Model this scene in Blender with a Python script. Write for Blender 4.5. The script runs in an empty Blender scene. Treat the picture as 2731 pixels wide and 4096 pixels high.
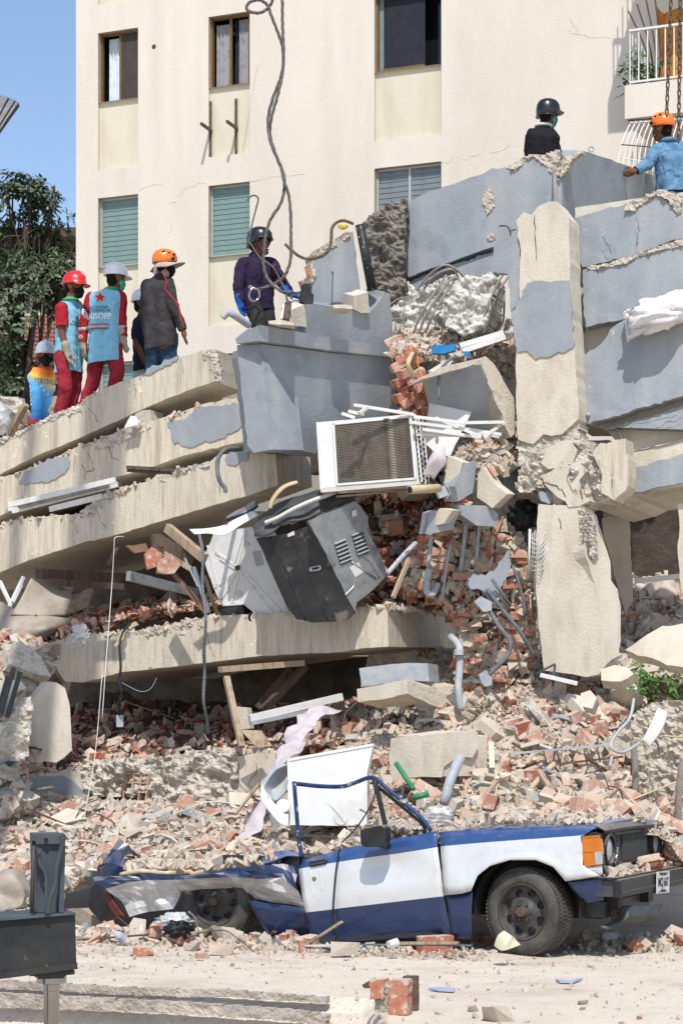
import bpy, bmesh, math, random
from mathutils import Vector, Matrix, noise, Euler
from mathutils.geometry import tessellate_polygon
RND = random.Random(11)
scene = bpy.context.scene
# ---------- camera, sky, sun, exposure ----------
F, CX, YH, CH = 8400.0, 1365.5, 2932.0, 1.7      # focal length, centre column, horizon row (photo pixels), eye height (m)
cam_d = bpy.data.cameras.new('camera'); cam = bpy.data.objects.new('camera', cam_d)
scene.collection.objects.link(cam); scene.camera = cam
cam.location = (0, 0, CH); cam.rotation_euler = (math.pi / 2, 0, 0)
cam_d.sensor_fit = 'VERTICAL'; cam_d.sensor_height = 36; cam_d.lens = 36 * F / 4096
cam_d.shift_y = (YH - 2048) / 4096; cam_d.clip_end = 2000; cam_d.clip_start = .1
SUN_EL, SUN_AZ = 56, 1.0      # sun behind the photographer, slightly to the right
world = bpy.data.worlds.new('World'); scene.world = world; world.use_nodes = True
wn = world.node_tree; bg = wn.nodes['Background']
sky = wn.nodes.new('ShaderNodeTexSky'); sky.sky_type = 'NISHITA'; sky.sun_disc = False
sky.sun_elevation = math.radians(SUN_EL); sky.sun_rotation = math.radians(180 - SUN_AZ)
sky.air_density = 1.0; sky.dust_density = 2.2; sky.ozone_density = 1.0; sky.altitude = 900
wn.links.new(sky.outputs[0], bg.inputs[0]); bg.inputs[1].default_value = .15
sun_d = bpy.data.lights.new('sun', 'SUN'); sun = bpy.data.objects.new('sun', sun_d); scene.collection.objects.link(sun)
sun_d.energy = 3.45; sun_d.angle = math.radians(.55); sun_d.color = (1, .972, .935)
sun.rotation_euler = (math.radians(90 - SUN_EL), 0, math.radians(SUN_AZ)); sun.location = (0, -5, 30)
scene.view_settings.view_transform = 'Standard'; scene.view_settings.look = 'None'
scene.view_settings.exposure = .38; scene.view_settings.gamma = 1
scene.render.engine = 'CYCLES'
scene.cycles.max_bounces = 6; scene.cycles.diffuse_bounces = 4
# ---------- photo pixels to points in the place ----------
K = 1366 / 1568
TILE = {1: (0, 0, K), 2: (1366, 0, K), 3: (0, 900, K), 4: (1366, 900, K), 5: (0, 1850, K), 6: (1366, 1850, K), 7: (0, 2700, K),
        8: (1366, 2700, K), 9: (0, 3300, K), 10: (1366, 3300, K), 'o': (0, 0, 1.7417), 'a': (80, 960, .4592), 'b': (800, 880, .4464),
        'c': (2050, 360, .4343), 'd': (700, 1900, .6378), 'e': (2300, 3200, .2749), 'g': (0, 700, .425), 's': (0, 0, 1)}
def tp(n, x, y):
    ox, oy, k = TILE[n]; return (ox + x * k, oy + y * k)
def t(n, s):
    out = []
    for w in s.split():
        v = [float(q) for q in w.split(',')]; out.append(tp(n, v[0], v[1]) + tuple(v[2:]))
    return out
def W(sx, sy, Y): return Vector(((sx - CX) / F * Y, Y, CH - (sy - YH) / F * Y))
def WT(n, s): return [W(*q) for q in t(n, s)]
class Pl:       # upright or leaning plane Y = Y0 + m X + t (Z - z0)
    def __init__(s, Y0, m=-.42, t=0., z0=4.): s.Y0, s.m, s.t, s.z0 = Y0, m, t, z0
    def p(s, sx, sy):
        a = (sx - CX) / F; b = -(sy - YH) / F
        return W(sx, sy, (s.Y0 + s.t * (CH - s.z0)) / (1 - s.m * a - s.t * b))
    def n(s): return Vector((s.m, -1, s.t)).normalized()
    def off(s, d): return Pl(s.Y0 - d * math.sqrt(1 + s.m ** 2 + s.t ** 2), s.m, s.t, s.z0)
# ---------- materials ----------
def lin(h):
    h = h.lstrip('#'); c = [int(h[i:i + 2], 16) / 255 for i in (0, 2, 4)]
    return tuple((x / 12.92 if x <= .04045 else ((x + .055) / 1.055) ** 2.4) for x in c) + (1,)
MATS = {}
def mat(name, cols, scale=3., rough=.9, bump=.25, bs=45., streak=1., metal=0., spec=.25, rnd=0., fleck=None, fs=30, ft=.62, coat=0, alpha=None, det=6, dust=0, dcol='#bfb09d', stain=None, dlo=.35):
    m = bpy.data.materials.new(name); m.use_nodes = True; N = m.node_tree.nodes; L = m.node_tree.links
    b = N['Principled BSDF']; b.inputs['Roughness'].default_value = rough; b.inputs['Metallic'].default_value = metal
    b.inputs['Specular IOR Level'].default_value = spec; b.inputs['Coat Weight'].default_value = coat
    tc = N.new('ShaderNodeTexCoord'); mp = N.new('ShaderNodeMapping'); L.new(tc.outputs['Object'], mp.inputs[0])
    mp.inputs['Scale'].default_value = (1, 1, streak)
    nz = N.new('ShaderNodeTexNoise'); nz.inputs['Scale'].default_value = scale; nz.inputs['Detail'].default_value = det; nz.inputs['Roughness'].default_value = .65
    L.new(mp.outputs[0], nz.inputs['Vector']); fac = nz.outputs[0]
    if rnd:
        oi = N.new('ShaderNodeObjectInfo'); ge = N.new('ShaderNodeNewGeometry')
        ad = N.new('ShaderNodeMath'); ad.operation = 'ADD'; L.new(oi.outputs['Random'], ad.inputs[0]); L.new(ge.outputs['Random Per Island'], ad.inputs[1])
        fr = N.new('ShaderNodeMath'); fr.operation = 'FRACT'; L.new(ad.outputs[0], fr.inputs[0])
        ml = N.new('ShaderNodeMix'); ml.inputs[0].default_value = rnd; L.new(nz.outputs[0], ml.inputs[2]); L.new(fr.outputs[0], ml.inputs[3]); fac = ml.outputs[0]
    cr = N.new('ShaderNodeValToRGB'); e = cr.color_ramp.elements
    lo, hi = (.34, .66) if not rnd else (.08, .92)
    for i, c in enumerate(cols):
        p = lo + (hi - lo) * i / max(1, len(cols) - 1)
        if i < 2: e[i].position = p; e[i].color = lin(c)
        else: x = e.new(p); x.color = lin(c)
    if len(cols) == 1: e[1].color = lin(cols[0])
    L.new(fac, cr.inputs[0]); col = cr.outputs[0]
    if fleck:
        n2 = N.new('ShaderNodeTexNoise'); n2.inputs['Scale'].default_value = fs; n2.inputs['Detail'].default_value = 5; n2.inputs['Roughness'].default_value = .6; L.new(tc.outputs['Object'], n2.inputs['Vector'])
        r2 = N.new('ShaderNodeMapRange'); r2.inputs[1].default_value = ft; r2.inputs[2].default_value = ft + .05; L.new(n2.outputs[0], r2.inputs[0])
        mx = N.new('ShaderNodeMix'); mx.data_type = 'RGBA'; L.new(r2.outputs[0], mx.inputs[0]); L.new(col, mx.inputs[6]); mx.inputs[7].default_value = lin(fleck); col = mx.outputs[2]
    if stain:      # rain and dust runs down an upright face
        mp2 = N.new('ShaderNodeMapping'); mp2.inputs['Scale'].default_value = (1, 1, .09); L.new(tc.outputs['Object'], mp2.inputs[0])
        n3 = N.new('ShaderNodeTexNoise'); n3.inputs['Scale'].default_value = stain[1]; n3.inputs['Detail'].default_value = 6; L.new(mp2.outputs[0], n3.inputs['Vector'])
        r3 = N.new('ShaderNodeMapRange'); r3.inputs[1].default_value = .5; r3.inputs[2].default_value = .78; r3.inputs[4].default_value = stain[2]; L.new(n3.outputs[0], r3.inputs[0])
        mx = N.new('ShaderNodeMix'); mx.data_type = 'RGBA'; L.new(r3.outputs[0], mx.inputs[0]); L.new(col, mx.inputs[6]); mx.inputs[7].default_value = lin(stain[0]); col = mx.outputs[2]
    if dust:       # dust settled on whatever faces up, patchy
        ge2 = N.new('ShaderNodeNewGeometry'); sx = N.new('ShaderNodeSeparateXYZ'); L.new(ge2.outputs['True Normal'], sx.inputs[0])
        n4 = N.new('ShaderNodeTexNoise'); n4.inputs['Scale'].default_value = 14; n4.inputs['Detail'].default_value = 5; L.new(tc.outputs['Object'], n4.inputs['Vector'])
        ad2 = N.new('ShaderNodeMath'); ad2.operation = 'ADD'; L.new(sx.outputs['Z'], ad2.inputs[0]); L.new(n4.outputs[0], ad2.inputs[1])
        r4 = N.new('ShaderNodeMapRange'); r4.inputs[1].default_value = dlo; r4.inputs[2].default_value = dlo + .8; r4.inputs[4].default_value = dust; L.new(ad2.outputs[0], r4.inputs[0])
        mx = N.new('ShaderNodeMix'); mx.data_type = 'RGBA'; L.new(r4.outputs[0], mx.inputs[0]); L.new(col, mx.inputs[6]); mx.inputs[7].default_value = lin(dcol); col = mx.outputs[2]
    L.new(col, b.inputs['Base Color'])
    if bump:
        nb = N.new('ShaderNodeTexNoise'); nb.inputs['Scale'].default_value = bs; nb.inputs['Detail'].default_value = 8; nb.inputs['Roughness'].default_value = .7
        L.new(tc.outputs['Object'], nb.inputs['Vector']); bp = N.new('ShaderNodeBump'); bp.inputs['Strength'].default_value = bump; bp.inputs['Distance'].default_value = .02
        L.new(nb.outputs[0], bp.inputs['Height']); L.new(bp.outputs[0], b.inputs['Normal'])
    if alpha is not None: b.inputs['Alpha'].default_value = alpha
    MATS[name] = m; return m
mat('stucco', ['#cec4b5', '#d4cbbd', '#d8d0c3'], .8, .95, .5, 60, streak=.35, stain=('#b5a898', 2.2, .3))
mat('stucco_panel', ['#c6bda7', '#cec6b2', '#c9c0ab'], 1.6, .95, .2, 25, streak=.5, stain=('#a89a80', 3, .4))
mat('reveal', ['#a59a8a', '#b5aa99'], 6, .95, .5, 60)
mat('concrete', ['#b5ab99', '#c3b9a7', '#cac1b0', '#bbb19f'], 2.6, .95, .5, 38, streak=.45, fleck='#d9ceb8', fs=14, ft=.66)
mat('concrete_edge', ['#a79d8b', '#bdb39f', '#c9bfad', '#b3a995', '#c4baa8'], 8.0, .95, .45, 40, streak=.10, fleck='#dccfb6', fs=9, ft=.64)
mat('pale_concrete', ['#a9a59c', '#c6c2b8', '#d6d2c9', '#b8b3a9'], 9, .97, 1.0, 30, fleck='#d9d5cc', fs=24, ft=.6)
mat('rough_concrete', ['#948d80', '#b3aa9b', '#c9c1b3', '#a39b8e'], 9, .97, 1.0, 30, rnd=.0, fleck='#d8d2c6', fs=24, ft=.6)
mat('shade_core', ['#3b342d', '#4d453c', '#5a5147'], 5, .98, 1., 20)  # near-black so that deep cavity shade is painted into the colour
mat('hairline', ['#8f8272', '#a39685'], 9, 1, 0)
mat('dish_skin', ['#c9cdd0', '#d5d8da', '#b5b3ad'], 6, .5, .1, 20, spec=.4, alpha=.6)
mat('dark_concrete', ['#5d584f', '#787268', '#8f897d'], 8, .97, 1.0, 26)
mat('grey_paint', ['#7f858a', '#8e9499', '#868c91', '#959a9e'], 1.3, .75, .35, 26, spec=.25, fleck='#c3beb4', fs=10, ft=.69, stain=('#b3b1aa', 3.5, .5))
mat('grey_paint_dark', ['#5f6268', '#6a6d74', '#64676d'], 2.5, .75, .45, 22, spec=.3, fleck='#a8a69f', fs=13, ft=.75)
mat('ground_dust', ['#b0a393', '#c2b6a6', '#c9bead', '#bbae9e'], .9, .97, .45, 34, fleck='#a39689', fs=40, ft=.6, det=9)
mat('kerb', ['#8e867a', '#aaa093', '#bdb3a4'], 7, .97, .9, 30)
mat('rubble_dust', ['#8d7d6c', '#b3a38f', '#c6b8a4', '#a8937f', '#bdaf9b'], 7, .98, 1.0, 26, fleck='#b08a76', fs=22, ft=.63)
mat('chunk', ['#b9ad9b', '#a19a90', '#c5bbab', '#bcaa99', '#aca499', '#c9c0b2', '#b1a493', '#c0b4a3'], 9, .97, .8, 30, rnd=.82, dust=.6)
mat('brick', ['#9c5541', '#b17058', '#a5624d', '#bd8c76', '#93533f', '#c29c88', '#ad6046'], 10, .95, .6, 45, rnd=.7, fleck='#c4b4a2', fs=16, ft=.55, dust=.72)
mat('brick_dusty', ['#a8705a', '#bd8f78', '#b07a64', '#c9a68f', '#a56a55', '#c7a892'], 10, .96, .6, 45, rnd=.7, fleck='#c4b6a6', fs=16, ft=.5, dust=.75)
mat('brick_wall', ['#8f3f2a', '#a5523a', '#b4624a'], 10, .95, .5, 45, rnd=.6, fleck='#b5a28e', fs=12, ft=.55, dust=.4)
mat('mortar', ['#a79c8b', '#c0b6a5', '#b1a695'], 10, .97, 1., 28)
mat('tile_shard', ['#b9b3a8', '#b4b5b2', '#cbc6bc', '#a9b1b6', '#bda692', '#cdc8bf', '#a09e99'], 6, .6, .2, 20, rnd=.9, dust=.6)
mat('wood', ['#8f7d68', '#a8957c', '#7a6752'], 14, .85, .4, 30, streak=.15)
mat('dark_wood', ['#463a30', '#5f5043', '#3a3028'], 14, .85, .4, 30, streak=.15)
mat('mdf', ['#735a48', '#866a55'], 6, .8, .2, 30)
mat('white_paint', ['#c9c7c2', '#d3d1cc', '#bcb8b0'], 4, .55, .15, 20, fleck='#a3947f', fs=12, ft=.68)
mat('white_enamel', ['#d2d1cd', '#dadad7', '#c9c7bf'], 3, .35, .08, 12, spec=.5, fleck='#8f8674', fs=16, ft=.7)
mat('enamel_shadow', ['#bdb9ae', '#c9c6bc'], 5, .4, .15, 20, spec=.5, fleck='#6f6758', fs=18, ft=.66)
mat('black_enamel', ['#1b1c1e', '#2a2a2b', '#3d3a36'], 3.5, .42, .15, 14, spec=.4, fleck='#6d665c', fs=4, ft=.6)
mat('grey_metal', ['#8b8d8e', '#a1a3a3', '#77797a'], 4, .38, .12, 16, metal=.55, fleck='#6a6158', fs=16, ft=.67)
mat('dark_metal', ['#3c3f40', '#4a4d4d', '#555350'], 5, .55, .2, 20, metal=.3)
mat('steel_cable', ['#5e5b56', '#7a766f', '#4c4945'], 30, .55, .6, 260, metal=.4)
mat('rusty_steel', ['#54463c', '#6d5a4c', '#7d6f63'], 20, .8, .6, 120, metal=.25)
mat('rebar', ['#857f77', '#a09a91', '#8f857a'], 20, .75, .6, 160, metal=.3)
mat('pvc_grey', ['#8d939a', '#a0a5aa', '#b0aca3'], 8, .55, .15, 30, fleck='#b9a994', fs=12, ft=.6)
mat('pvc_black', ['#1b1c1d', '#27282a', '#3a3a3a'], 6, .4, .2, 30, fleck='#8b867c', fs=22, ft=.62)
mat('pvc_cream', ['#c4b494', '#b29e7c', '#d0c3a8'], 8, .6, .2, 30)
mat('green_plastic', ['#2f7a52', '#3d8c62'], 5, .4, .1, 20)
mat('hose_grey', ['#5d6062', '#75787a'], 10, .6, .5, 160)
mat('orange_wire', ['#c9892f'], 5, .6, 0)
mat('car_blue', ['#22406f', '#2a4a7d', '#264475'], 1.5, .3, .05, 8, spec=.5, coat=.6, fleck='#5f6f90', fs=26, ft=.72, dust=.55, dcol='#a89b8c', dlo=.8)
mat('car_blue_dark', ['#182a4c', '#1e3156'], 2.5, .34, .06, 10, spec=.5, coat=.4, fleck='#7d8392', fs=34, ft=.70, dust=.55, dcol='#a89b8c', dlo=.8)
mat('car_silver', ['#c6c7c7', '#cfd0cf', '#bcbdbb'], 1.5, .33, .03, 8, metal=.18, spec=.5, coat=.5, fleck='#a79c8c', fs=30, ft=.76, dust=.55, dcol='#a89b8c', dlo=.8)
mat('car_black', ['#161718', '#222426', '#2e2c2a'], 6, .5, .15, 20, spec=.4, fleck='#77706a', fs=26, ft=.69, dust=.55, dcol='#a89b8c', dlo=.8)
mat('rim_grey', ['#3a3836', '#4d4a47', '#5d5853'], 9, .6, .2, 30, metal=.2, fleck='#857c70', fs=20, ft=.64)
mat('tyre', ['#3f3d3a', '#4f4c48', '#5e5a54'], 6, .85, .4, 60, fleck='#6d665e', fs=18, ft=.66)
mat('amber', ['#b8610f', '#cf7a17'], 4, .2, .12, 160, spec=.6)
mat('red_lamp', ['#4f1512', '#5f1d18'], 4, .25, .1, 120, spec=.6)
mat('lamp_glass', ['#9a9ea1', '#b9bcbe'], 14, .12, .25, 60, spec=.8, metal=.2)
mat('window_dark', ['#15181b', '#1d2226'], 2, .12, 0, 5, spec=.6)
mat('window_green', ['#647c76', '#738a83', '#6b837c'], 2.5, .3, .25, 220, spec=.6)
mat('window_grey', ['#5f6668', '#757c7c', '#6a7172'], 3, .25, .12, 120, spec=.6)
mat('bronze_frame', ['#6b5334', '#80653f'], 6, .5, .1, 30, metal=.3)
mat('alu_frame', ['#a9aaa7', '#b9bab7'], 6, .45, .1, 30, metal=.4)
mat('curtain_white', ['#bcc6cd', '#cfd8de', '#b0bac2'], 5, .9, .2, 60)
mat('curtain_grey', ['#7f8083', '#98999b', '#6f7073'], 5, .9, .2, 60)
mat('curtain_dark', ['#3f3a38', '#4c4643'], 5, .9, .2, 60)
mat('screen_navy', ['#23222c', '#2c2b36'], 5, .8, .1, 60)
mat('leaf', ['#323f2b', '#455638', '#566748', '#3a4931', '#6b7a5a'], 3, .45, .05, 20, rnd=.85, spec=.45)
mat('leaf_bright', ['#3c5f24', '#527a30', '#2f4d1d'], 3, .5, .05, 20, rnd=.85)
mat('bark', ['#4a4038', '#5f5449', '#3b332c'], 12, .95, .8, 40)
mat('cloth_white', ['#d8d2d4', '#e2dddd', '#cfc9cb'], 5, .95, .35, 130)
mat('cloth_pink', ['#c4b9bc', '#d0c7c9', '#b8acb0'], 6, .95, .7, 190)
mat('plastic_clear', ['#d5d8d8', '#e3e5e4'], 5, .2, .3, 30, spec=.6, alpha=.55)
mat('plastic_black', ['#17181a', '#232427'], 6, .35, .5, 26)
mat('cream_plastic', ['#cdc6ad', '#c2ba9d'], 5, .5, .1, 20)
mat('paper_blue', ['#9599b0', '#a3a7ba'], 5, .8, .1, 20)
mat('crack', ['#4a4138', '#5a5045'], 9, 1, 0)
mat('shade_brown', ['#4a3a2e', '#5d4a3b', '#6b5545'], 7, .98, 1., 26)  # base of the gap rubble, shade put into its dark brown
mat('blue_tub', ['#1b6aa3', '#2a7fb5'], 5, .45, .1, 20)
mat('yellow_tape', ['#c7b34a'], 5, .6, .1, 20)
mat('crane_grey', ['#3d444a', '#4a5258', '#525a60'], 4, .5, .15, 20, metal=.15, fleck='#6d6a63', fs=14, ft=.68)
mat('crane_black', ['#202223', '#2c2e2e', '#3a3834'], 4, .55, .2, 20, fleck='#6a6459', fs=12, ft=.66)
mat('chrome', ['#8f8d8a', '#a8a6a2'], 3, .18, .02, 20, metal=1.)
# ---------- objects ----------
WLOC = {}
def props(o, lab=None, cat=None, grp=None, kind=None):
    if lab: o['label'] = lab
    if cat: o['category'] = cat
    if grp: o['group'] = grp
    if kind: o['kind'] = kind
    return o
def thing(name, loc, lab, cat, grp=None, kind=None):
    o = bpy.data.objects.new(name, None); scene.collection.objects.link(o); o.location = loc; o.empty_display_size = .2
    WLOC[o.name] = Vector(loc); return props(o, lab, cat, grp, kind)
def link(name, me, c, par=None, lab=None, cat=None, grp=None, kind=None):
    o = bpy.data.objects.new(name, me); scene.collection.objects.link(o); c = Vector(c)
    if par: o.parent = par; o.location = c - WLOC[par.name]
    else: o.location = c
    WLOC[o.name] = c
    return props(o, lab, cat, grp, kind)
def mk(name, vs, fs, m, par=None, lab=None, cat=None, grp=None, kind=None, smooth=False, mi=None):
    vs = [Vector(v) for v in vs]
    xs = [v.x for v in vs]; ys = [v.y for v in vs]; zs = [v.z for v in vs]
    c = Vector(((min(xs) + max(xs)) / 2, (min(ys) + max(ys)) / 2, min(zs)))
    me = bpy.data.meshes.new(name); me.from_pydata([v - c for v in vs], [], fs)
    for q in (m if isinstance(m, (list, tuple)) else [m]): me.materials.append(MATS[q])
    if mi: me.polygons.foreach_set('material_index', mi)
    if smooth: me.polygons.foreach_set('use_smooth', [True] * len(me.polygons))
    me.update(); return link(name, me, c, par, lab, cat, grp, kind)
def fix_normals(o):
    bm = bmesh.new(); bm.from_mesh(o.data); bmesh.ops.recalc_face_normals(bm, faces=bm.faces); bm.to_mesh(o.data); bm.free(); return o
def ragged(pts, jit, seg=28., rng=RND):
    out = []; n = len(pts)
    for i in range(n):
        a = Vector(pts[i][:2]); b = Vector(pts[(i + 1) % n][:2]); d = b - a; ln = d.length
        k = max(1, int(ln / seg)); nr = Vector((-d.y, d.x)) / max(ln, 1e-6); out.append(a)
        j = pts[i][2] if len(pts[i]) > 2 else jit
        for q in range(1, k):
            u = q / k + rng.uniform(-.3, .3) / k
            out.append(a + d * u + nr * rng.gauss(0, j * .5) + nr * j * .8 * noise.noise(Vector((a.x * .01 + u * ln * .02, a.y * .013, 3.3))))
    return out
def prism(name, pts, pl, depth, m, par=None, jit=3., seg=28., dirv=None, front=0., bev=0, **kw):
    """outline on a plane (photo pixels), made solid `depth` metres back"""
    P = ragged(pts, jit, seg) if jit else [Vector(p[:2]) for p in pts]
    q = pl.off(front) if front else pl; V = [q.p(p.x, p.y) for p in P]; n = len(V)
    d = (dirv.normalized() if dirv else -pl.n()) * depth
    tri = tessellate_polygon([[Vector((p.x, -p.y, 0)) for p in P]])
    vs = V + [v + d for v in V]
    fs = []
    for a, b, c in tri:
        if (P[b] - P[a]).cross(P[c] - P[a]) > 0: b, c = c, b
        fs.append((a, b, c)); fs.append((c + n, b + n, a + n))
    area = sum(P[i].x * P[(i + 1) % n].y - P[(i + 1) % n].x * P[i].y for i in range(n))
    for i in range(n):
        j = (i + 1) % n; fs.append((i, j, j + n, i + n) if area > 0 else (j, i, i + n, j + n))
    o = mk(name, vs, fs, m, par, **kw)
    return o
def inside(x, y, P):
    c = False; n = len(P); j = n - 1
    for i in range(n):
        if (P[i][1] > y) != (P[j][1] > y) and x < (P[j][0] - P[i][0]) * (y - P[i][1]) / (P[j][1] - P[i][1]) + P[i][0]: c = not c
        j = i
    return c
def fbm(v, o=4):
    s = 0; a = 1; 
    for _ in range(o): s += a * noise.noise(v); v = v * 2.03; a *= .52
    return s
def rough(name, pts, pl, amp, cell, m, par=None, thick=.25, freq=6., smooth=False, jit=6, **kw):
    """a broken face: fine grid inside the outline with real relief, closed at the back"""
    P = [(p.x, p.y) for p in ragged(pts, jit, 20)]; x0 = min(p[0] for p in P); x1 = max(p[0] for p in P); y0 = min(p[1] for p in P); y1 = max(p[1] for p in P)
    nx = int((x1 - x0) / cell) + 2; ny = int((y1 - y0) / cell) + 2; ok = set()
    for i in range(nx):
        for j in range(ny):
            if inside(x0 + (i + .5) * cell, y0 + (j + .5) * cell, P): ok.add((i, j))
    nn = pl.n(); ids = {}; V = []; B = []
    def vid(i, j):
        if (i, j) not in ids:
            p = pl.p(x0 + i * cell + RND.uniform(-.3, .3) * cell, y0 + j * cell + RND.uniform(-.3, .3) * cell)
            ids[i, j] = len(V); f = fbm(p * freq); r = abs(fbm(p * freq * 2.3 + Vector((9, 2, 5)), 3))
            V.append(p + nn * amp * (f * .8 + r * .7)); B.append(p - nn * thick)
        return ids[i, j]
    fs = []; edges = {}
    for i, j in ok:
        q = (vid(i, j), vid(i, j + 1), vid(i + 1, j + 1), vid(i + 1, j)); fs.append(q)
        for a in range(4):
            e = (q[a], q[(a + 1) % 4]); r = (e[1], e[0])
            if r in edges: del edges[r]
            else: edges[e] = 1
    n = len(V)
    fs += [tuple(reversed([k + n for k in q])) for q in fs]
    for a, b in edges: fs.append((b, a, a + n, b + n))
    return mk(name, V + B, fs, m, par, smooth=smooth, **kw)
def cat_rom(P, k=6):
    if len(P) < 3: return P
    out = []
    for i in range(len(P) - 1):
        p0 = P[max(i - 1, 0)]; p1 = P[i]; p2 = P[i + 1]; p3 = P[min(i + 2, len(P) - 1)]
        for q in range(k):
            u = q / k; out.append(.5 * ((2 * p1) + (p2 - p0) * u + (2 * p0 - 5 * p1 + 4 * p2 - p3) * u * u + (3 * p1 - p0 - 3 * p2 + p3) * u ** 3))
    return out + [P[-1]]
def tube_data(P, r, seg=8, rib=0, vs=None, fs=None, cap=True, squash=None):
    vs = [] if vs is None else vs; fs = [] if fs is None else fs; base = len(vs); n = len(P)
    up = Vector((.13, .2, .97)).normalized(); x = None
    for i in range(n):
        d = (P[min(i + 1, n - 1)] - P[max(i - 1, 0)]).normalized()
        x = d.cross(up) if x is None else (x - d * x.dot(d))
        if x.length < 1e-4: x = d.orthogonal()
        x.normalize(); y = d.cross(x)
        rr = (r[i] if isinstance(r, (list, tuple)) else r) * (1 + (rib if rib and i % 2 else 0))
        for k in range(seg):
            a = 2 * math.pi * k / seg; vs.append(P[i] + x * math.cos(a) * rr + y * math.sin(a) * rr * (squash or 1))
    for i in range(n - 1):
        for k in range(seg):
            a = base + i * seg + k; b = base + i * seg + (k + 1) % seg; fs.append((a, b, b + seg, a + seg))
    if cap: fs.append(tuple(base + k for k in reversed(range(seg)))); fs.append(tuple(base + (n - 1) * seg + k for k in range(seg)))
    return vs, fs
def tube(name, P, r, m, par=None, seg=8, k=6, rib=0, smooth=True, **kw):
    P = cat_rom([Vector(p) for p in P], k) if k > 1 else [Vector(p) for p in P]
    vs, fs = tube_data(P, r, seg, rib); return mk(name, vs, fs, m, par, smooth=smooth, **kw)
def bar(name, a, b, w, h, m, par=None, up=Vector((0, 0, 1)), **kw):
    """a straight timber, profile or plate from a to b, w wide and h high"""
    a = Vector(a); b = Vector(b); d = (b - a).normalized(); s = d.cross(up)
    if s.length < .05: s = d.cross(Vector((1, .2, 0)))
    s.normalize(); u = s.cross(d); vs = []
    for p in (a, b):
        for i, j in ((-1, -1), (1, -1), (1, 1), (-1, 1)): vs.append(p + s * i * w / 2 + u * j * h / 2)
    return mk(name, vs, [(3, 2, 1, 0), (4, 5, 6, 7), (0, 1, 5, 4), (1, 2, 6, 5), (2, 3, 7, 6), (3, 0, 4, 7)], m, par, **kw)
def boxdata(c, ax, ay, az, vs, fs):
    """box from a centre and three half axes"""
    b = len(vs)
    for i, j, k in ((-1, -1, -1), (1, -1, -1), (1, 1, -1), (-1, 1, -1), (-1, -1, 1), (1, -1, 1), (1, 1, 1), (-1, 1, 1)): vs.append(c + ax * i + ay * j + az * k)
    fs += [tuple(b + q for q in f) for f in ((3, 2, 1, 0), (4, 5, 6, 7), (0, 1, 5, 4), (1, 2, 6, 5), (2, 3, 7, 6), (3, 0, 4, 7))]
def box(name, c, ax, ay, az, m, par=None, bev=0, **kw):
    vs, fs = [], []; boxdata(Vector(c), Vector(ax), Vector(ay), Vector(az), vs, fs); o = fix_normals(mk(name, vs, fs, m, par, **kw))
    if bev: md = o.modifiers.new('bevel', 'BEVEL'); md.width = bev; md.segments = 2
    return o
def lathe(prof, seg=28, axis=None):
    """profile of (radius, height) pairs about local z"""
    vs, fs = [], []; n = len(prof)
    for k in range(seg):
        a = 2 * math.pi * k / seg
        for r, z in prof: vs.append(Vector((r * math.cos(a), r * math.sin(a), z)))
    for k in range(seg):
        for i in range(n - 1):
            a = k * n + i; b = ((k + 1) % seg) * n + i; fs.append((a, b, b + 1, a + 1))
    return vs, fs
def xf(vs, M): return [M @ v for v in vs]
def frame_m(o, x, y, z): return Matrix(((x[0], y[0], z[0], o[0]), (x[1], y[1], z[1], o[1]), (x[2], y[2], z[2], o[2]), (0, 0, 0, 1)))
def crack(par, n, s, pl, r=.004, m='crack'):
    pts = ragged([p for p in t(n, s)] , 5, 12)[:]; k = len(t(n, s))
    P = t(n, s); out = []
    for i in range(len(P) - 1):
        for q in range(4):
            u = q / 4; out.append(pl.off(.001).p(P[i][0] * (1 - u) + P[i + 1][0] * u + RND.gauss(0, 2), P[i][1] * (1 - u) + P[i + 1][1] * u + RND.gauss(0, 3)))
    vs, fs = tube_data(out, [r * RND.uniform(.25, .8) for _ in out], 4); return mk('crack', vs, fs, m, par)
def text(s, size, m, M, par, name='lettering', ext=.002, bold=0, shear=0, sx=1.):
    cu = bpy.data.curves.new(name, 'FONT'); cu.body = s; cu.size = size; cu.extrude = ext; cu.align_x = 'CENTER'; cu.align_y = 'CENTER'; cu.offset = bold; cu.shear = shear
    ob = bpy.data.objects.new('tmp', cu); scene.collection.objects.link(ob)
    me = bpy.data.meshes.new_from_object(ob.evaluated_get(bpy.context.evaluated_depsgraph_get())); bpy.data.objects.remove(ob)
    vs = [M @ Vector((v.co.x * sx, v.co.y, v.co.z)) for v in me.vertices]; fs = [tuple(p.vertices) for p in me.polygons]; bpy.data.meshes.remove(me)
    return mk(name, vs, fs, m, par)
def hullmesh(name, pts, m, sub=0):
    bm = bmesh.new()
    for p in pts: bm.verts.new(p)
    r = bmesh.ops.convex_hull(bm, input=bm.verts); bmesh.ops.delete(bm, geom=[g for g in r['geom_interior'] if isinstance(g, bmesh.types.BMVert)], context='VERTS')
    bmesh.ops.recalc_face_normals(bm, faces=bm.faces); me = bpy.data.meshes.new(name); bm.to_mesh(me); bm.free(); me.materials.append(MATS[m]); return me
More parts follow.
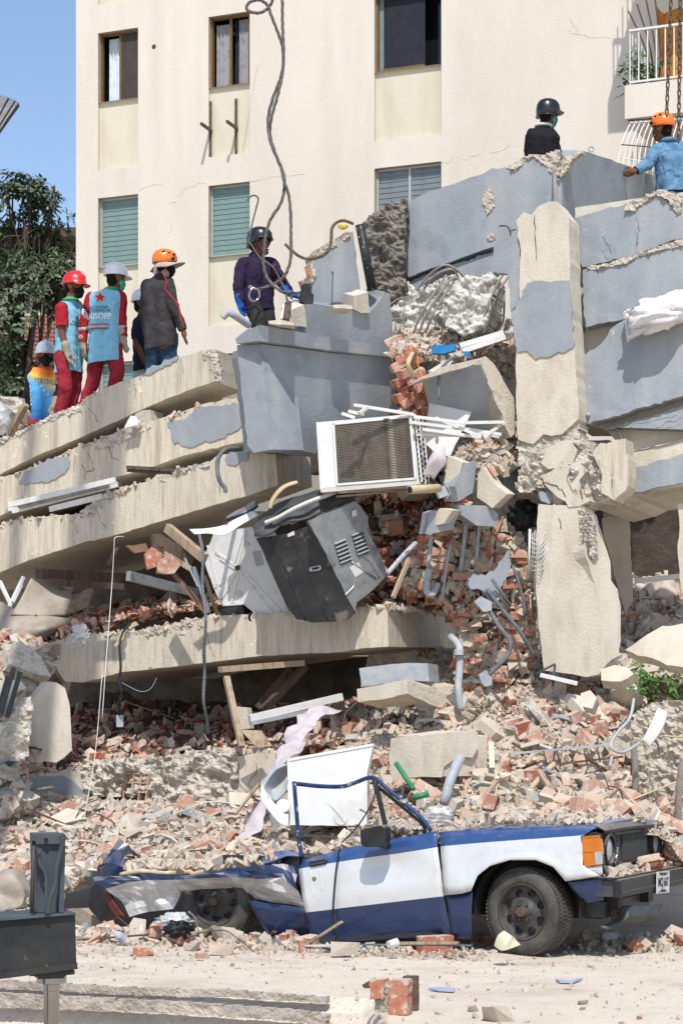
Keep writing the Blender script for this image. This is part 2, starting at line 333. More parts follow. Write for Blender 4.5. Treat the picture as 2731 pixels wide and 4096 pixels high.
# ---------- ground: one sheet; fine near the camera, with two broken steps at the lower left ----------
def ground_z(x, y):
    z = .012 * fbm(Vector((x * .7, y * .7, 0))) + .006 * noise.noise(Vector((x * 5, y * 5, 1)))
    if x < .25:
        e = y + .40 * x - 13.53
        w = min(1, max(0, (.25 - x) / .12))
        sm = lambda q: min(1, max(0, q / .14)) ** 2 * (3 - 2 * min(1, max(0, q / .14)))
        z -= .09 * w * sm(-e)
        z -= .15 * w * sm(-e - .36)
        if e < -.16: z += .012 * fbm(Vector((x * 9, y * 9, 4))) * w
    return z
def build_ground():
    X0, X1, Y0, Y1, c = -3.6, 4.2, 9.5, 20.5, .045
    nx = int((X1 - X0) / c); ny = int((Y1 - Y0) / c); vs = []; fs = []
    for j in range(ny + 1):
        for i in range(nx + 1):
            x = X0 + i * c; y = Y0 + j * c; vs.append((x, y, ground_z(x, y) if 0 < i < nx and 0 < j < ny else 0))
    for j in range(ny):
        for i in range(nx):
            a = j * (nx + 1) + i; fs.append((a, a + 1, a + nx + 2, a + nx + 1))
    b = len(vs); X1 = X0 + nx * c; Y1 = Y0 + ny * c; L = 600
    vs += [(-L, -L, 0), (L, -L, 0), (L, L, 0), (-L, L, 0)]
    k = [0, nx, (ny + 1) * (nx + 1) - 1, ny * (nx + 1)]
    fs += [(b, b + 1, k[1], k[0]), (b + 1, b + 2, k[2], k[1]), (b + 2, b + 3, k[3], k[2]), (b + 3, b, k[0], k[3])]
    mk('ground', vs, fs, 'ground_dust', kind='structure', lab='dusty beige road in front of the crushed car')
build_ground()
for i_, (s_, Y_, lab_) in enumerate((('-40,716 0,717 250,726 480,741 760,752 1000,756 1300,778 1500,792 1500,822 1300,806 1000,790 760,785 480,776 250,762 0,752 -40,751', 13.36, 'upper broken concrete kerb step at the lower left'), ('-40,772 0,774 200,785 480,796 800,812 1100,832 1330,850 1500,872 1500,925 1330,900 1100,885 800,866 480,853 200,846 0,838 -40,836', 13.0, 'lower broken kerb step with gaps at the lower left'))):
    rough('broken_kerb', t(9, s_), Pl(Y_, -.40), .014, 5, 'kerb', None, .06, 12, jit=2, lab=lab_, cat='kerb')
# ---------- the standing apartment block ----------
FB = Pl(32.55, -.42)
FU = Vector((1, -.42, 0)).normalized(); FN = FB.n(); FO = FB.p(305, YH); FO.z = 0
def uz(n, x, y):
    p = FB.p(*tp(n, x, y)); return ((p - FO).dot(FU), p.z)
def fp(u, z, d=0.): return FO + FU * u + Vector((0, 0, z)) + FN * d
bld = thing('apartment_building', fp(4, 0), 'cream stuccoed apartment block still standing behind the collapsed floors', 'building')
def rect(n, x0, y0, x1, y1):
    a = uz(n, x0, y0); b = uz(n, x1, y1); return (a[0], b[0], b[1], a[1])
wins = {}
zt1 = 13.1; zs1 = uz(1, 455, 472)[1]; zp1 = uz(1, 450, 783)[1]; ST = 2.69
uA = (uz(1, 451, 300)[0], uz(1, 635, 300)[0]); uB = (uz(1, 958, 300)[0], uz(1, 1147, 300)[0]); uC = (uz(2, 150, 300)[0], uz(2, 457, 300)[0])
zs5 = uz(2, 158, 333)[1]; zp5 = uz(2, 150, 653)[1]
holes = []   # u0,u1,z0,z1,depth,kind
for k in range(-2, 2):
    for u in (uA, uB):
        holes.append((u[0], u[1], zs1 + k * ST, zt1 + k * ST, .17, 'w')); holes.append((u[0], u[1], zp1 + k * ST, zs1 + k * ST - .001, .05, 'p'))
    holes.append((uC[0], uC[1], zs5 + k * ST, zt1 - .02 + k * ST, .17, 'w')); holes.append((uC[0], uC[1], zp5 + k * ST, zs5 + k * ST - .001, .05, 'p'))
def build_facade():
    UE, ZE = 13.0, 17.5
    us = sorted(set([0, UE] + [h[0] for h in holes] + [h[1] for h in holes])); zs = sorted(set([0, ZE] + [h[2] for h in holes] + [h[3] for h in holes]))
    vs, fs = [], []
    def q(a, b, c, d): k = len(vs); vs.extend([a, b, c, d]); fs.append((k, k + 1, k + 2, k + 3))
    for i in range(len(us) - 1):
        for j in range(len(zs) - 1):
            uc = (us[i] + us[i + 1]) / 2; zc = (zs[j] + zs[j + 1]) / 2
            if any(h[0] < uc < h[1] and h[2] < zc < h[3] for h in holes) or zs[j + 1] - zs[j] < .002 and any(h[0] < uc < h[1] for h in holes): continue
            q(fp(us[i], zs[j]), fp(us[i + 1], zs[j]), fp(us[i + 1], zs[j + 1]), fp(us[i], zs[j + 1]))
    b = -7.0
    q(fp(0, 0, b), fp(0, 0), fp(0, ZE), fp(0, ZE, b)); q(fp(UE, 0), fp(UE, 0, b), fp(UE, ZE, b), fp(UE, ZE)); q(fp(0, ZE), fp(UE, ZE), fp(UE, ZE, b), fp(0, ZE, b)); q(fp(UE, 0, b), fp(0, 0, b), fp(0, ZE, b), fp(UE, ZE, b))
    mk('wall', vs, fs, 'stucco', bld)
    for u0, u1, z0, z1, d, kd in holes:
        vs.clear(); fs.clear()
        q(fp(u0, z0), fp(u0, z0, -d), fp(u0, z1, -d), fp(u0, z1)); q(fp(u1, z0, -d), fp(u1, z0), fp(u1, z1), fp(u1, z1, -d))
        q(fp(u0, z1, -d), fp(u1, z1, -d), fp(u1, z1), fp(u0, z1)); q(fp(u0, z0), fp(u1, z0), fp(u1, z0, -d), fp(u0, z0, -d))
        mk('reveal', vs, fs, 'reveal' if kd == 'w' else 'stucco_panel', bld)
        if kd == 'p':
            vs.clear(); fs.clear(); q(fp(u0, z0, -d), fp(u1, z0, -d), fp(u1, z1, -d), fp(u0, z1, -d)); mk('spandrel_panel', vs, fs, 'stucco_panel', bld)
build_facade()
def fbox(name, u0, u1, z0, z1, d0, d1, m, par):
    return box(name, fp((u0 + u1) / 2, (z0 + z1) / 2, (d0 + d1) / 2), FU * ((u1 - u0) / 2), FN * ((d1 - d0) / 2), Vector((0, 0, (z1 - z0) / 2)), m, par)
def wave_curtain(u0, u1, z0, z1, d, m, par, folds=6, amp=.02):
    vs, fs = [], []; n = folds * 6
    for i in range(n + 1):
        u = u0 + (u1 - u0) * i / n; a = amp * math.sin(i / 6 * 6.283) + amp * .4 * math.sin(i * .9)
        for j in range(4): vs.append(fp(u, z0 + (z1 - z0) * j / 3, d + a * (1 - .3 * j / 3)))
    for i in range(n):
        for j in range(3): k = i * 4 + j; fs.append((k, k + 4, k + 5, k + 1))
    return mk('curtain', vs, fs, m, par, smooth=True)
def window(h, style):
    u0, u1, z0, z1 = h[:4]; w = u1 - u0; g = .001
    fr = 'alu_frame' if style in ('green', 'grey') else 'bronze_frame'; t_ = .035
    wn_ = fbox('window', u0 + g, u1 - g, z0 + g, z0 + t_, -.15, -.09, fr, bld)
    fbox('frame', u0 + g, u1 - g, z1 - t_, z1 - g, -.15, -.09, fr, wn_); fbox('frame', u0 + g, u0 + t_, z0 + t_, z1 - t_, -.15, -.09, fr, wn_); fbox('frame', u1 - t_, u1 - g, z0 + t_, z1 - t_, -.15, -.09, fr, wn_)
    fbox('dark_room', u0 + g, u1 - g, z0 + g, z1 - g, -.5, -.42, 'window_dark', wn_)
    for s in ((u0 + .002, u0 + .012), (u1 - .012, u1 - .002)): fbox('jamb', s[0], s[1], z0 + g, z1 - g, -.43, -.16, 'window_dark', wn_)
    fbox('head', u0 + g, u1 - g, z1 - .012, z1 - .002, -.43, -.16, 'window_dark', wn_); fbox('sill', u0 + g, u1 - g, z0 + .002, z0 + .012, -.43, -.16, 'window_dark', wn_)
    um = (u0 + u1) / 2
    if style in ('green', 'grey'):
        m = 'window_green' if style == 'green' else 'window_grey'; n = int((z1 - z0 - .07) / .078)
        bays = [(u0 + t_, u1 - t_)] if style == 'green' else [(u0 + t_, um - .02), (um + .02, u1 - t_)]
        if style == 'grey': fbox('mullion', um - .02, um + .02, z0 + t_, z1 - t_, -.15, -.09, fr, wn_)
        for a, b in bays:
            for i in range(n):
                zz = z0 + t_ + (z1 - z0 - 2 * t_) * (i + .5) / n; hh = (z1 - z0 - 2 * t_) / n * .54
                box('slat', fp((a + b) / 2, zz, -.115), FU * ((b - a) / 2), FN * .003, (Vector((0, 0, 1)) + FN * -.1).normalized() * hh, m, wn_)
    elif style == 'left_open':
        wave_curtain(u0 + .1, um - .02, z0 + .04, z1 - .06, -.2, 'curtain_white', wn_, 4)
        fbox('sash', um - .03, um + .01, z0 + t_, z1 - t_, -.14, -.10, fr, wn_); fbox('sash', u1 - t_ - .035, u1 - t_, z0 + t_, z1 - t_, -.14, -.10, fr, wn_)
        fbox('pane', um + .01, u1 - t_ - .035, z0 + t_, z1 - t_, -.125, -.12, 'curtain_dark', wn_); wave_curtain(um + .012, u1 - .075, z0 + .04, z1 - .04, -.105, 'curtain_dark', wn_, 4, .008)
    elif style == 'closed':
        fbox('sash', um - .04, um, z0 + t_, z1 - t_, -.14, -.10, fr, wn_); fbox('sash', u1 - t_ - .04, u1 - t_, z0 + t_, z1 - t_, -.14, -.10, fr, wn_)
        wave_curtain(u0 + .06, um - .05, z0 + .04, z1 - .1, -.17, 'curtain_grey', wn_, 4, .02); wave_curtain(um + .1, u1 - .09, z0 + .04, z1 - .06, -.17, 'curtain_grey', wn_, 4, .018)
        fbox('pane', um, u1 - t_ - .04, z0 + t_, z1 - t_, -.24, -.235, 'screen_navy', wn_)
    elif style == 'screen':
        fbox('screen', u0 + .11, u0 + w * .72, z0 + t_, z1 - t_, -.13, -.12, 'screen_navy', wn_); fbox('side_panel', u0 + t_, u0 + .11, z0 + t_, z1 - t_, -.145, -.14, 'window_green', wn_)
        fbox('sash', u0 + .1, u0 + w * .72, z0 + t_, z0 + t_ + .035, -.119, -.10, fr, wn_)
ws = [h for h in holes if h[5] == 'w']
for h in ws:
    k = round((h[3] - zt1) / ST)
    if k == 1: window(h, 'closed')
    elif abs(h[0] - uA[0]) < .01: window(h, 'left_open' if k == 0 else 'green')
    elif abs(h[0] - uB[0]) < .01: window(h, 'closed' if k == 0 else 'green')
    else: window(h, 'screen' if k == 0 else 'grey')
for n, s in ((1, '640,880 660,862 700,850 760,850'), (1, '850,870 890,855 925,840 955,852'), (1, '775,935 810,925 808,960 806,985'), (1, '788,1030 786,1055 776,1080'), (1, '850,870 800,925'), (1, '1147,830 1200,828 1250,810 1330,805 1420,800'),
             (2, '1040,145 1080,160 1140,170 1220,176 1320,188'), (2, '1045,85 1075,130 1080,160'), (2, '460,750 495,745 525,710'), (2, '560,735 600,720 645,700'), (2, '680,705 740,690 780,660'), (1, '1110,700 1160,420 1200,245')):
    crack(bld, n, s, FB, .0035, 'hairline')
for x in (707,): mk('wall_hole', *[(v) for v in (lambda q: (q[0], q[1]))((lambda vs, fs: (xf(vs, frame_m(FB.off(.003).p(*tp(1, 707, 214)), FU, Vector((0, 0, 1)), FN)), fs))(*lathe([(0, .004), (.02, .005), (.037, .002), (.041, -.004)], 9)))], 'crack', bld)
# steel brackets left under the middle window
for n_, vx, y0, y1, ay, ex, ey in ((1, 966, 465, 727, 598, 903, 577), (1, 1084, 453, 718, 588, 1020, 569)):
    br = thing('shelf_bracket', FB.p(*tp(n_, vx, y1)), 'rusty steel bracket %s under the middle curtained window' % ('at the left edge of the panel' if vx < 1000 else 'on the right half of the panel'), 'bracket', 'brackets under the window')
    a = FB.off(-.03).p(*tp(n_, vx, y0)); b = FB.off(-.03).p(*tp(n_, vx, y1)); bar('rail', a, b, .045, .02, 'rusty_steel', br, up=FN)
    c = FB.off(0.).p(*tp(n_, vx, ay)); bar('arm', c - FN * .04, c + FN * .33 + Vector((0, 0, .02)), .04, .04, 'rusty_steel', br)
# ---------- balconies on the right ----------
BD = 1.5; FBb = FB.off(BD); bu0 = (FBb.p(*tp(2, 1298, 460)) - FO).dot(FU); bz1 = FBb.p(*tp(2, 1298, 393)).z; bz0 = FBb.p(*tp(2, 1300, 546)).z
for k in (0, 1):
    bal = thing('balcony', fp(bu0 + 1.5, bz0 + k * ST, .7), ('cream balcony with white railing and potted plants at the upper right' if k == 0 else 'upper balcony of the block reaching in above the right window'), 'balcony', None)
    z = k * ST
    fbox('parapet', bu0, 12.8, bz0 + z, bz1 + z, BD - .12, BD, 'stucco', bal); fbox('side_parapet', bu0, bu0 + .12, bz0 + z, bz1 + z, .001, BD - .121, 'stucco', bal)
    fbox('floor', bu0 + .121, 12.8, bz0 + z + .01, bz0 + z + .13, .001, BD - .121, 'stucco', bal)
    rz0 = bz1 + z + .02; rz1 = FBb.p(*tp(2, 1320, 130)).z + z; nb = 44
    rail = fbox('railing', bu0 + .05, 12.8, rz1 - .03, rz1, BD - .08, BD - .04, 'white_paint', bal); fbox('bottom_rail', bu0 + .05, 12.8, rz0 + .02, rz0 + .045, BD - .075, BD - .045, 'white_paint', rail)
    for i in range(22):
        u = bu0 + .06 + i * .125; fbox('baluster', u - .008, u + .008, rz0 + (-.03 if i % 8 == 0 else .045), rz1 - .03, BD - .068, BD - .052, 'white_paint', rail)
    for i in range(8):
        v = .1 + i * .17; fbox('baluster', bu0 + .052, bu0 + .066, rz0 + .04, rz1 - .03, v, v + .014, 'white_paint', rail)
# bent window grille below the balcony
gr = thing('window_grille', FBb.p(*tp(2, 1400, 790)), 'white window grille bent outwards below the balcony', 'grille')
GT = [FBb.p(*tp(2, 1330 + i * 22, 556 - i * 2)) for i in range(13)]; GB = [FBb.off(.5).p(*tp(2, 1262 + i * 23, 772 + i * 5)) for i in range(13)]
for a, b in zip(GT, GB): m_ = a.lerp(b, .45) + FN * .12; tube('bar', [a, m_, b], .009, 'white_paint', gr, seg=6, k=4)
for f_ in (.06, .55, .8): tube('cross_bar', [a.lerp(b, f_) + FN * (.12 if f_ == .55 else .05) for a, b in zip(GT, GB)], .008, 'rusty_steel' if f_ == .55 else 'white_paint', gr, seg=6, k=1)
tube('top_rail', [GT[0] + Vector((-.05, 0, .01)), GT[-1]], .014, 'dark_metal', gr, seg=6, k=1)
# plants and cloth on the balcony
def leafmesh(centers, ln, m, name, par=None, n=6, droop=.3, seed=3, **kw):
    rg = random.Random(seed); vs, fs = [], []
    for c, ax in centers:
        ax = Vector(ax).normalized(); o1 = ax.orthogonal().normalized(); o2 = ax.cross(o1)
        for k in range(n):
            a = k * 6.283 / n + rg.uniform(-.5, .5); out = (o1 * math.cos(a) + o2 * math.sin(a)); d = (out + ax * rg.uniform(-.1, .9) + Vector((0, 0, -droop * rg.random()))).normalized()
            l = ln * rg.uniform(.6, 1.2); s = d.cross(ax)
            if s.length < .05: s = d.orthogonal()
            s.normalize(); up = s.cross(d); w = l * rg.uniform(.17, .24); b = len(vs); p = Vector(c) + d * l * .08
            vs.extend([p, p + d * l * .45 + s * w + up * w * .35, p + d * l - up * l * .12, p + d * l * .45 - s * w + up * w * .35, p + d * l * .5])
            fs.extend([(b, b + 1, b + 4), (b + 1, b + 2, b + 4), (b + 2, b + 3, b + 4), (b + 3, b, b + 4)])
    return mk(name, vs, fs, m, par, **kw)
def potted(px, py, pw, hgt, lab, lm, n=28, spread=.25):
    base = FBb.off(-.35).p(*tp(2, px, py)); base.z = bz0 + .13; pt = thing('potted_plant', base, lab, 'plant', 'plants on the balcony')
    vs, fs = lathe([(0, 0), (pw * .7, 0), (pw, hgt * .45), (pw * 1.06, hgt * .45), (pw * 1.06, hgt * .5), (pw * .9, hgt * .5), (0, hgt * .46)], 14); mk('pot', [base + v for v in vs], fs, 'dark_metal', pt, smooth=False)
    rg = random.Random(int(px)); cs = [(base + Vector((rg.gauss(0, spread), rg.gauss(0, .1), hgt * .5 + abs(rg.gauss(.15, .2)))), (rg.gauss(0, .6), -.5, 1)) for _ in range(n)]
    leafmesh(cs, .14, lm, 'leaves', pt, 5, seed=int(px)); return pt
potted(1400, 330, .15, .75, 'bushy green potted plant in the middle of the balcony', 'leaf_bright', 40, .2)
potted(1345, 380, .1, .62, 'small pale potted plant at the balcony corner', 'leaf_bright', 14, .12)
pp = potted(1430, 350, .17, .7, 'tall bare-stemmed potted plant behind the balcony railing', 'leaf', 10, .12)
for i in range(4): a = Vector(pp.location) + Vector((.02 * i, 0, .3)); tube('stem', [a, a + Vector((.05 * i - .12, -.03, .6)), a + Vector((.1 * i - .35, .02, 1.15 + .1 * i))], .012, 'bark', pp, seg=5)
def drape(name, top, dw, fall, lab, cat, m, nu=24, nv=14, fold=.05, seed=1, fray=0, par=None, thick=.004):
    """hanging or lying cloth: top edge polyline, fall vectors per edge point"""
    vs, fs = [], []
    T = cat_rom(top, 8); Fv = cat_rom(fall, 8); n = len(T)
    for i in range(n):
        for j in range(nv + 1):
            v = j / nv; p = T[i] + Fv[i] * v; a = fold * (.3 + v) * (math.sin(i * 1.15 + seed) + .6 * noise.noise(Vector((i * .35, v * 3, seed)))); vs.append(p + dw * a)
    for i in range(n - 1):
        for j in range(nv): k = i * (nv + 1) + j; fs.append((k, k + 1, k + nv + 2, k + nv + 1))
    o = mk(name, vs, fs, m, par, lab=lab, cat=cat, smooth=True); md = o.modifiers.new('solid', 'SOLIDIFY'); md.thickness = thick; return o
mat('cloth_orange', ['#b4632a', '#c98a3a', '#8f4f25'], 6, .9, .3, 60)
drape('hanging_cloth', [FB.off(.5).p(*tp(2, x, y)) for x, y in ((1440, 20), (1475, 60), (1530, 40), (1600, 30))], FN, [Vector((.1, 0, -1.2)), Vector((0, 0, -1.5)), Vector((-.1, 0, -1.5)), Vector((0, 0, -1.4))], 'orange and ochre cloth hanging inside the balcony', 'cloth', 'cloth_orange', fold=.04)
# ---------- low brick house and tree on the left ----------
def brick_tex():
    m = bpy.data.materials.new('brick_courses'); m.use_nodes = True; N = m.node_tree.nodes; L = m.node_tree.links; b = N['Principled BSDF']; b.inputs['Roughness'].default_value = .95
    tc = N.new('ShaderNodeTexCoord'); mp = N.new('ShaderNodeMapping'); mp.inputs['Rotation'].default_value = (math.pi / 2, 0, 0); L.new(tc.outputs['Object'], mp.inputs[0])
    bt = N.new('ShaderNodeTexBrick'); bt.inputs['Color1'].default_value = lin('#8a4a3a'); bt.inputs['Color2'].default_value = lin('#6f3a30'); bt.inputs['Mortar'].default_value = lin('#9a8a7c'); bt.inputs['Scale'].default_value = 4.2; bt.inputs['Brick Width'].default_value = 1.0; bt.inputs['Row Height'].default_value = .34; bt.inputs['Mortar Size'].default_value = .035
    L.new(mp.outputs[0], bt.inputs['Vector']); L.new(bt.outputs[0], b.inputs['Base Color']); MATS['brick_courses'] = m
brick_tex()
hs = thing('brick_house', (-7.5, 41, 0), 'low brick house with a dark roof edge behind the leafy tree', 'house')
h0 = W(*tp('o', 182, 560), 41); ztop = h0.z
box('wall', (h0.x - 3.5, 43.2, ztop / 2 - .7), (3.5, 0, 0), (0, 2.2, 0), (0, 0, ztop / 2 - .7), 'brick_courses', hs)
box('upper_wall', (h0.x - 3.5, 43.2, ztop - .78), (3.45, 0, 0), (0, 2.15, 0), (0, 0, .62), 'concrete', hs)
box('roof', (h0.x - 3.4, 42.9, ztop - .06), (3.9, 0, .12), (0, 2.7, 0), (0, 0, .09), 'dark_wood', hs)
tr = thing('leafy_tree', W(*tp('o', 30, 1917), 35.5), 'dark green broadleaf tree left of the cream apartment block', 'tree')
def build_tree():
    rg = random.Random(5); base = W(*tp('o', 30, 1917), 35.5); base.z = 0
    blobs = [(60, 505, 95), (110, 640, 80), (10, 560, 120), (128, 700, 60), (40, 760, 120), (145, 590, 42), (-70, 600, 150), (120, 830, 70), (25, 880, 95), (-60, 800, 140), (75, 455, 42), (30, 445, 50), (118, 455, 22), (150, 660, 45), (110, 545, 45)]
    cs = []; tips = []
    for bx_, by_, br in blobs:
        c = W(*tp('o', bx_, by_), 35.5); r = br * 35.5 / 4822; tips.append((c, r))
        n = int(92 * (br / 60) ** 2)
        for _ in range(n):
            v = Vector((rg.gauss(0, 1), rg.gauss(0, 1), rg.gauss(0, 1))).normalized() * r * rg.uniform(.25, 1.2) ** .7; v.y *= .9
            if fbm((c + v) * 1.1, 2) < -.12: continue
            cs.append((c + v, v.normalized() + Vector((0, 0, .6))))
    leafmesh(cs, .14, 'leaf', 'crown', tr, 7, .5, 9, smooth=False)
    top = base + Vector((.1, 0, 5.2)); tube('trunk', [base, base + Vector((.12, 0, 2.6)), top], [.22, .21] + [.2] * 5 + [.18] * 6, 'bark', tr, seg=9)
    for c, r in tips:
        m_ = top.lerp(c, .45) + Vector((rg.gauss(0, .2), rg.gauss(0, .2), .15)); P = cat_rom([top, m_, c], 6); tube('limb', P, [max(.015, .12 * (1 - i / len(P))) for i in range(len(P))], 'bark', tr, seg=6, k=1)
        for _ in range(5):
            e = c + Vector((rg.gauss(0, 1), rg.gauss(0, 1), rg.gauss(.3, .8))).normalized() * r * .95; tube('twig', [c.lerp(m_, rg.uniform(0, .5)), c.lerp(e, .6) + Vector((0, 0, .08)), e], .014, 'bark', tr, seg=4, k=3)
build_tree()
dish = thing('satellite_dish', W(*tp(1, -150, 620), 30), 'silvery ribbed dish reaching in at the left edge against the sky', 'dish')
def build_dish():
    c = W(*tp(1, -150, 446), 30); r = 236 * K / 280
    tilt = Matrix.Translation(c) @ Euler((.12, math.radians(7), 0)).to_matrix().to_4x4()
    pr = [(.10, -.95), (.22, -.86), (.36, -.66), (.5, -.42), (.62, -.2), (r, 0), (r + .012, .012), (r - .01, .012), (.6, -.19), (.48, -.41), (.34, -.64), (.2, -.83), (.09, -.92)]
    vs, fs = lathe(pr, 26); mk('bowl', xf(vs, tilt), fs, 'dish_skin', dish)
    for k in range(26):
        a = k * 6.283 / 26; P = [tilt @ Vector(((q + .012) * math.cos(a), (q + .012) * math.sin(a), z)) for q, z in pr[:6]]; vs, fs = tube_data(P, .012, 5); mk('rib', vs, fs, 'dark_metal', dish)
    b = c + Vector((0, 0, -.95)); tube('mast', [b, Vector((b.x, b.y, 0))], .07, 'dark_metal', dish, seg=8, k=1)
build_dish()
# ---------- collapsed floors on the left (one slab on another) ----------
BACK = Vector((.387, .922, 0)); SLOPE = Vector((.387, .922, .085)); SLOPE5 = Vector((.387, .922, .03))
G_SLAB = 'pancaked floor slabs'
p1 = Pl(22.0); p2 = Pl(21.9); p3 = Pl(21.6); p5 = Pl(21.2)
s1 = prism('concrete_slab', t(3, '-260,1120 0,985 130,925 250,865 370,822 395,790 520,735 650,690 820,612 930,574 985,570,1 985,718,1 850,765,2 700,825,2 560,890,2 350,985,2 190,1050,2 0,1145,2 -260,1260'), p1, .7, 'concrete_edge', None, 4, dirv=BACK, lab='topmost tilted floor slab that the men in helmets stand on', cat='slab', grp=G_SLAB)
s2 = prism('concrete_slab', t(3, '-260,1270 0,1165 100,1130 260,1065 350,1020 420,1000 520,960 560,935 700,900 830,860 960,815 1110,790 1150,792,1 1150,990,2 1060,1005,3 860,1055,3 600,1140,2 400,1195,2 200,1260,2 0,1335,2 -260,1430'), p2, .8, 'concrete_edge', None, 5, dirv=BACK, lab='second floor slab from the top with flaking grey paint on its edge', cat='slab', grp=G_SLAB)
s3 = prism('concrete_slab', t(5, '-260,390 0,292 50,268 190,250 440,232 470,150 540,130 700,75 720,55 960,0 1000,-35 1150,-50 1265,-40,1 1275,104,1 1130,155,2 900,220,3 720,275,2 560,325,3 360,375,2 250,410,2 130,450,2 0,505,2 -260,600'), p3, .9, 'concrete_edge', None, 4, dirv=SLOPE, lab='third floor slab, its edge below the grey parapet block', cat='slab', grp=G_SLAB)
s5 = prism('concrete_slab', t(5, '215,842 330,795 470,787 560,792 680,762 850,732 940,718 1010,702 1300,690 1668,662 1778,656,1 1783,845,1 1663,852,2 1568,870,2 1366,878,2 1200,887,2 1000,912,2 800,937,2 560,962,2 380,1010,2 300,1005 260,940'), p5, 2.0, 'concrete_edge', None, 4, dirv=SLOPE5, lab='long floor slab bulging out under the wrecked washing machine', cat='slab', grp=G_SLAB)
for par, n, s, pl, d0 in ((s1, 3, '-260,1125 0,990 250,870 395,795 650,695 880,595 880,750 700,820 350,980 0,1140 -260,1255', p1, .69), (s2, 3, '-260,1275 0,1170 260,1070 520,965 700,905 700,1105 400,1190 0,1330 -260,1425', p2, .79), (s3, 5, '-260,395 0,297 440,237 700,80 900,20 900,215 560,320 360,370 0,500 -260,595', p3, .89), (s5, 5, '330,800 560,797 850,737 1150,700 1150,885 800,930 560,955 380,1000', p5, 1.99)):
    prism('deck', t(n, s), pl.off(-d0), 3.6, 'concrete', par, 0, dirv=SLOPE5 if pl is p5 else SLOPE if pl is p3 else BACK)
for par, n, s, pl in ((s2, 3, '768,905 850,893 885,860 945,835 1020,832 1090,820 1112,880 1115,915 1095,940 1000,985 930,1000 870,1022 800,1005', p2), (s2, 5, '85,92 112,45 180,12 220,-20 312,-25 318,20 300,50 240,80 160,92', p2),
                      (s3, 5, '1032,-15 1060,-50 1150,-72 1140,-20 1085,15 1045,8', p3), (s1, 3, '650,690 690,655 820,600 812,622 700,680', p1)):
    prism('paint_patch', t(n, s), pl, .02, 'grey_paint', par, 7, 14, front=.012)
for par, n, s, pl in ((s1, 3, '620,735 625,770 618,800', p1), (s1, 3, '400,840 440,880 450,910', p1), (s1, 3, '840,655 845,690', p1), (s2, 3, '400,1040 425,1080 430,1120 390,1140 395,1180', p2), (s2, 5, '375,0 390,40 430,45 435,10', p2), (s2, 3, '500,1020 520,1070 560,1080', p2),
                      (s3, 5, '450,225 460,270 500,310', p3), (s3, 5, '355,290 360,340', p3), (s5, 5, '950,780 965,850 985,900', p5), (s5, 6, '330,700 340,745 380,690', p5), (s3, 5, '1010,60 1012,160', p3), (s2, 3, '1098,845 1105,880 1060,970', p2)): crack(par, n, s, pl, .0045)
# edges where the cover has broken off
for par, n, s, pl in ((s1, 3, '930,585 985,572 1005,600 1020,715 975,720 960,650', p1), (s3, 5, '470,150 560,120 600,110 580,125 460,200 440,230 345,235 420,190', p3), (s3, 5, '720,58 850,25 965,0 960,20 740,85', p3), (s5, 5, '560,800 680,765 930,725 935,760 840,790 700,790 600,812', p5), (s2, 3, '430,1010 560,945 700,905 690,930 560,1000 440,1035', p2), (s1, 3, '0,985 130,925 250,868 365,825 380,850 200,910 0,1010', p1)):
    rough('broken_edge', t(n, s), pl, .03, 7, 'rough_concrete', par, .03, 9)
# beam of the floor below: broken face with hollow clay block
p6 = Pl(20.35)
s6 = thing('broken_beam', p6.p(*tp(7, 600, 600)), 'rough broken concrete beam under the dark gap with a hollow clay block', 'beam')
rough('broken_face', t(7, '380,415 500,390 640,385 730,385 850,365 960,350 1080,345 1100,370 1095,460 1110,560 1060,580 960,600 850,590 760,600 690,545 600,560 450,560 390,520'), p6, .12, 8, 'rough_concrete', s6, .6, 4)
prism('left_end', t(7, '80,470 160,458 280,440 410,410 420,470 400,560 330,600 230,625 150,590 100,560'), p6.off(.02), .7, 'concrete', s6, 6)
prism('paint_patch', t(7, '82,480 110,462 270,462 330,480 385,525 385,560 330,580 300,555 240,548 140,572 95,545'), p6.off(.02), .03, 'grey_paint', s6, 8, 14, front=.015)
prism('right_end', t(7, '1090,375 1180,358 1262,358 1265,480 1180,545 1160,570 1095,575 1098,470'), p6.off(.03), .8, 'concrete', s6, 5)
for s in ('1175,400 1180,440 1140,500 1160,530', '1100,500 1140,530 1165,570'): crack(s6, 7, s, p6.off(.04), .005)
hb = thing('hollow_brick', p6.off(.08).p(*tp(7, 640, 560)), 'broken hollow red clay block set in the rough beam', 'brick')
def hollow(par, c, ax, ay, az, nx, ny, m):
    """block with open cells along az"""
    vs, fs = [], []; th = .012
    for i in range(nx + 1): boxdata(c + ax * (-1 + 2 * i / nx), ax.normalized() * th * .5, ay, az, vs, fs)
    for j in range(ny + 1): boxdata(c + ay * (-1 + 2 * j / ny), ax * 1.03, ay.normalized() * th * .5, az * .985, vs, fs)
    mk('cell_walls', vs, fs, m, par)
hollow(hb, p6.off(-.06).p(*tp(7, 650, 515)), Vector((.12, -.05, 0)), Vector((.02, 0, .14)), BACK * .12, 3, 3, 'brick_dusty')
# dark heart of the heap: broken floors and walls packed behind the edges, darkened as shade
core = prism('rubble_core', t('o', '-150,1120 0,1090 300,1010 540,930 760,900 960,960 1180,1010 1600,1010 1700,1500 1700,2050 -150,2050'), Pl(27.2), 2.5, 'shade_core', None, 8, 40, kind='structure', lab='dark broken floors packed behind the slab edges')
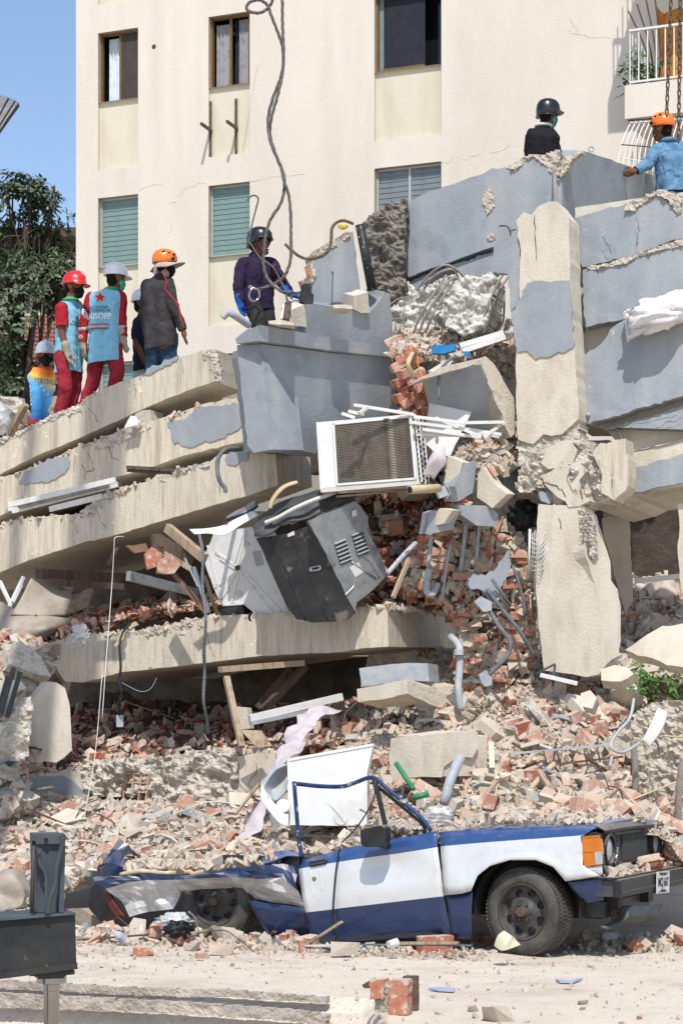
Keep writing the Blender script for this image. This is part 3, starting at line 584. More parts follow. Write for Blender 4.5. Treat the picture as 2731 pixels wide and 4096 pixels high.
# ---------- grey parapet block in the middle ----------
pr_ = Pl(20.75, .5, -.22, 6.2); pll = Pl(20.75, -1.0, -.12, 6.2)
cor = pr_.p(*tp(3, 1205, 560)); 
def plane_through(p, m, t_): return Pl(p.y - m * p.x, m, t_, p.z)
pr_ = plane_through(cor, .6, -.36); pll = plane_through(cor, -.6, .02)
pb = thing('parapet_block', pr_.p(*tp(3, 1250, 1030)), 'big grey painted parapet block tilted over the slab edges', 'parapet')
prism('front_face', t(3, '1197,545,1 1500,585,1 1798,612,1 1815,720 1835,872,2 1700,905 1568,940 1470,985 1450,1050 1330,1030 1290,1015 1250,1030'), pr_, 1.1, 'grey_paint', pb, 5, dirv=Vector((-.3, .95, .1)))
prism('side_face', t(3, '1087,552,1 1196,546,1 1250,1031,1 1165,1046 1135,1010 1120,850'), pll, .5, 'grey_paint', pb, 3, dirv=Vector((.6, .8, .1)))
prism('cap_front', t(3, '1190,458,1 1500,513,1 1787,560,1 1798,606,1 1500,574,1 1195,532,1'), pr_.off(.07), .6, 'grey_paint', pb, 2, dirv=Vector((-.35, .93, 0)))
prism('cap_side', t(3, '1080,522,2 1130,482,4 1190,458,2 1195,532,1 1088,546,2'), plane_through(pr_.off(.07).p(*tp(3, 1192, 500)), -.9, -.1), .6, 'grey_paint', pb, 3, dirv=Vector((.7, .7, 0)))
prism('upstand', t(3, '1400,368 1450,362 1500,372 1568,378 1640,385 1700,398 1755,330 1765,306 1790,318,1 1810,600,1 1500,560,1 1400,500,1'), pr_.off(-.12), .35, 'grey_paint', pb, 4)
prism('bare_plaster', t(3, '1335,390 1395,366 1408,470 1330,466'), pr_.off(-.10), .2, 'concrete', pb, 4)
prism('bare_plaster', t(4, '55,325 120,306 132,402 90,405 55,385'), pr_.off(-.08), .2, 'concrete', pb, 4)
p_up = plane_through(pr_.off(-.45).p(*tp(3, 1500, 300)), .3, -.05)
prism('wall_stub', t(3, '1425,360 1435,250 1432,150 1470,120 1500,95 1545,75 1590,40 1620,28,2 1640,200,4 1660,340,4 1640,372'), p_up, .22, 'grey_paint', pb, 5)
rough('broken_top', t(3, '1420,270 1428,140 1465,110 1500,88 1550,70 1590,35 1610,22 1605,48 1560,90 1500,110 1440,160 1437,270'), p_up.off(.01), .025, 6, 'mortar', pb, .2, 12)
tube('black_pipe', [p_up.off(.16).p(*tp(2, 84, 1032)), p_up.off(.18).p(*tp(4, 140, 300))], .048, 'pvc_black', None, seg=16, k=1, lab='stout black plastic pipe leaning against the grey wall stub', cat='pipe')
rough('rough_wall', t(4, '95,-10 130,-45 200,-90 235,-112 300,-118 305,-60 292,60 288,240 300,300 290,360 210,380 160,300 130,180 110,60'), Pl(22.2, -.1), .10, 8, 'dark_concrete', None, .4, 6, lab='dark rough broken concrete wall behind the black pipe', cat='wall')
# ---------- right-hand corner of the collapsed building ----------
ruin = thing('collapsed_wall', W(*tp(6, 1300, 250), 21.5), 'tilted grey painted wall and beams of the collapsed upper floors on the right', 'wall')
q1 = Pl(22.6, -.35)
prism('upper_panel', t(2, '303,930 340,912 375,890 470,856 560,826 640,802 690,772 720,775 745,768 790,755 835,727 880,708 915,735 960,790 1010,835,1 1010,1050,1 830,1105,1 710,1130,3 640,1150,3 520,1195,3 400,1235,3 287,1278,2 290,1100'), q1, .25, 'grey_paint', ruin, 4)
prism('lower_strip', t(4, '305,262 420,215 560,165 705,118 702,215 650,236 600,232 560,242 520,200 440,225 390,258 345,305'), q1.off(-.05), .2, 'grey_paint', ruin, 6, 14)
rough('bare_spot', t(2, '645,905 665,870 685,852 690,880 700,915 695,960 670,985 655,950'), q1.off(.012), .015, 6, 'mortar', ruin, .03, 20)
rough('bare_spot', t(2, '668,1085 685,1070 700,1075 704,1095 690,1105 670,1100'), q1.off(.012), .015, 6, 'mortar', ruin, .03, 20)
rough('broken_top', t(2, '745,770 790,750 835,722 870,708 900,712 1000,700 1010,745 1000,800 985,820 960,790 915,745 880,715 840,740 800,785'), q1.off(.005), .03, 6, 'mortar', ruin, .2, 12)
rough('bare_spot', t(2, '1005,745 1040,715 1090,690 1110,695 1060,730 1030,790 1000,818'), q1.off(.03), .02, 6, 'mortar', ruin, .1, 14)
q2 = plane_through(q1.p(*tp(2, 1001, 860)), 1.5, -.32)
prism('side_panel', t(2, '1001,825,1 1035,775,4 1062,728,4 1095,690 1200,722,2 1300,757,2 1450,815,2 1620,885,2 1640,930,2 1450,925,2 1300,955,2 1045,1040,2 1003,1010,1'), q2, .3, 'grey_paint', ruin, 3)
q3 = Pl(21.9, -.42, .05, 8)
prism('inner_wall', t(4, '1070,-80,1 1690,-170,1 1700,1040,1 1560,985,2 1420,1020,2 1310,1046,1 1200,930,1 1085,930,1'), q3.off(-.12), .5, 'concrete', ruin, 3)
for s, n, fr in (('1045,1008 1120,985 1300,938 1350,915 1385,930 1440,885 1500,930 1530,965 1545,985 1560,900 1640,880 1640,1075 1500,1108 1330,1178 1200,1205 1105,1226 1060,1160', 2, .0), ('1105,207 1150,196 1190,190 1300,175 1330,148 1400,135 1450,112 1560,88 1660,62 1660,425 1500,405 1300,432 1180,452 1120,470 1108,400', 4, .05),
                 ('1080,640 1110,600 1140,575 1190,545 1230,480 1262,455 1300,433 1450,410 1660,385 1660,757 1500,805 1200,893 1087,918', 4, .12), ('1195,938 1240,925 1400,882 1660,800 1660,962 1500,1003 1310,1046 1290,1000 1265,935', 4, .04), ('1316,1116 1400,1105 1435,1085 1500,1075 1560,1050 1660,1025 1660,1170 1500,1195 1440,1205 1380,1225 1322,1228', 4, .06)):
    prism('wall_panel', t(n, s), q3.off(fr), .14, 'grey_paint', ruin, 4, 20)
for s in ('1300,938 1385,905 1450,872 1490,875 1530,885 1560,905 1550,985 1525,960 1500,925 1440,893 1385,930 1340,972 1300,965',): rough('broken_edge', t(2, s), q3.off(.02), .03, 6, 'mortar', ruin, .1, 12)
for s in ('1105,190 1200,180 1330,140 1568,60 1660,40 1660,72 1560,95 1440,125 1350,150 1300,180 1150,205',): rough('broken_edge', t(4, s), q3.off(.06), .03, 6, 'mortar', ruin, .12, 12)
prism('cream_band', t(4, '1300,1048 1420,1018 1560,985 1660,960 1660,1060 1560,1080 1420,1108 1318,1122'), q3.off(.02), .1, 'concrete', ruin, 3)
prism('floor_beam', t(6, '1105,170,2 1200,60,3 1210,-40,3 1330,-60,3 1660,-60,1 1660,92,2 1450,122,2 1310,148,2 1250,178,2 1145,205,2'), q3.off(.03), 1.6, 'concrete', ruin, 3, dirv=BACK)
for s, n in (('1200,55 1225,100 1240,140', 4), ('1350,-45 1365,10 1355,60 1350,110', 4), ('1440,930 1520,900 1568,880', 4), ('1270,935 1350,890 1460,865 1568,840', 4)): crack(ruin, n, s, q3.off(.075 if n == 4 else .05), .006)
# the leaning corner column
col = thing('concrete_column', W(*tp(6, 1080, 980), 21), 'cream concrete corner column with a grey paint patch, cracked at mid height', 'column')
qc = Pl(21.3, -.42, .0, 6)
rough('column_core', t(6, '805,-320 1075,-320 1090,-120 1205,-60 1245,120 1240,170 1110,215 1150,400 1170,560 1210,900 1150,960 940,940 905,820 895,700 880,500 930,300 965,200 960,140 880,125 815,105'), qc.off(-.04), .03, 9, 'rough_concrete', col, .3, 8)
prism('upper_shaft', t(4, '800,-20 835,-60 870,-45 900,-85 950,-108 985,-108 1020,-60 1040,-35 1046,240,1 1052,360,2 1066,560,2 1085,800,2 1085,890 1060,915 1010,960 960,968 925,960 880,1005 850,1000 810,985 800,800 800,600 815,300 822,120'), qc, .36, 'concrete', col, 3, dirv=BACK)
prism('paint_patch', t(4, '778,398 800,370 850,268 900,255 960,262 1045,255 1053,360 1058,450 1062,562 1030,580 960,602 890,617 862,590 850,576 805,582 790,500'), qc, .025, 'grey_paint', col, 6, 14, front=.014)
prism('plaster_patch', t(4, '700,75 745,62 790,40 818,50 820,160 848,255 830,270 800,370 775,400 770,320 760,225 697,215'), qc.off(-.03), .1, 'grey_paint', col, 5, 14)
rough('broken_joint', t(6, '800,110 815,60 850,-10 880,-30 960,-70 1050,-110 1090,-120 1100,-60 1190,-40 1210,30 1205,90 1240,140 1250,175 1180,185 1100,190 1060,200 1010,140 960,110 900,120 850,140'), qc.off(.0), .09, 8, 'rough_concrete', col, .5, 6)
prism('joint_face', t(6, '905,-40 960,-75 1040,-105 1080,-60 1060,0 1010,20 950,30 915,5'), qc.off(.05), .3, 'concrete', col, 5); prism('joint_face', t(6, '960,40 1010,-10 1050,10 1110,-20 1125,40 1090,80 1095,150 1140,175 1090,200 1040,205 990,160 930,100 920,60'), qc.off(.06), .3, 'concrete', col, 6)
prism('joint_face', t(6, '1150,-45 1185,-90 1300,-110 1315,60 1300,130 1250,175 1190,140 1195,60'), qc.off(.10), .3, 'concrete_edge', col, 5)
prism('lower_shaft', t(6, '905,190 1010,195 1060,200 1098,190,2 1112,400,2 1160,560,2 1190,740,2 1218,922,2 1180,972 1120,985 1060,972 985,962 928,955 912,820 900,700 888,520 892,400 900,200'), qc.off(.05), .45, 'concrete', col, 3, dirv=Vector((.36, .93, 0)))
prism('side_cover', t(6, '1105,195 1140,215 1170,245 1192,320 1215,400 1232,455 1235,540 1262,580 1280,665 1280,820 1275,885 1218,924,2 1190,740,2 1160,560,2 1112,400,2'), plane_through(qc.off(.05).p(*tp(6, 1160, 560)), .9, .2), .2, 'concrete', col, 4)
rough('exposed_core', t(6, '1085,215 1125,225 1160,270 1150,330 1165,420 1150,440 1120,420 1100,360 1095,300'), qc.off(.065), .03, 6, 'rough_concrete', col, .1, 14)
for s in ('1128,225 1132,420', '1110,240 1108,390'): tube('stirrup', [qc.off(.09).p(*q) for q in t(6, s)], .009, 'rebar', col, seg=6, k=1)
for i in range(4): tube('stirrup', [qc.off(.1).p(*tp(6, 1092, 240 + i * 40)), qc.off(.1).p(*tp(6, 1150, 235 + i * 42))], .006, 'rebar', col, seg=5, k=1)
for n, s, off in ((6, '1000,260 1005,320', .055), (4, '880,-40 890,60 893,190', .005), (6, '1050,20 1035,80 1060,130 1090,140', .07), (6, '930,90 1000,115 1040,180', .065), (6, '1110,30 1120,80 1090,130 1110,170', .07), (6, '1240,60 1243,130', .12)): crack(col, n, s, qc.off(off), .006)
# grey lump of wall lying against the column
qd = Pl(20.9, -.1, -.75, 5)
lump = thing('wall_fragment', qd.p(*tp(4, 560, 960)), 'dark grey wall fragment leaning left of the column with a bare cream side', 'fragment')
prism('face', t(4, '365,710,2 480,672,2 633,640,1 690,780,1 770,965,2 700,955 560,930 420,910 395,810'), qd, .28, 'grey_paint', lump, 4, dirv=Vector((.15, .95, .25)))
prism('bare_side', t(4, '366,708 420,672 480,645 560,628 660,602 700,640 745,720 795,800 798,955 775,975 700,800 640,640 480,676'), plane_through(qd.p(*tp(4, 640, 700)), .5, .1), .3, 'mortar', lump, 4)
# mass behind the rebar pocket
rough('broken_concrete', t(4, '450,420 470,350 510,270 560,240 620,235 680,212 700,240 690,330 680,400 660,470 600,505 560,515 520,480 480,470'), Pl(21.55, -.3), .07, 5, 'pale_concrete', None, .5, 8, smooth=True, lab='pale ribbed lump of broken concrete between the rebars', cat='concrete lump')
rough('broken_concrete', t(4, '310,270 350,300 440,260 520,230 560,250 480,340 450,420 430,500 360,540 300,560 210,540 205,400 290,340'), Pl(21.9, -.3), .07, 6, 'pale_concrete', None, .4, 8, smooth=True, lab='grey broken concrete behind the bundle of bent rebars', cat='concrete lump')
rough('broken_concrete', t(4, '200,540 360,540 500,470 620,500 700,440 790,430 790,600 800,700 800,900 760,820 700,650 620,600 480,630 360,700 330,900 240,900 230,600'), Pl(21.9, -.2), .09, 7, 'pale_concrete', None, .5, 7, smooth=True, lab='heap of crumbled concrete between the parapet block and the column', cat='concrete lump')
# concrete blocks lower down
def block(s, n, pl, depth, lab, m='concrete', jit=5, dirv=None, cat='block'): return prism('concrete_block', t(n, s), pl, depth, m, None, jit, lab=lab, cat=cat, dirv=dirv, grp='broken concrete blocks')
block('150,108 175,85 230,30 262,35 300,60 322,140 328,240 332,345 300,375 260,402 210,395 175,402 135,330 138,140', 7, Pl(19.6, -.3, .1, 2), .22, 'upright cream slab fragment at the left under the floor slab', jit=2, dirv=Vector((-.45, .9, 0)))
rough('concrete_block', t(7, '25,300 60,220 100,150 140,100 150,130 135,330 140,380 80,395 30,350'), Pl(19.9, .3), .05, 8, 'rough_concrete', None, .4, 7, lab='rough broken flank left of the upright slab fragment', cat='block', grp='broken concrete blocks')
block('225,292,2 340,275,2 372,280,1 372,466,1 300,472 225,470 215,380', 8, Pl(18.9, -.42), .7, 'squared concrete block above the car bonnet', dirv=Vector((.85, .53, 0)))
block('372,280 470,268 560,255 622,260 628,330 600,380 540,372 470,420 460,470 372,466', 8, plane_through(Pl(18.9, -.42).p(*tp(8, 373, 370)), .5, 0), .5, 'grey sided half of the squared block above the car bonnet')
block('950,772 1010,752 1055,735 1225,728 1400,728 1568,735 1760,745 1780,850 1568,850 1300,850 1060,838 1045,790', 7, Pl(18.5, -.2), .5, 'low cream slab lying behind the car door window')
crack(bpy.data.objects['concrete_block.004'], 7, '1222,730 1225,775 1235,810', Pl(18.5, -.2), .006)
block('80,945,2 230,925,1 300,920,1 395,922,2 402,1005 300,1000 90,1030', 6, Pl(20.6, -.3), .4, 'grey concrete trough edge in the gap under the long slab', 'pvc_grey', 3)
tb = block('70,1040 180,1020 302,995,1 305,1060,2 200,1085 75,1100', 6, Pl(20.2, -.5), .3, 'pale tread of a concrete stair lying below the trough', 'concrete', 3, dirv=Vector((.75, .66, -.2)))
block('305,995 340,1010 480,1068 482,1100 440,1122 305,1062', 6, plane_through(Pl(20.2, -.5).p(*tp(6, 305, 1030)), .6, 0), .25, 'ribbed side of the fallen stair tread', 'mortar', 4)
block('1300,860 1400,790 1470,750 1568,738 1640,760 1640,1000 1568,940 1490,930 1430,900', 6, Pl(20.6, -.3, .35, 3), .2, 'large pale slab piece lying at the right edge under the cave', jit=5)
block('1190,950 1250,930 1310,940 1340,970 1280,1005 1190,1000', 6, Pl(20.3, -.3, .5, 3), .16, 'flat cream fragment at the foot of the column')
block('1095,1060 1140,1045 1170,1080 1150,1130 1105,1120', 6, Pl(20.0, -.3, .4, 3), .15, 'cream fragment right of the red bricks below the column')
block('0,600 60,560 180,560 290,520 330,500 345,545 280,590 200,610 90,640 0,660', 8, Pl(19.9, -.3, .9, 2), .05, 'cream plaster sheet low on the right heap') if 0 else None
rough('retaining_wall', t(8, '1330,180 1420,130 1568,120 1700,130 1700,820 1520,800 1440,690 1390,640 1350,480 1335,300'), Pl(20.25, -.5), .07, 8, 'mortar', None, .5, 6, lab='pitted concrete wall with bared ribbed bars at the right edge', cat='wall')
# dark room behind the right cave, back wall coloured dark as shade
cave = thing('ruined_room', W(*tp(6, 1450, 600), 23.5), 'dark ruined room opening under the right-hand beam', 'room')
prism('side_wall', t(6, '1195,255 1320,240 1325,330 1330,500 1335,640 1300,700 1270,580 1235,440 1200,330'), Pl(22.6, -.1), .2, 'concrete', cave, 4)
prism('back_wall', t(6, '1200,150 1720,60 1720,800 1200,800'), Pl(26.4), .2, 'shade_core', cave, 0)
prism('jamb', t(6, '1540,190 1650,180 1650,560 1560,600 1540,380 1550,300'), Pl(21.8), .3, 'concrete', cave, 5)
# ---------- rubble heaps ----------
mat('plaster', ['#c4b9a8', '#b3a796', '#cec5b6', '#b9b2a8'], 6, .96, .6, 24, rnd=.7, dust=.35)
def crs(P, u):
    n = len(P) - 1; x = min(max(u, 0), .99999) * n; i = int(x); f = x - i
    p0, p1, p2, p3 = P[max(i - 1, 0)], P[i], P[i + 1], P[min(i + 2, n)]
    return .5 * ((2 * p1) + (p2 - p0) * f + (2 * p0 - 5 * p1 + 4 * p2 - p3) * f * f + (3 * p1 - p0 - 3 * p2 + p3) * f ** 3)
class Patch:
    def __init__(s, n, rows, amp=.07, freq=2.6): s.R = [[W(*q) for q in t(n, r)] for r in rows]; s.amp, s.freq = amp, freq
    def base(s, u, v): return crs([crs(r, u) for r in s.R], v)
    def at(s, u, v):
        p = s.base(u, v); e = .01; du = s.base(min(1, u + e), v) - s.base(max(0, u - e), v); dv = s.base(u, min(1, v + e)) - s.base(u, max(0, v - e)); n = du.cross(dv).normalized()
        if n.y > .3 and n.z < .3 or n.z < -.2: n = -n
        return p + n * s.amp * (fbm(p * s.freq) + .35 * abs(fbm(p * s.freq * 4, 2))), n
    def mesh(s, name, nu, nv, m, lab):
        vs = [s.at(i / nu, j / nv)[0] for j in range(nv + 1) for i in range(nu + 1)]; fs = []
        for j in range(nv):
            for i in range(nu): a = j * (nu + 1) + i; fs.append((a, a + 1, a + nu + 2, a + nu + 1))
        return mk(name, vs, fs, m, lab=lab, kind='structure')
rg = random.Random(21)
def chunk_pts(sx, sy, sz, n=11): return [Vector((rg.uniform(-1, 1) * sx, rg.uniform(-1, 1) * sy, rg.choice((-1, 1)) * rg.uniform(.55, 1) * sz)) for _ in range(n)]
CH_M = [hullmesh('chunk_%d' % i, chunk_pts(.1, .075, .045), 'chunk') for i in range(10)]
SH_M = [hullmesh('shard_%d' % i, [Vector((math.cos(a) * r, math.sin(a) * r * .8, z)) for a, r in [(k * 1.05 + rg.uniform(-.4, .4), rg.uniform(.5, 1.1) * .09) for k in range(6)] for z in (-.007, .007)], 'tile_shard') for i in range(8)]
def brick_pts(br):
    P = [];
    for i in (-1, 1):
        for j in (-1, 1):
            for k in (-1, 1):
                c = Vector((i * .105, j * .055, k * .042))
                if i == 1 and rg.random() < br: P += [c * .99 + Vector((-rg.uniform(.02, .09), 0, 0)), c + Vector((-.01, -j * rg.uniform(.0, .05), -k * .02))]
                else: P += [c + Vector((-i * .006, 0, 0)), c + Vector((0, -j * .006, 0))]
    return P
BR_M = [hullmesh('brick_%d' % i, brick_pts(.15 + .09 * i), 'brick') for i in range(8)]
PS_M = [hullmesh('plate_%d' % i, [Vector((math.cos(a) * r, math.sin(a) * r * .75, z * rg.uniform(.7, 1.3))) for a, r in [(k * .9 + rg.uniform(-.35, .35), rg.uniform(.55, 1.1) * .16) for k in range(7)] for z in (-.02, .02)], 'grey_paint' if i == 3 else 'plaster') for i in range(8)]
def put(name, me, loc, rot, sc, lab=None, cat=None, grp=None, par=None):
    o = bpy.data.objects.new(name, me); scene.collection.objects.link(o); o.rotation_euler = rot; o.scale = sc
    o.location = loc if not par else Vector(loc) - WLOC[par.name]
    if par: o.parent = par
    WLOC[o.name] = Vector(loc); return props(o, lab, cat, grp)
def rrot(flat=0.): return Euler((rg.gauss(0, 1.2 - flat), rg.gauss(0, 1.2 - flat), rg.uniform(0, 6.28)))
LM = {}
def where(p, zone):
    """words for the landmark nearest to a piece"""
    L_ = LM.get(zone)
    if not L_: return zone
    x = (p.x / p.y * F + CX) / 1.7417; y = (YH - (p.z - CH) / p.y * F) / 1.7417
    return min(L_, key=lambda q: (q[0] - x) ** 2 + (q[1] - y) ** 2)[2]
def size(s, a=.85, b=1.2): return 'small' if s < a else 'large' if s > b else 'middling'
def scatter(pt, zone, nb, nc, ns, u=(0, 1), v=(0, 1), sz=1., brick_u=None):
    for kind, cnt in (('brick', nb), ('chunk', nc), ('shard', ns)):
        for _ in range(cnt):
            a, b = rg.uniform(*u), rg.uniform(*v)
            if kind == 'brick' and brick_u: a = rg.uniform(*brick_u)
            p, n = pt.at(a, b); s = sz * rg.uniform(.75, 1.25)
            if kind == 'brick': put('brick', rg.choice(BR_M), p + n * .02, rrot(), (s * rg.uniform(.6, 1), s, s), '%s red clay brick %s' % (size(s, .98, 1.15), where(p, zone)), 'brick', 'bricks ' + zone)
            elif kind == 'chunk':
                s = sz * rg.choice((.6, .8, .9, 1.1, 1.5)) * rg.uniform(.8, 1.2); put('concrete_chunk', rg.choice(CH_M), p + n * .02, rrot(.3), (s, s, s * rg.uniform(.6, 1.1)), '%s broken concrete chunk %s' % (size(s), where(p, zone)), 'chunk', 'chunks ' + zone)
            else:
                s *= rg.uniform(.7, 1.4); put('tile_shard', rg.choice(SH_M), p + n * .03, rrot(.5), (s, s, s), '%s broken floor tile shard %s' % (size(s, .9, 1.3), where(p, zone)), 'tile shard', 'shards ' + zone)
def chips(pt, cnt, name, lab, mats, u=(0, 1), v=(0, 1), s0=.014, s1=.055, lift=.015, fn=None):
    vs, fs, mi = [], [], []
    for _ in range(cnt):
        if fn: p, n = fn()
        else: p, n = pt.at(rg.uniform(*u), rg.uniform(*v))
        s = s0 + (s1 - s0) * rg.random() ** 3.2; E = rrot(.2).to_matrix(); b = len(vs); p = p + n * (lift + s * .3 * rg.random())
        hx, hy, hz = s * rg.uniform(.7, 1.5), s * rg.uniform(.5, 1), s * rg.uniform(.12, .5)
        for i, j, k in ((-1, -1, -1), (1, -1, -1), (1, 1, -1), (-1, 1, -1), (-1, -1, 1), (1, -1, 1), (1, 1, 1), (-1, 1, 1)):
            vs.append(p + E @ Vector((i * hx * rg.uniform(.5, 1.1), j * hy * rg.uniform(.5, 1.1), k * hz * rg.uniform(.7, 1.1))))
        fs += [tuple(b + q for q in f) for f in ((3, 2, 1, 0), (4, 5, 6, 7), (0, 1, 5, 4), (1, 2, 6, 5), (2, 3, 7, 6), (3, 0, 4, 7))]; mi += [rg.choices(range(len(mats)), weights=[q[1] for q in mats])[0]] * 6
    return mk(name, vs, fs, [q[0] for q in mats], lab=lab, kind='stuff', mi=mi)
MIX_D = [('brick_wall', 4), ('chunk', 2), ('brick_dusty', 2), ('dark_wood', 1.5)]; MIX_L = [('chunk', 7), ('brick_dusty', 1.7), ('tile_shard', .9)]; MIX_R = [('chunk', 7), ('brick_dusty', 2.2), ('tile_shard', .35)]  # MIX_D: brown brick and wood of the gaps, chosen dark to deepen their shade
ZA, ZB, ZC, ZD, ZE, ZF, ZH = ('in the heap above the crushed car rear', 'in the heap above the car bonnet', 'in the dark gap under the long slab', 'in the dark gap under the third slab', 'lying on the road before the car', 'below the cave at the right edge', 'in the heap at the far left edge')
LM[ZA] = [(130, 1900, 'behind the outrigger jack'), (300, 1900, 'above the crushed car tail'), (450, 1930, 'above the crushed roof of the car'), (250, 1850, 'below the grey patch of the broken beam'), (400, 1850, 'under the hollow clay block'), (520, 1850, 'left of the lace cloth end'), (620, 1940, 'by the torn rear pillar of the car'), (620, 1850, 'at the foot of the lace cloth'), (750, 1950, 'inside the empty car door window'), (930, 1880, 'by the car windscreen pillar'), (760, 1690, 'above the refrigerator'), (900, 1650, 'on top of the squared block'), (60, 1960, 'at the left edge behind the outrigger'), (650, 1720, 'beside the upper end of the lace cloth')]
LM[ZF] = [(1440, 1540, 'right of the column foot below the dark room'), (1520, 1540, 'above the green sapling'), (1450, 1450, 'at the mouth of the dark room'), (1540, 1440, 'inside the dark room at the right edge')]
LM[ZH] = [(-10, 1860, 'low at the left edge'), (20, 1780, 'left of the grey beam patch'), (10, 1680, 'left of the upright slab fragment'), (40, 1590, 'above the upright slab fragment'), (10, 1520, 'below the overturned tub'), (80, 1520, 'at the left end of the long slab')]
LM[ZD] = [(150, 1440, 'in the gap above the left end of the long slab'), (260, 1420, 'in the gap above the black conduit'), (350, 1400, 'in the gap before the dark beams'), (460, 1385, 'in the gap left of the washing machine')]
LM[ZB] = [(1290, 1580, 'at the foot of the column'), (1040, 1800, 'beside the thick grey vent pipe'), (1300, 1720, 'over the crushed rusty rack'), (1200, 1885, 'along the rear half of the bonnet'), (1350, 1880, 'along the front half of the bonnet'), (1000, 1650, 'on the squared block beside the drain pipe'), (1470, 1820, 'beside the pitted right wall'), (1230, 1800, 'around the leaning cream pipe'), (1120, 1610, 'below the ruined brick wall'), (1150, 1720, 'between the squared block and the rack'), (1480, 1650, 'below the green sapling'), (1400, 1620, 'right of the column foot'), (1380, 1780, 'by the dark steel plate')]
LM[ZC] = [(200, 1680, 'in the gap behind the upright fragment'), (330, 1660, 'in the gap around the hanging switch box'), (470, 1680, 'in the gap below the long conduit'), (560, 1650, 'in the gap beside the timber post'), (700, 1640, 'in the gap behind the long white strip'), (900, 1640, 'in the gap below the fallen stair tread'), (300, 1730, 'on the left half of the broken beam'), (520, 1720, 'on the right half of the broken beam')]
PA = Patch('o', ['-120,2100,17.9 100,2085,17.9 230,1985,18.0 450,1972,17.9 700,1972,17.4 880,1955,17.15 1010,1945,17.1', '-120,1930,18.9 150,1925,18.9 300,1925,18.9 450,1920,18.8 650,1905,18.7 850,1890,18.3 1010,1885,18.2', '-120,1880,19.9 150,1885,19.9 300,1880,19.9 450,1875,19.9 620,1850,19.8 850,1800,19.6 1010,1790,19.6', '-120,1845,21 60,1850,21 200,1855,21 300,1850,21 520,1840,21 850,1690,20.8 1010,1680,20.8', '-120,1820,22 60,1830,22 200,1835,22 300,1830,22 520,1815,22 850,1640,22 1010,1590,22'], .08)
PA.mesh('rubble_heap', 150, 90, 'rubble_dust', 'dusty heap of rubble rising behind the crushed car rear')
PB = Patch('o', ['960,1950,17.1 1100,1915,16.9 1250,1905,16.5 1380,1900,16.3 1480,1925,16.7 1640,2010,17.2', '960,1850,18.4 1100,1835,18.4 1250,1835,18.2 1380,1835,18.2 1480,1860,18.4 1640,1890,18.8', '960,1720,20 1100,1720,19.8 1250,1720,19.6 1380,1710,19.8 1480,1690,20.2 1640,1670,20.4', '960,1600,21.4 1100,1590,21.2 1250,1585,21 1380,1585,21 1480,1575,21 1640,1560,21', '960,1500,22.6 1100,1500,22.3 1250,1520,22 1380,1500,22.4 1480,1470,22.4 1640,1440,22.6'], .1)
PB.mesh('rubble_heap', 110, 90, 'rubble_dust', 'dusty heap of bricks and concrete rising behind the car bonnet')
PC = Patch('o', ['100,1768,21.6 300,1758,21.4 550,1748,21.3 800,1700,20.9 1060,1640,20.8', '100,1715,23 300,1705,22.9 550,1700,22.8 800,1660,22.4 1060,1610,22.4', '100,1670,25 300,1655,25 550,1660,25 800,1640,24.6 1060,1590,24.6', '100,1620,27 300,1610,27 550,1620,27 800,1610,26.5 1060,1560,26.5'], .13)
PC.mesh('rubble_heap', 90, 50, 'shade_brown', 'shaded rubble filling the gap under the long slab')
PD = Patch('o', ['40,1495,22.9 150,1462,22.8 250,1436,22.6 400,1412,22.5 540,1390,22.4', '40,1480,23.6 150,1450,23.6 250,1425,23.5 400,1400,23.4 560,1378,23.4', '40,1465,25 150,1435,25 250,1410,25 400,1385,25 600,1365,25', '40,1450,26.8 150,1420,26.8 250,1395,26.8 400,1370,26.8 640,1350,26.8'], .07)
PD.mesh('rubble_heap', 70, 45, 'shade_brown', 'shaded rubble filling the gap under the third slab')
PF = Patch('o', ['1395,1580,20.8 1470,1560,20.6 1560,1560,20.4 1680,1560,20.4', '1400,1500,22 1470,1480,21.8 1560,1470,21.8 1680,1460,21.8', '1410,1430,23 1470,1410,23 1560,1400,23 1680,1390,23', '1410,1360,24.4 1470,1340,24.4 1560,1330,24.4 1680,1320,24.4'], .09)
PF.mesh('rubble_heap', 40, 40, 'rubble_dust', 'rubble spilling out of the dark room at the right')
PH = Patch('o', ['-120,1900,19 0,1880,19 30,1860,19.2 50,1850,19.6', '-120,1700,20.2 0,1690,20.2 30,1680,20.2 60,1690,20.8', '-120,1560,21.2 0,1550,21.2 50,1545,21.2 100,1560,21.8', '-120,1460,22 0,1470,22 60,1480,22 120,1500,22.4'], .1)
PH.mesh('rubble_heap', 40, 60, 'rubble_dust', 'rubble heaped against the slab ends at the far left')
def gsample():
    while True:
        y = 16.8 - 5.6 * rg.random() ** 1.7; x = rg.uniform(-2.9, 3.0) * y / 16
        if rg.random() < .25 + .75 * (max(0, (y - 14) / 2.4)) ** 2: return Vector((x, y, ground_z(x, y))), Vector((0, 0, 1))
chips(PA, 9000, 'rubble_chips', 'fine broken plaster, brick and tile covering the left heap', MIX_L, s1=.065)
chips(PB, 6000, 'rubble_chips', 'fine broken brick and plaster covering the right heap', MIX_R, s1=.06)
chips(PC, 3000, 'rubble_chips', 'fine rubble in the gap under the long slab', MIX_D, s1=.085, v=(0, .8)); chips(PD, 2000, 'rubble_chips', 'fine rubble in the gap under the third slab', MIX_D, s1=.075, v=(0, .8))
chips(PF, 1800, 'rubble_chips', 'fine rubble below the dark room', MIX_R, s1=.085); chips(PH, 2500, 'rubble_chips', 'fine rubble at the far left', MIX_L, s1=.085)
chips(None, 3200, 'road_grit', 'grit and brick crumbs scattered over the road', [('chunk', 5), ('brick_dusty', 1.5)], s0=.004, s1=.026, lift=.001, fn=gsample)
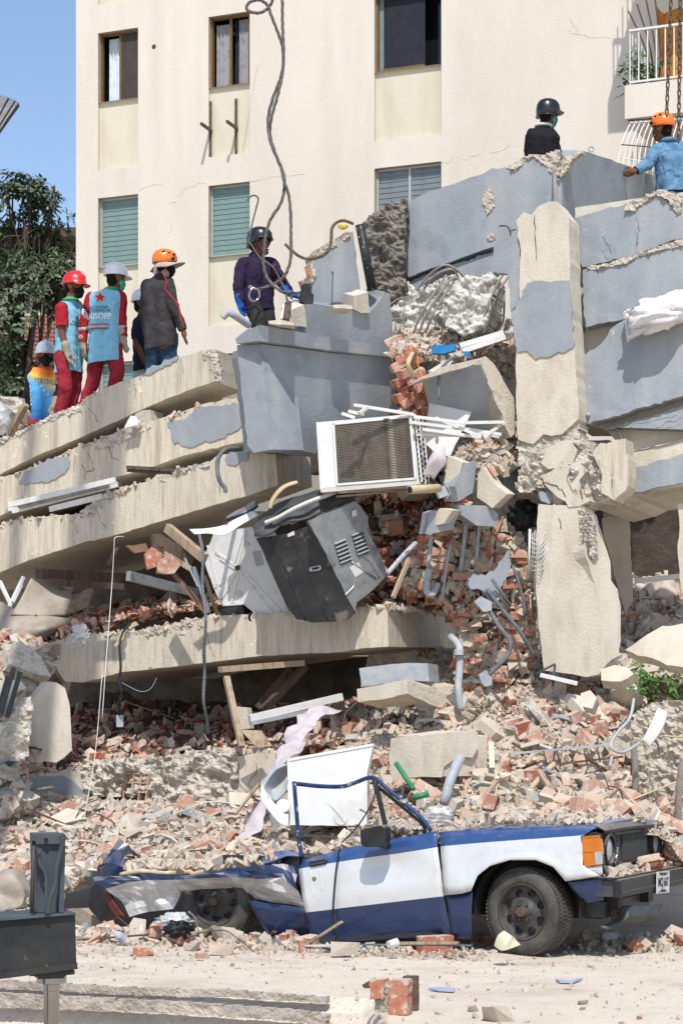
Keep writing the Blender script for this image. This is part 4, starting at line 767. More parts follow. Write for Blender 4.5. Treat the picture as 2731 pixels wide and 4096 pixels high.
scatter(PA, ZA, 40, 70, 80, v=(.02, .6), sz=1.1); scatter(PB, ZB, 115, 70, 22, sz=1.22, v=(.03, .85)); scatter(PC, ZC, 45, 25, 8, v=(.1, .8), sz=1.1); scatter(PD, ZD, 26, 10, 4, v=(.02, .7)); scatter(PF, ZF, 6, 22, 6, sz=1.2, v=(0, .8)); scatter(PH, ZH, 20, 20, 22, sz=1.1)
def plates(pt, zone, cnt, s0, s1, v=(0, .8)):
    for _ in range(cnt):
        p, n = pt.at(rg.random(), rg.uniform(*v)); s = rg.uniform(s0, s1); q = n.to_track_quat('Z', 'Y').to_euler(); put('plaster_plate', rg.choice(PS_M), p + n * .035, Euler((q.x + rg.gauss(0, .45), q.y + rg.gauss(0, .45), rg.uniform(0, 6.3))), (s, s * rg.uniform(.6, 1), s * .8), '%s flat plaster plate %s' % (size(s, .75, 1.05), where(p, zone)), 'plaster plate', 'plates ' + zone)
def sticks(pt, zone, cnt, v=(0, .8)):
    for i in range(cnt):
        p, n = pt.at(rg.random(), rg.uniform(*v)); d_ = Vector((rg.gauss(0, 1), rg.gauss(0, .6), rg.gauss(0, .35))).normalized() * rg.uniform(.12, .4); k = i % 3; p = p + n * .05
        if k < 2: bar('splinter', p - d_, p + d_, rg.uniform(.02, .05), rg.uniform(.01, .02), ('wood', 'dark_wood')[k], lab='%s wood splinter %s' % (('pale', 'dark')[k], where(p, zone)), cat='splinter', grp='splinters ' + zone)
        else: tube('loose_wire', [p - d_, p + n * rg.uniform(.0, .12), p + d_ * .5 + n * .08, p + d_ * 1.3], .005, rg.choice(('pvc_black', 'rusty_steel', 'white_paint')), None, seg=5, k=4, lab='thin loose wire %s' % where(p, zone), cat='wire', grp='wires ' + zone)
plates(PA, ZA, 70, .35, .95, (.02, .6)); plates(PB, ZB, 60, .45, 1.15); plates(PF, ZF, 14, .6, 1.5); plates(PH, ZH, 16, .6, 1.4); plates(PC, ZC, 12, .6, 1.3, (.05, .5)); sticks(PA, ZA, 36, (.02, .6)); sticks(PB, ZB, 30); sticks(PC, ZC, 15, (.05, .6)); sticks(PD, ZD, 9, (.05, .6)); sticks(PH, ZH, 12)
# rubble lying along the slab tops
def edge_chips(n, s, pl, cnt, name, lab, back=.25, mats=MIX_L, s1=.05):
    P = [pl.p(*q) for q in t(n, s)]
    def f():
        u = rg.random(); p = crs(P, u); return p + BACK * rg.uniform(-.01, back) + Vector((0, 0, -.02)), Vector((0, 0, 1))
    return chips(None, cnt, name, lab, mats, s1=s1, lift=.0, fn=f)
edge_chips(3, '0,985 130,925 250,865 370,822 395,790 520,735 650,690 820,612 930,574 985,570', p1, 260, 'slab_crumbs', 'crumbs along the edge of the topmost slab', s1=.03)
edge_chips(3, '0,1165 100,1130 260,1065 350,1020 420,1000 520,960 700,900 960,815 1110,790', p2, 500, 'slab_crumbs', 'crumbs along the edge of the second slab', s1=.045)
edge_chips(5, '0,292 50,268 190,250 440,232 470,150 540,130 700,75 960,0', p3, 600, 'slab_crumbs', 'crumbs and tile bits along the edge of the third slab', s1=.05)
edge_chips(5, '215,842 330,795 470,787 680,762 850,732 1010,702 1400,690 1668,662 1778,656', p5, 700, 'slab_crumbs', 'crumbs along the edge of the long slab', s1=.055)
edge_chips(6, '210,655 300,665 480,682', plane_through(p5.p(*tp(6, 210, 655)), 1.2, 0), 260, 'slab_crumbs', 'pink crumbs on the end of the long slab', s1=.04)
edge_chips(7, '80,465 280,440 410,410 500,390 730,385 960,350 1080,345 1262,358', p6, 700, 'slab_crumbs', 'rubble lying on the broken beam', s1=.06, back=.4)
PM = Patch('o', ['800,1420,21.7 900,1410,21.5 980,1400,21.4 1070,1420,21.3', '800,1300,22.3 900,1290,22.2 980,1280,22.1 1070,1280,21.9', '780,1190,22.6 900,1170,22.5 980,1160,22.4 1070,1150,22.2', '760,1090,22.8 900,1080,22.6 980,1070,22.5 1070,1070,22.4'], .13, 3)
PM.mesh('rubble_heap', 40, 45, 'shade_brown', 'rubble packed between the kitchen range and the ruined brick wall'); chips(PM, 1500, 'rubble_chips', 'fine rubble between the kitchen range and the ruined wall', MIX_D, s1=.08)
LM['right of the kitchen range'] = [(900, 1380, 'low behind the kitchen range'), (1000, 1250, 'between the range and the ruined bricks'), (950, 1150, 'below the air conditioner tray')]
scatter(PM, 'right of the kitchen range', 14, 18, 0, sz=1.5); plates(PM, 'right of the kitchen range', 10, .8, 1.6); sticks(PM, 'right of the kitchen range', 15, (0, 1))
# ---------- ruined brick wall beside the column ----------
qe = Pl(21.35, -.25, -.14, 4)
rw = thing('ruined_brick_wall', qe.p(*tp(6, 650, 1100)), 'ruined red brick wall with crumbling mortar left of the column', 'wall')
EP = t(6, '400,330 520,205 640,200 720,250 800,330 850,470 880,600 895,720 905,850 870,990 700,1060 560,1130 520,1000 545,800 480,650 380,620 250,590 290,470')
rough('mortar_bed', EP, qe.off(-.1), .13, 9, 'mortar', rw, .4, 6)
EQ = [(p[0], p[1]) for p in EP]
for j in range(26):
    for i in range(16):
        sx = 1580 + i * 41 + (20 if j % 2 else 0) + rg.gauss(0, 4); sy = 2030 + j * 31 + rg.gauss(0, 3)
        if not inside(sx, sy, EQ) or fbm(Vector((sx * .011, sy * .011, 5)), 2) < -.02: continue
        p = qe.p(sx, sy) + Vector((0, rg.uniform(-.09, .06), 0)); tl = .05 if rg.random() < .6 else .35
        put('brick', rg.choice(BR_M), p, Euler((rg.gauss(0, tl), rg.gauss(0, tl), -.25 + rg.gauss(0, tl))), (rg.uniform(.6, .95), 1.0, rg.uniform(.85, 1.1)), par=rw)
chips(None, 700, 'mortar_crumbs', 'lumps of mortar clinging to the ruined brick wall', [('mortar', 5), ('brick', 2)], s0=.02, s1=.09, fn=lambda: (qe.off(.05).p(*(lambda q: q)(rg.choice([(x, y) for x, y in ((rg.uniform(1590, 2160), rg.uniform(2040, 2830)) for _ in range(60)) if inside(x, y, EQ)] or [(1900, 2500)]))), qe.n()))
# bricks stacked between the parapet block and the fragment
qs = Pl(20.9, .1)
bs = thing('brick_stack', qs.p(*tp(4, 320, 870)), 'remains of a red brick wall beside the grey parapet block', 'bricks')
for j in range(9):
    for i in range(2 + (j < 5)):
        sx, sy = tp(4, 280 + i * 62 + (28 if j % 2 else 0) - j * 4, 855 - j * 34)
        put('brick', rg.choice(BR_M), qs.p(sx, sy) + Vector((0, rg.uniform(-.1, .05), 0)), Euler((rg.gauss(0, .15), -.55 + rg.gauss(0, .15), .3 + rg.gauss(0, .2))), (.7, 1, 1.05), par=bs)
PG = Patch(4, ['235,600,20.9 330,590,20.9 420,650,21.2 560,620,21.3 700,640,21.4 800,700,21.4', '235,560,21.3 330,540,21.3 450,540,21.4 560,545,21.4 700,560,21.4 800,600,21.4', '225,520,21.8 330,480,21.8 450,500,21.8 560,500,21.8 700,470,21.8 800,500,21.8'], .05, 4)
PG.mesh('rubble_heap', 40, 25, 'rubble_dust', 'crumbled plaster in the pocket left of the column'); chips(PG, 900, 'rubble_chips', 'crumbled plaster in the pocket of bent rebars', MIX_R, s1=.07)
scatter(PG, 'in the pocket of bent rebars', 5, 10, 4, sz=.9)
# broken plaster corners heaped right of the air conditioner
PK = Patch(4, ['480,1160,20.6 600,1180,20.5 700,1150,20.6 800,1120,20.8', '480,1060,20.9 600,1050,20.8 700,1030,20.8 830,1010,21', '560,980,21.2 640,985,21.2 740,960,21.2 850,960,21.3'], .06, 4)
PK.mesh('rubble_heap', 30, 25, 'rubble_dust', 'plaster rubble right of the air conditioner'); chips(PK, 500, 'rubble_chips', 'plaster crumbs right of the air conditioner', MIX_R, s1=.06)
scatter(PK, 'right of the air conditioner', 6, 8, 4, sz=.9)
for s, n, yy, mm, lab in (('485,1060 555,1090 530,1190 480,1260 470,1180', 4, 20.35, -.5, 'cream plastered corner piece hanging right of the air conditioner'), ('555,1095 625,1085 600,1230 535,1270 520,1200', 4, 20.36, .8, 'grey painted corner piece hanging right of the air conditioner'), ('625,1145 650,1110 700,1190 760,1235 690,1300 620,1250', 4, 20.4, -.5, 'cream broken wall corner below the plaster rubble'),
                          ('540,1285 680,1290 720,1330 700,1385 620,1380 545,1330', 4, 20.42, .4, 'grey painted wall piece under the plaster rubble'), ('780,985 860,995 830,1110 800,1250 740,1200 760,1090', 4, 20.9, .9, 'narrow grey wall strip left of the cracked column'), ('400,1320 430,1310 505,1320 525,1340 510,1400 385,1420', 4, 20.3, .3, 'small grey painted block over the ruined brick wall'), ('425,1330 450,1300 510,1310 470,1370 430,1380', 4, 20.25, -.6, 'small cream block face beside the pipe end')):
    ct = [sum(q[i] for q in t(n, s)) / len(t(n, s)) for i in (0, 1)]; prism('wall_fragment', t(n, s), plane_through(W(ct[0], ct[1], yy), mm, -.1), .2, 'grey_paint' if 'grey' in lab else 'concrete', None, 2, lab=lab, cat='fragment', grp='hanging wall fragments')
for s, n, yy, mm, lab in (('580,530 700,500 770,400 775,480 720,600 690,640 650,590 590,580', 6, 20.8, .3, 'curled grey paint sheet hanging on the ruined brick wall'), ('905,135 960,130 980,160 950,190 915,175', 6, 20.7, .3, 'small grey plaster flake left of the column joint')):
    ct = [sum(q[i] for q in t(n, s)) / len(t(n, s)) for i in (0, 1)]; prism('plaster_flake', t(n, s), plane_through(W(ct[0], ct[1], yy - .25), mm, .1), .03, 'grey_paint', None, 6, 12, lab=lab, cat='plaster')
# hand-placed pieces on the road and bumper
def road(kind, n, x, y, s, rot, lab, dz=.03):
    sx, sy = tp(n, x, y); Y = F * CH / (sy - YH); p = W(sx, sy, Y); p.z = ground_z(p.x, p.y) + dz * s
    put({'b': 'brick', 'c': 'concrete_chunk', 't': 'tile_shard'}[kind], {'b': BR_M, 'c': CH_M, 't': SH_M}[kind][int(x) % 8], p, Euler(rot), (s, s, s), lab, {'b': 'brick', 'c': 'chunk', 't': 'tile shard'}[kind], 'pieces on the road')
for a in (('b', 10, 430, 592, 1.3, (1.57, 0, .45), 'large red brick with mortar standing on its side on the road by the front wheel', .055), ('b', 9, 660, 603, .75, (0, 0, .1), 'small red brick lying flat on the road left of the car', .045), ('c', 9, 1020, 600, 1.1, (0, 0, .2), 'flat grey concrete piece on the road below the rear wheel', .04), ('b', 9, 850, 555, 1.1, (.3, .2, .9), 'dusty red brick among the litter by the rear wheel', .06), ('c', 9, 1040, 545, 1.6, (0, .1, .3), 'pale rubble lump beside the rear wheel', .05),
          ('c', 10, 20, 610, 1.3, (0, 0, .2), 'grey stone block on the road below the car door', .05), ('b', 9, 1385, 592, .5, (0, 1.5, .2), 'little red brick stub on the road below the door', .1), ('c', 10, 720, 893, 1.3, (0, 0, .3), 'pale flat stone at the bottom of the road', .03), ('c', 9, 435, 660, .4, (0, 0, .3), 'small dark stone alone on the road at the left', .04), ('c', 10, 1330, 575, .55, (0, .2, .3), 'pale round stone on the road under the bumper', .06), ('c', 10, 1105, 825, .4, (0, 0, .3), 'small stone at the lower right of the road', .04),
          ('c', 10, 600, 855, .5, (0, 0, 1), 'reddish stone right of the brick stump', .04), ('b', 10, 655, 548, .8, (0, 0, 1.), 'broken brick against the front tyre', .05), ('c', 10, 140, 580, .9, (0, 0, 1), 'slate grey stone below the door sill', .04), ('c', 9, 880, 575, .9, (0, 0, 2), 'grey flat stone in front of the rear wheel litter', .04), ('b', 9, 930, 612, .5, (0, 0, .6), 'brick scrap on the road left of the door', .04), ('b', 9, 1170, 550, .6, (.4, 0, .6), 'brick scrap under the crushed sill', .05), ('b', 9, 700, 540, .9, (.2, .3, 2), 'brick in the litter below the crushed rear', .06), ('c', 9, 400, 480, 2.4, (0, 0, .5), 'flat dusty board-like slab at the left of the litter', .04)): road(*a)
# brick stump and steps at the bottom
st = thing('brick_stump', W(*tp(10, 240, 880), 12.6), 'stump of a brick pier with a steel angle at the kerb end', 'stump')
def stumpbox(x0, x1, y0, y1, Y, m, nm, d=.12, jit=4): prism(nm, t(10, '%d,%d %d,%d %d,%d %d,%d' % (x0, y0, x1, y0, x1, y1, x0, y1)), Pl(Y, -.3), d, m, st, jit, 14)
stumpbox(128, 192, 712, 802, 12.75, 'brick', 'brick'); stumpbox(215, 300, 715, 875, 12.7, 'brick', 'brick'); stumpbox(150, 180, 800, 860, 12.8, 'mortar', 'mortar')
rough('mortar', t(10, '185,725 222,715 225,800 240,900 190,900 170,860 180,800'), Pl(12.78, -.3), .02, 6, 'mortar', st, .1, 20); stumpbox(280, 345, 695, 850, 12.95, 'rusty_steel', 'steel_angle', .05, 2)
prism('bent_plate', t(10, '95,735 155,700 158,712 130,750 105,750'), Pl(12.8, .4), .01, 'rusty_steel', st, 2)
# low courses of broken kerb blocks
for i in range(13):
    x = 150 + i * 112 + rg.uniform(-15, 15); y = 818 + i * 2.4; sx, sy = tp(9, x, y); Y = 13.35 - (x / 1568) * .95
    m_ = 'brick' if 1180 < x < 1480 else 'kerb'; p = W(sx, sy, Y); p.z = ground_z(p.x, p.y + .06) - .03
    put('kerb_block' if m_ == 'kerb' else 'brick', [hullmesh('kerb_block_%d' % i, chunk_pts(.09, .07, .05, 14), 'kerb')][0] if m_ == 'kerb' else BR_M[i % 8], p, Euler((0, 0, -.38)), (.75, .8, .75), ('broken grey kerb block in the low step' if m_ == 'kerb' else 'red brick in the low step near the brick stump'), 'kerb block' if m_ == 'kerb' else 'brick', 'blocks of the low step' if m_ == 'kerb' else 'bricks of the low step')

# litter drifted against the car
ZR = 'on the road along the crushed car'
LM[ZR] = [(250, 2150, 'on the road by the car tail'), (400, 2160, 'on the road in front of the rear wheel'), (560, 2170, 'on the road right of the rear wheel'), (700, 2190, 'on the road below the car door'), (900, 2190, 'on the road below the door sill'), (1080, 2190, 'on the road behind the front tyre'), (1400, 2190, 'on the road under the front bumper'), (1540, 2170, 'on the road at the right edge')]
class RoadStrip:
    def __init__(s, x0, x1, f): s.x0, s.x1, s.f = x0, x1, f
    def at(s, u, v):
        sx = tp('o', s.x0 + (s.x1 - s.x0) * u, 0)[0]; Y0 = s.f(u); Y = Y0 - .55 * v * v; X = (sx - CX) / F * Y; return Vector((X, Y, max(0, ground_z(X, Y)) + .05 * (1 - v) ** 2)), Vector((0, 0, 1))
RS = RoadStrip(175, 720, lambda u: 17.5 - .75 * u); chips(RS, 1500, 'road_rubble', 'fine rubble drifted along the crushed car rear', MIX_L, s0=.008, s1=.05, lift=.004); scatter(RS, ZR, 12, 14, 10, sz=.75); plates(RS, ZR, 8, .35, .7, (0, 1)); sticks(RS, ZR, 9, (0, 1))
RS2 = RoadStrip(700, 1110, lambda u: 16.65 - .55 * u); chips(RS2, 500, 'road_rubble', 'fine rubble along the car sill', MIX_L, s0=.005, s1=.03, lift=.003, v=(.3, 1)); scatter(RS2, ZR, 2, 4, 3, sz=.5, v=(.4, 1))
RS3 = RoadStrip(1330, 1600, lambda u: 16.9 - .2 * u); chips(RS3, 600, 'road_rubble', 'fine rubble under the front bumper', MIX_R, s0=.008, s1=.05, lift=.004); scatter(RS3, ZR, 8, 6, 2, sz=.9)

# big broken slab pieces bedded in the heaps
BL_M = [hullmesh('slab_piece_%d' % i, [Vector((math.cos(a) * r, math.sin(a) * r * .7, z * rg.uniform(.75, 1.2))) for a, r in [(k * 1.05 + rg.uniform(-.3, .3), rg.uniform(.7, 1.1) * .3) for k in range(6)] for z in (-.06, .06)], 'concrete' if i % 3 else 'rough_concrete') for i in range(6)]
for i, (x, y, Y, s, rot, lab) in enumerate(((55, 1520, 20.9, 1.0, (.9, .5, .3), 'tilted grey slab piece below the overturned tub'), (10, 1600, 20.5, .9, (.5, -.6, 1.), 'slab piece at the left edge above the upright fragment'), (-5, 1700, 20.0, .9, (.8, .4, 2.), 'slab piece at the left edge beside the upright fragment'), (30, 1830, 19.3, .8, (.6, .2, .5), 'slab piece low at the left edge'), (150, 1890, 19.4, .7, (.7, -.3, .2), 'slab piece behind the outrigger jack'), (310, 1900, 19.1, .75, (.8, .3, 1.1), 'slab piece above the crushed tail'), (480, 1885, 19.3, .7, (.5, -.2, 2.2), 'slab piece in the middle of the left heap'), (560, 1850, 19.9, .7, (.9, .1, .4), 'slab piece under the broken beam end'),
                                            (1130, 1680, 20.0, .8, (.7, .4, .8), 'slab piece right of the drain pipe'), (1240, 1645, 20.2, .8, (.8, -.4, 1.9), 'slab piece in the upper right heap'), (1350, 1635, 20.2, .85, (.6, .5, .1), 'slab piece below the column foot'), (1160, 1800, 18.7, .6, (.8, .2, 2.8), 'slab piece above the middle of the bonnet'), (1420, 1720, 19.4, .8, (.9, -.2, 1.3), 'slab piece left of the pitted wall'), (1290, 1850, 18.0, .55, (.5, .3, .6), 'slab piece above the bonnet front'), (1440, 1600, 20.5, .8, (.7, .3, 2.1), 'slab piece below the large pale one at the right'))):
    put('broken_block', BL_M[i % 6], W(*tp('o', x, y), Y), Euler(rot), (s, s, s), lab, 'slab piece', 'big slab pieces in the heaps')
# ---------- curved sheets and lofts ----------
def sheet(name, n, rows, m, par=None, thick=.006, nu=6, nv=6, wob=0., seed=0, flat=0, **kw):
    Rr = [[W(*q) for q in t(n, r)] for r in rows]; NU = (len(Rr[0]) - 1) * nu; NV = (len(Rr) - 1) * nv; vs, fs = [], []
    for j in range(NV + 1):
        row = None
        for i in range(NU + 1):
            p = crs([crs(r, i / NU) for r in Rr], j / NV)
            if wob: p = p + Vector((noise.noise(p * 5 + Vector((seed, 0, 0))), noise.noise(p * 5 + Vector((0, seed, 7))), noise.noise(p * 5 + Vector((3, 9, seed))))) * wob
            vs.append(p)
    for j in range(NV):
        for i in range(NU): a = j * (NU + 1) + i; fs.append((a, a + 1, a + NU + 2, a + NU + 1))
    o = mk(name, vs, fs, m, par, smooth=not flat, **kw); md = o.modifiers.new('solid', 'SOLIDIFY'); md.thickness = thick; md.offset = 0; return o
def disc(name, c, nrm, r, h, m, par, seg=16, prof=None):
    z = Vector(nrm).normalized(); x = z.orthogonal().normalized(); y = z.cross(x)
    vs, fs = lathe(prof or [(0, h), (r * .9, h), (r, h * .6), (r, -h)], seg); return mk(name, xf(vs, frame_m(Vector(c), x, y, z)), fs, m, par)
# ---------- air conditioner ----------
pa = Pl(20.55, -.2, -.04, 5.)
ac = thing('air_conditioner', pa.p(*tp('o', 840, 1120)), 'dusty white air conditioner with brown coil hanging over the gap', 'air conditioner')
prism('casing', t('o', '726,970 880,957 946,950 962,1106 850,1116 735,1126'), pa, .33, 'white_enamel', ac, 0, dirv=Vector((.3, .95, 0)))
prism('coil', t('o', '768,974 938,958 951,1098 775,1112'), pa, .03, 'dark_concrete', ac, 0, front=.006)
for i in range(38):
    f_ = (i + .5) / 38; a = pa.off(.012).p(*tp('o', 768.5 + 7 * f_, 975 + 137 * f_)); b = pa.off(.012).p(*tp('o', 938 + 13 * f_, 959 + 139 * f_)); bar('fin', a, b, .008, .0035, 'coil_fin' if 'coil_fin' in MATS else (mat('coil_fin', ['#857a6b', '#978c7e', '#75695c'], 9, .7, .3, 40, metal=.1, fleck='#c9c1b5', fs=8, ft=.62) and 'coil_fin'), ac)
for s in ('764,974 946,956', '774,1113 955,1099', '766,972 774,1114', '941,955 954,1100'): a, b = [pa.off(.014).p(*q) for q in t('o', s)]; bar('rim', a, b, .02, .016, 'white_enamel', ac, up=pa.n())
pside = plane_through(pa.p(*tp('o', 946, 950)), 2.6, 0)
for i in range(13):
    f_ = (i + .5) / 13; a = pa.p(*tp('o', 948 + 15 * f_, 955 + 146 * f_)) + Vector((.012, 0, 0)); b = a + Vector((.3, .95, -.05)).normalized() * .32; bar('side_slat', a, b, .012, .012, 'white_paint', ac)
for k_ in (.02, .16, .3): a = pa.p(*tp('o', 946, 951)) + Vector((.3, .95, -.03)).normalized() * k_ + Vector((.018, 0, 0)); b = pa.p(*tp('o', 962, 1106)) + Vector((.3, .95, -.03)).normalized() * k_ + Vector((.018, 0, 0)); bar('side_rail', a, b, .02, .02, 'white_paint', ac)
prism('side_void', t('o', '947,954 949,954 964,1103 962,1103'), pa.off(-.01), .3, 'plastic_black', ac, 0, dirv=Vector((.3, .95, 0)))
prism('left_cover', t('o', '731,975 760,972 770,1118 740,1121'), pa, .02, 'white_enamel', ac, 0, front=.008)
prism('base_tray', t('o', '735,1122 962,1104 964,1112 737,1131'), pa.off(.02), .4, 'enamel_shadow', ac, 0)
bar('logo_plate', pa.off(.03).p(*tp('o', 880, 963)), pa.off(.03).p(*tp('o', 893, 962)), .01, .012, 'dark_metal', ac)
# white frame wreck and board behind the unit
fr = thing('broken_window', Pl(20.6).p(*tp(4, 560, 960)), 'bent white aluminium window frame sticking out right of the air conditioner', 'frame')
for s in ('55,826,20.3 330,870,20.4', '330,880,20.3 560,908,20.4 740,905,20.6', '310,905,20.4 590,940,20.5 730,962,20.6', '590,945,20.5 720,972,20.6', '430,885,20.5 640,972,20.4', '0,865,20.2 60,885,20.2', '30,855,20.2 100,870,20.25', '80,865,20.2 120,835,20.3', '370,938,20.35 640,975,20.5', '650,975,20.5 745,905,20.65', '340,960,20.4 600,968,20.5'):
    P = WT(4, s); 
    for a, b in zip(P, P[1:]): bar('profile', a, b, .022, .03, 'white_paint', fr)
prism('white_board', t(4, '400,800 608,812 600,850 520,1010 500,1060 440,1060 380,1000'), Pl(20.75, .1, .2, 5), .02, 'white_paint', None, 4, lab='dirty white board standing behind the air conditioner', cat='board')
sheet('rag', 4, ['390,1100,20.4 420,1040,20.35 470,1015,20.4', '385,1130,20.3 430,1080,20.25 480,1070,20.3', '370,1170,20.35 400,1150,20.3 440,1180,20.35'], 'cloth_pink', None, wob=.05, lab='dusty pinkish rag hanging right of the air conditioner', cat='rag')
# ---------- washing machine base and cooker ----------
pw = Pl(21.2, -.35, -.12, 4.2)
wm = thing('washing_machine', pw.p(*tp('d', 500, 920)), 'overturned white washing machine showing its ribbed base panel', 'washing machine')
prism('base_panel', t('d', '240,372 350,345 480,325 535,420 600,580 640,690 700,830 742,908 640,918 560,918 490,860 425,808 370,802 300,815 262,750 225,660 190,560 195,480'), pw, .55, 'white_enamel', wm, 3, dirv=Vector((.35, .93, .1)))
for s in ('395,580 265,490', '395,600 280,520', '390,590 445,345', '370,560 425,370', '400,600 640,905', '420,590 660,850', '385,610 280,800', '400,620 355,800', '300,815 425,808', '205,440 300,815', '250,700 310,670', '480,330 640,690'): a, b = [pw.off(.004).p(*q) for q in t('d', s)]; bar('rib', a, b, .02, .016, 'white_enamel', wm, up=pw.n())
for x, y, r in ((450, 430, .03), (330, 715, .03), (490, 710, .03), (402, 742, .035), (262, 485, .018)): disc('foot_socket', pw.p(*tp('d', x, y)), pw.n(), r, .01, 'enamel_shadow', wm)
disc('hub', pw.p(*tp('d', 394, 582)), pw.n(), .03, .02, 'rusty_steel', wm, 7)
prism('label_sheet', t('d', '485,482 538,470 557,562 508,572'), pw, .003, 'grey_metal', wm, 0, front=.004); prism('embossed_plate', t('d', '197,548 275,538 312,672 240,690 205,600'), pw, .01, 'white_enamel', wm, 0, front=.006)
prism('motor_cover', t('d', '275,885 300,835 420,815 440,860 445,915 330,935 285,925'), pw.off(.03), .35, 'plastic_black', wm, 3)
for i in range(7): a, b = [pw.off(.05).p(*q) for q in t('d', '%d,%d %d,%d' % (285 + i * 2, 850 + i * 12, 425 + i * 2, 825 + i * 13))]; bar('cooling_rib', a, b, .012, .012, 'dark_metal', wm)
disc('hose_mouth', pw.off(.04).p(*tp('d', 488, 890)), pw.n() + Vector((.5, 0, 0)), .05, .04, 'plastic_black', wm, 16, [(.035, -.05), (.03, .04), (.045, .05), (.055, .03), (.05, -.05)])
sheet('bent_sheet', 'd', ['90,350,21.10 180,335,21.10 300,315,21.05 400,270,21.10 490,215,21.20', '120,372,21.05 200,368,21.05 300,372,21.00 400,325,21.05 520,255,21.15'], 'white_enamel', None, wob=.02, lab='bent pale blue-white metal sheet on top of the washing machine', cat='metal sheet')
pk = Pl(20.85, -.5, -.2, 4.2)
ck = thing('kitchen_range', pk.p(*tp('d', 900, 920)), 'crushed black and grey kitchen range lying on the slab edge', 'range')
pkf = plane_through(W(*tp('d', 985, 580), 20.69), -.35, -.18)
prism('black_front', t('d', '508,398 600,386 720,365 835,318 905,418 985,578 1062,762 1122,868 1085,905 990,922 860,926 760,905 690,800 620,645 560,500'), pkf, .05, 'black_enamel', ck, 2)
for s in ('600,386 700,600 820,910', '720,365 850,640 960,915'): tube('crease', [pkf.off(-.004).p(*q) for q in t('d', s)], .012, 'black_enamel', ck, seg=6)
pks = plane_through(W(*tp('d', 985, 580), 20.67), .7, -.1)
prism('side_panel', t('d', '838,292 980,230 1120,165,1 1160,190 1210,262 1212,360 1250,430 1292,505 1330,622 1290,670 1250,712 1140,800 1125,870 1065,765 985,575 900,405'), pks, .3, 'grey_metal', ck, 3, dirv=Vector((-.1, .95, .1)))
for k_, (x, y) in enumerate(((1000, 425), (1110, 372))):
    for i in range(6): a, b = [pks.off(.006).p(*q) for q in t('d', '%d,%d %d,%d' % (x + i * 7, y + 8 + i * 24, x + 72 + i * 7, y - 22 + i * 24))]; bar('louvre', a, b, .022, .014, 'grey_metal', ck, up=pks.n() + Vector((0, 0, .8))); bar('louvre_slot', a - Vector((0, 0, .02)), b - Vector((0, 0, .02)), .004, .012, 'plastic_black', ck, up=pks.n())
prism('label_sheet', t('d', '1095,580 1150,548 1183,608 1130,642'), pks, .003, 'white_paint', ck, 0, front=.004)
for s in ('1140,480 1220,540 1280,640', '1100,540 1260,650', '1060,760 1120,700 1130,660'): tube('crease', [pks.off(.002).p(*q) for q in t('d', s)], .01, 'grey_metal', ck, seg=6)
sheet('top_tray', 'd', ['490,335,21.00 560,230,21.10 700,150,21.20 830,115,21.20 980,85,21.20 1130,50,21.20', '500,350,20.80 600,260,20.85 720,190,20.90 840,150,20.90 1000,110,20.90 1150,90,20.95', '500,390,20.80 590,370,20.75 700,310,20.75 840,265,20.75 960,225,20.80 1120,160,20.90'], 'dark_metal', ck, wob=.03, thick=.012)
tube('tray_rim', WT('d', '565,300,20.75 640,270,20.72 740,215,20.70 850,165,20.70 960,125,20.75 1060,85,20.80 1140,75,20.85'), .022, 'enamel_shadow', ck, seg=8)
prism('trim', t('d', '720,300 765,280 775,292 728,314'), Pl(20.68, -.5, -.2, 4.2), .01, 'white_paint', ck, 0); prism('dial_label', t('d', '1108,228 1135,215 1142,250 1112,265'), pks, .004, 'white_paint', ck, 0, front=.02)
prism('slot_handle', t('d', '845,578 910,565 918,585 905,598 850,606 840,592'), pkf.off(.012), .02, 'grey_metal', ck, 0); prism('slot_void', t('d', '858,583 900,574 905,583 895,589 860,597'), pkf.off(.016), .01, 'plastic_black', ck, 0)
prism('paper_tag', t('d', '703,372 745,350 750,375 708,390'), pkf.off(.008), .004, 'white_paint', ck, 0)
# things around the range
sheet('curved_trim', 'd', ['590,210,20.70 600,160,20.70 640,100,20.70 690,60,20.70 765,38,20.70', '605,210,20.68 620,165,20.68 655,115,20.68 700,78,20.68 772,52,20.68'], 'pvc_cream', None, thick=.02, lab='curved white plastic trim sticking out under the third slab', cat='trim')
tube('broom_handle', WT('d', '1010,135,20.70 1200,118,20.75 1460,92,20.80'), .012, 'wood', None, k=1, lab='thin wooden broom stick lying over the range', cat='stick')
tube('broom_handle', WT('d', '1030,110,20.70 1250,95,20.80 1440,85,20.85'), .01, 'white_paint', None, k=1, lab='thin white rod beside the broom stick', cat='stick')
def pipe_open(name, n, s, r, m, lab): P = WT(n, s); o = tube(name, P, r, m, None, seg=14, k=1, lab=lab, cat='pipe'); disc('bore', P[0], P[0] - P[1], r * .8, .004, 'plastic_black', o); return o
pipe_open('clay_pipe', 6, '312,126,19.9 445,118,20.2', .042, 'pvc_cream', 'open cream pipe end pointing left below the air conditioner')
pj = thing('junction_box', W(*tp(6, 480, 150), 20.1), 'grey electrical box at the end of the cream pipe', 'box')
for s in ('430,118 475,105 490,150 450,165', '470,95 495,88 535,140 510,165'): prism('box_shell', t(6, s), Pl(20.05, .3), .06, 'pvc_grey', pj, 2)
sheet('blue_rag', 'd', ['325,270,21.30 400,220,21.30 520,165,21.40', '330,285,21.20 420,250,21.15 520,190,21.20'], 'car_blue_dark', None, wob=.03, thick=.03, lab='dark blue cloth squeezed under the third slab', cat='rag')
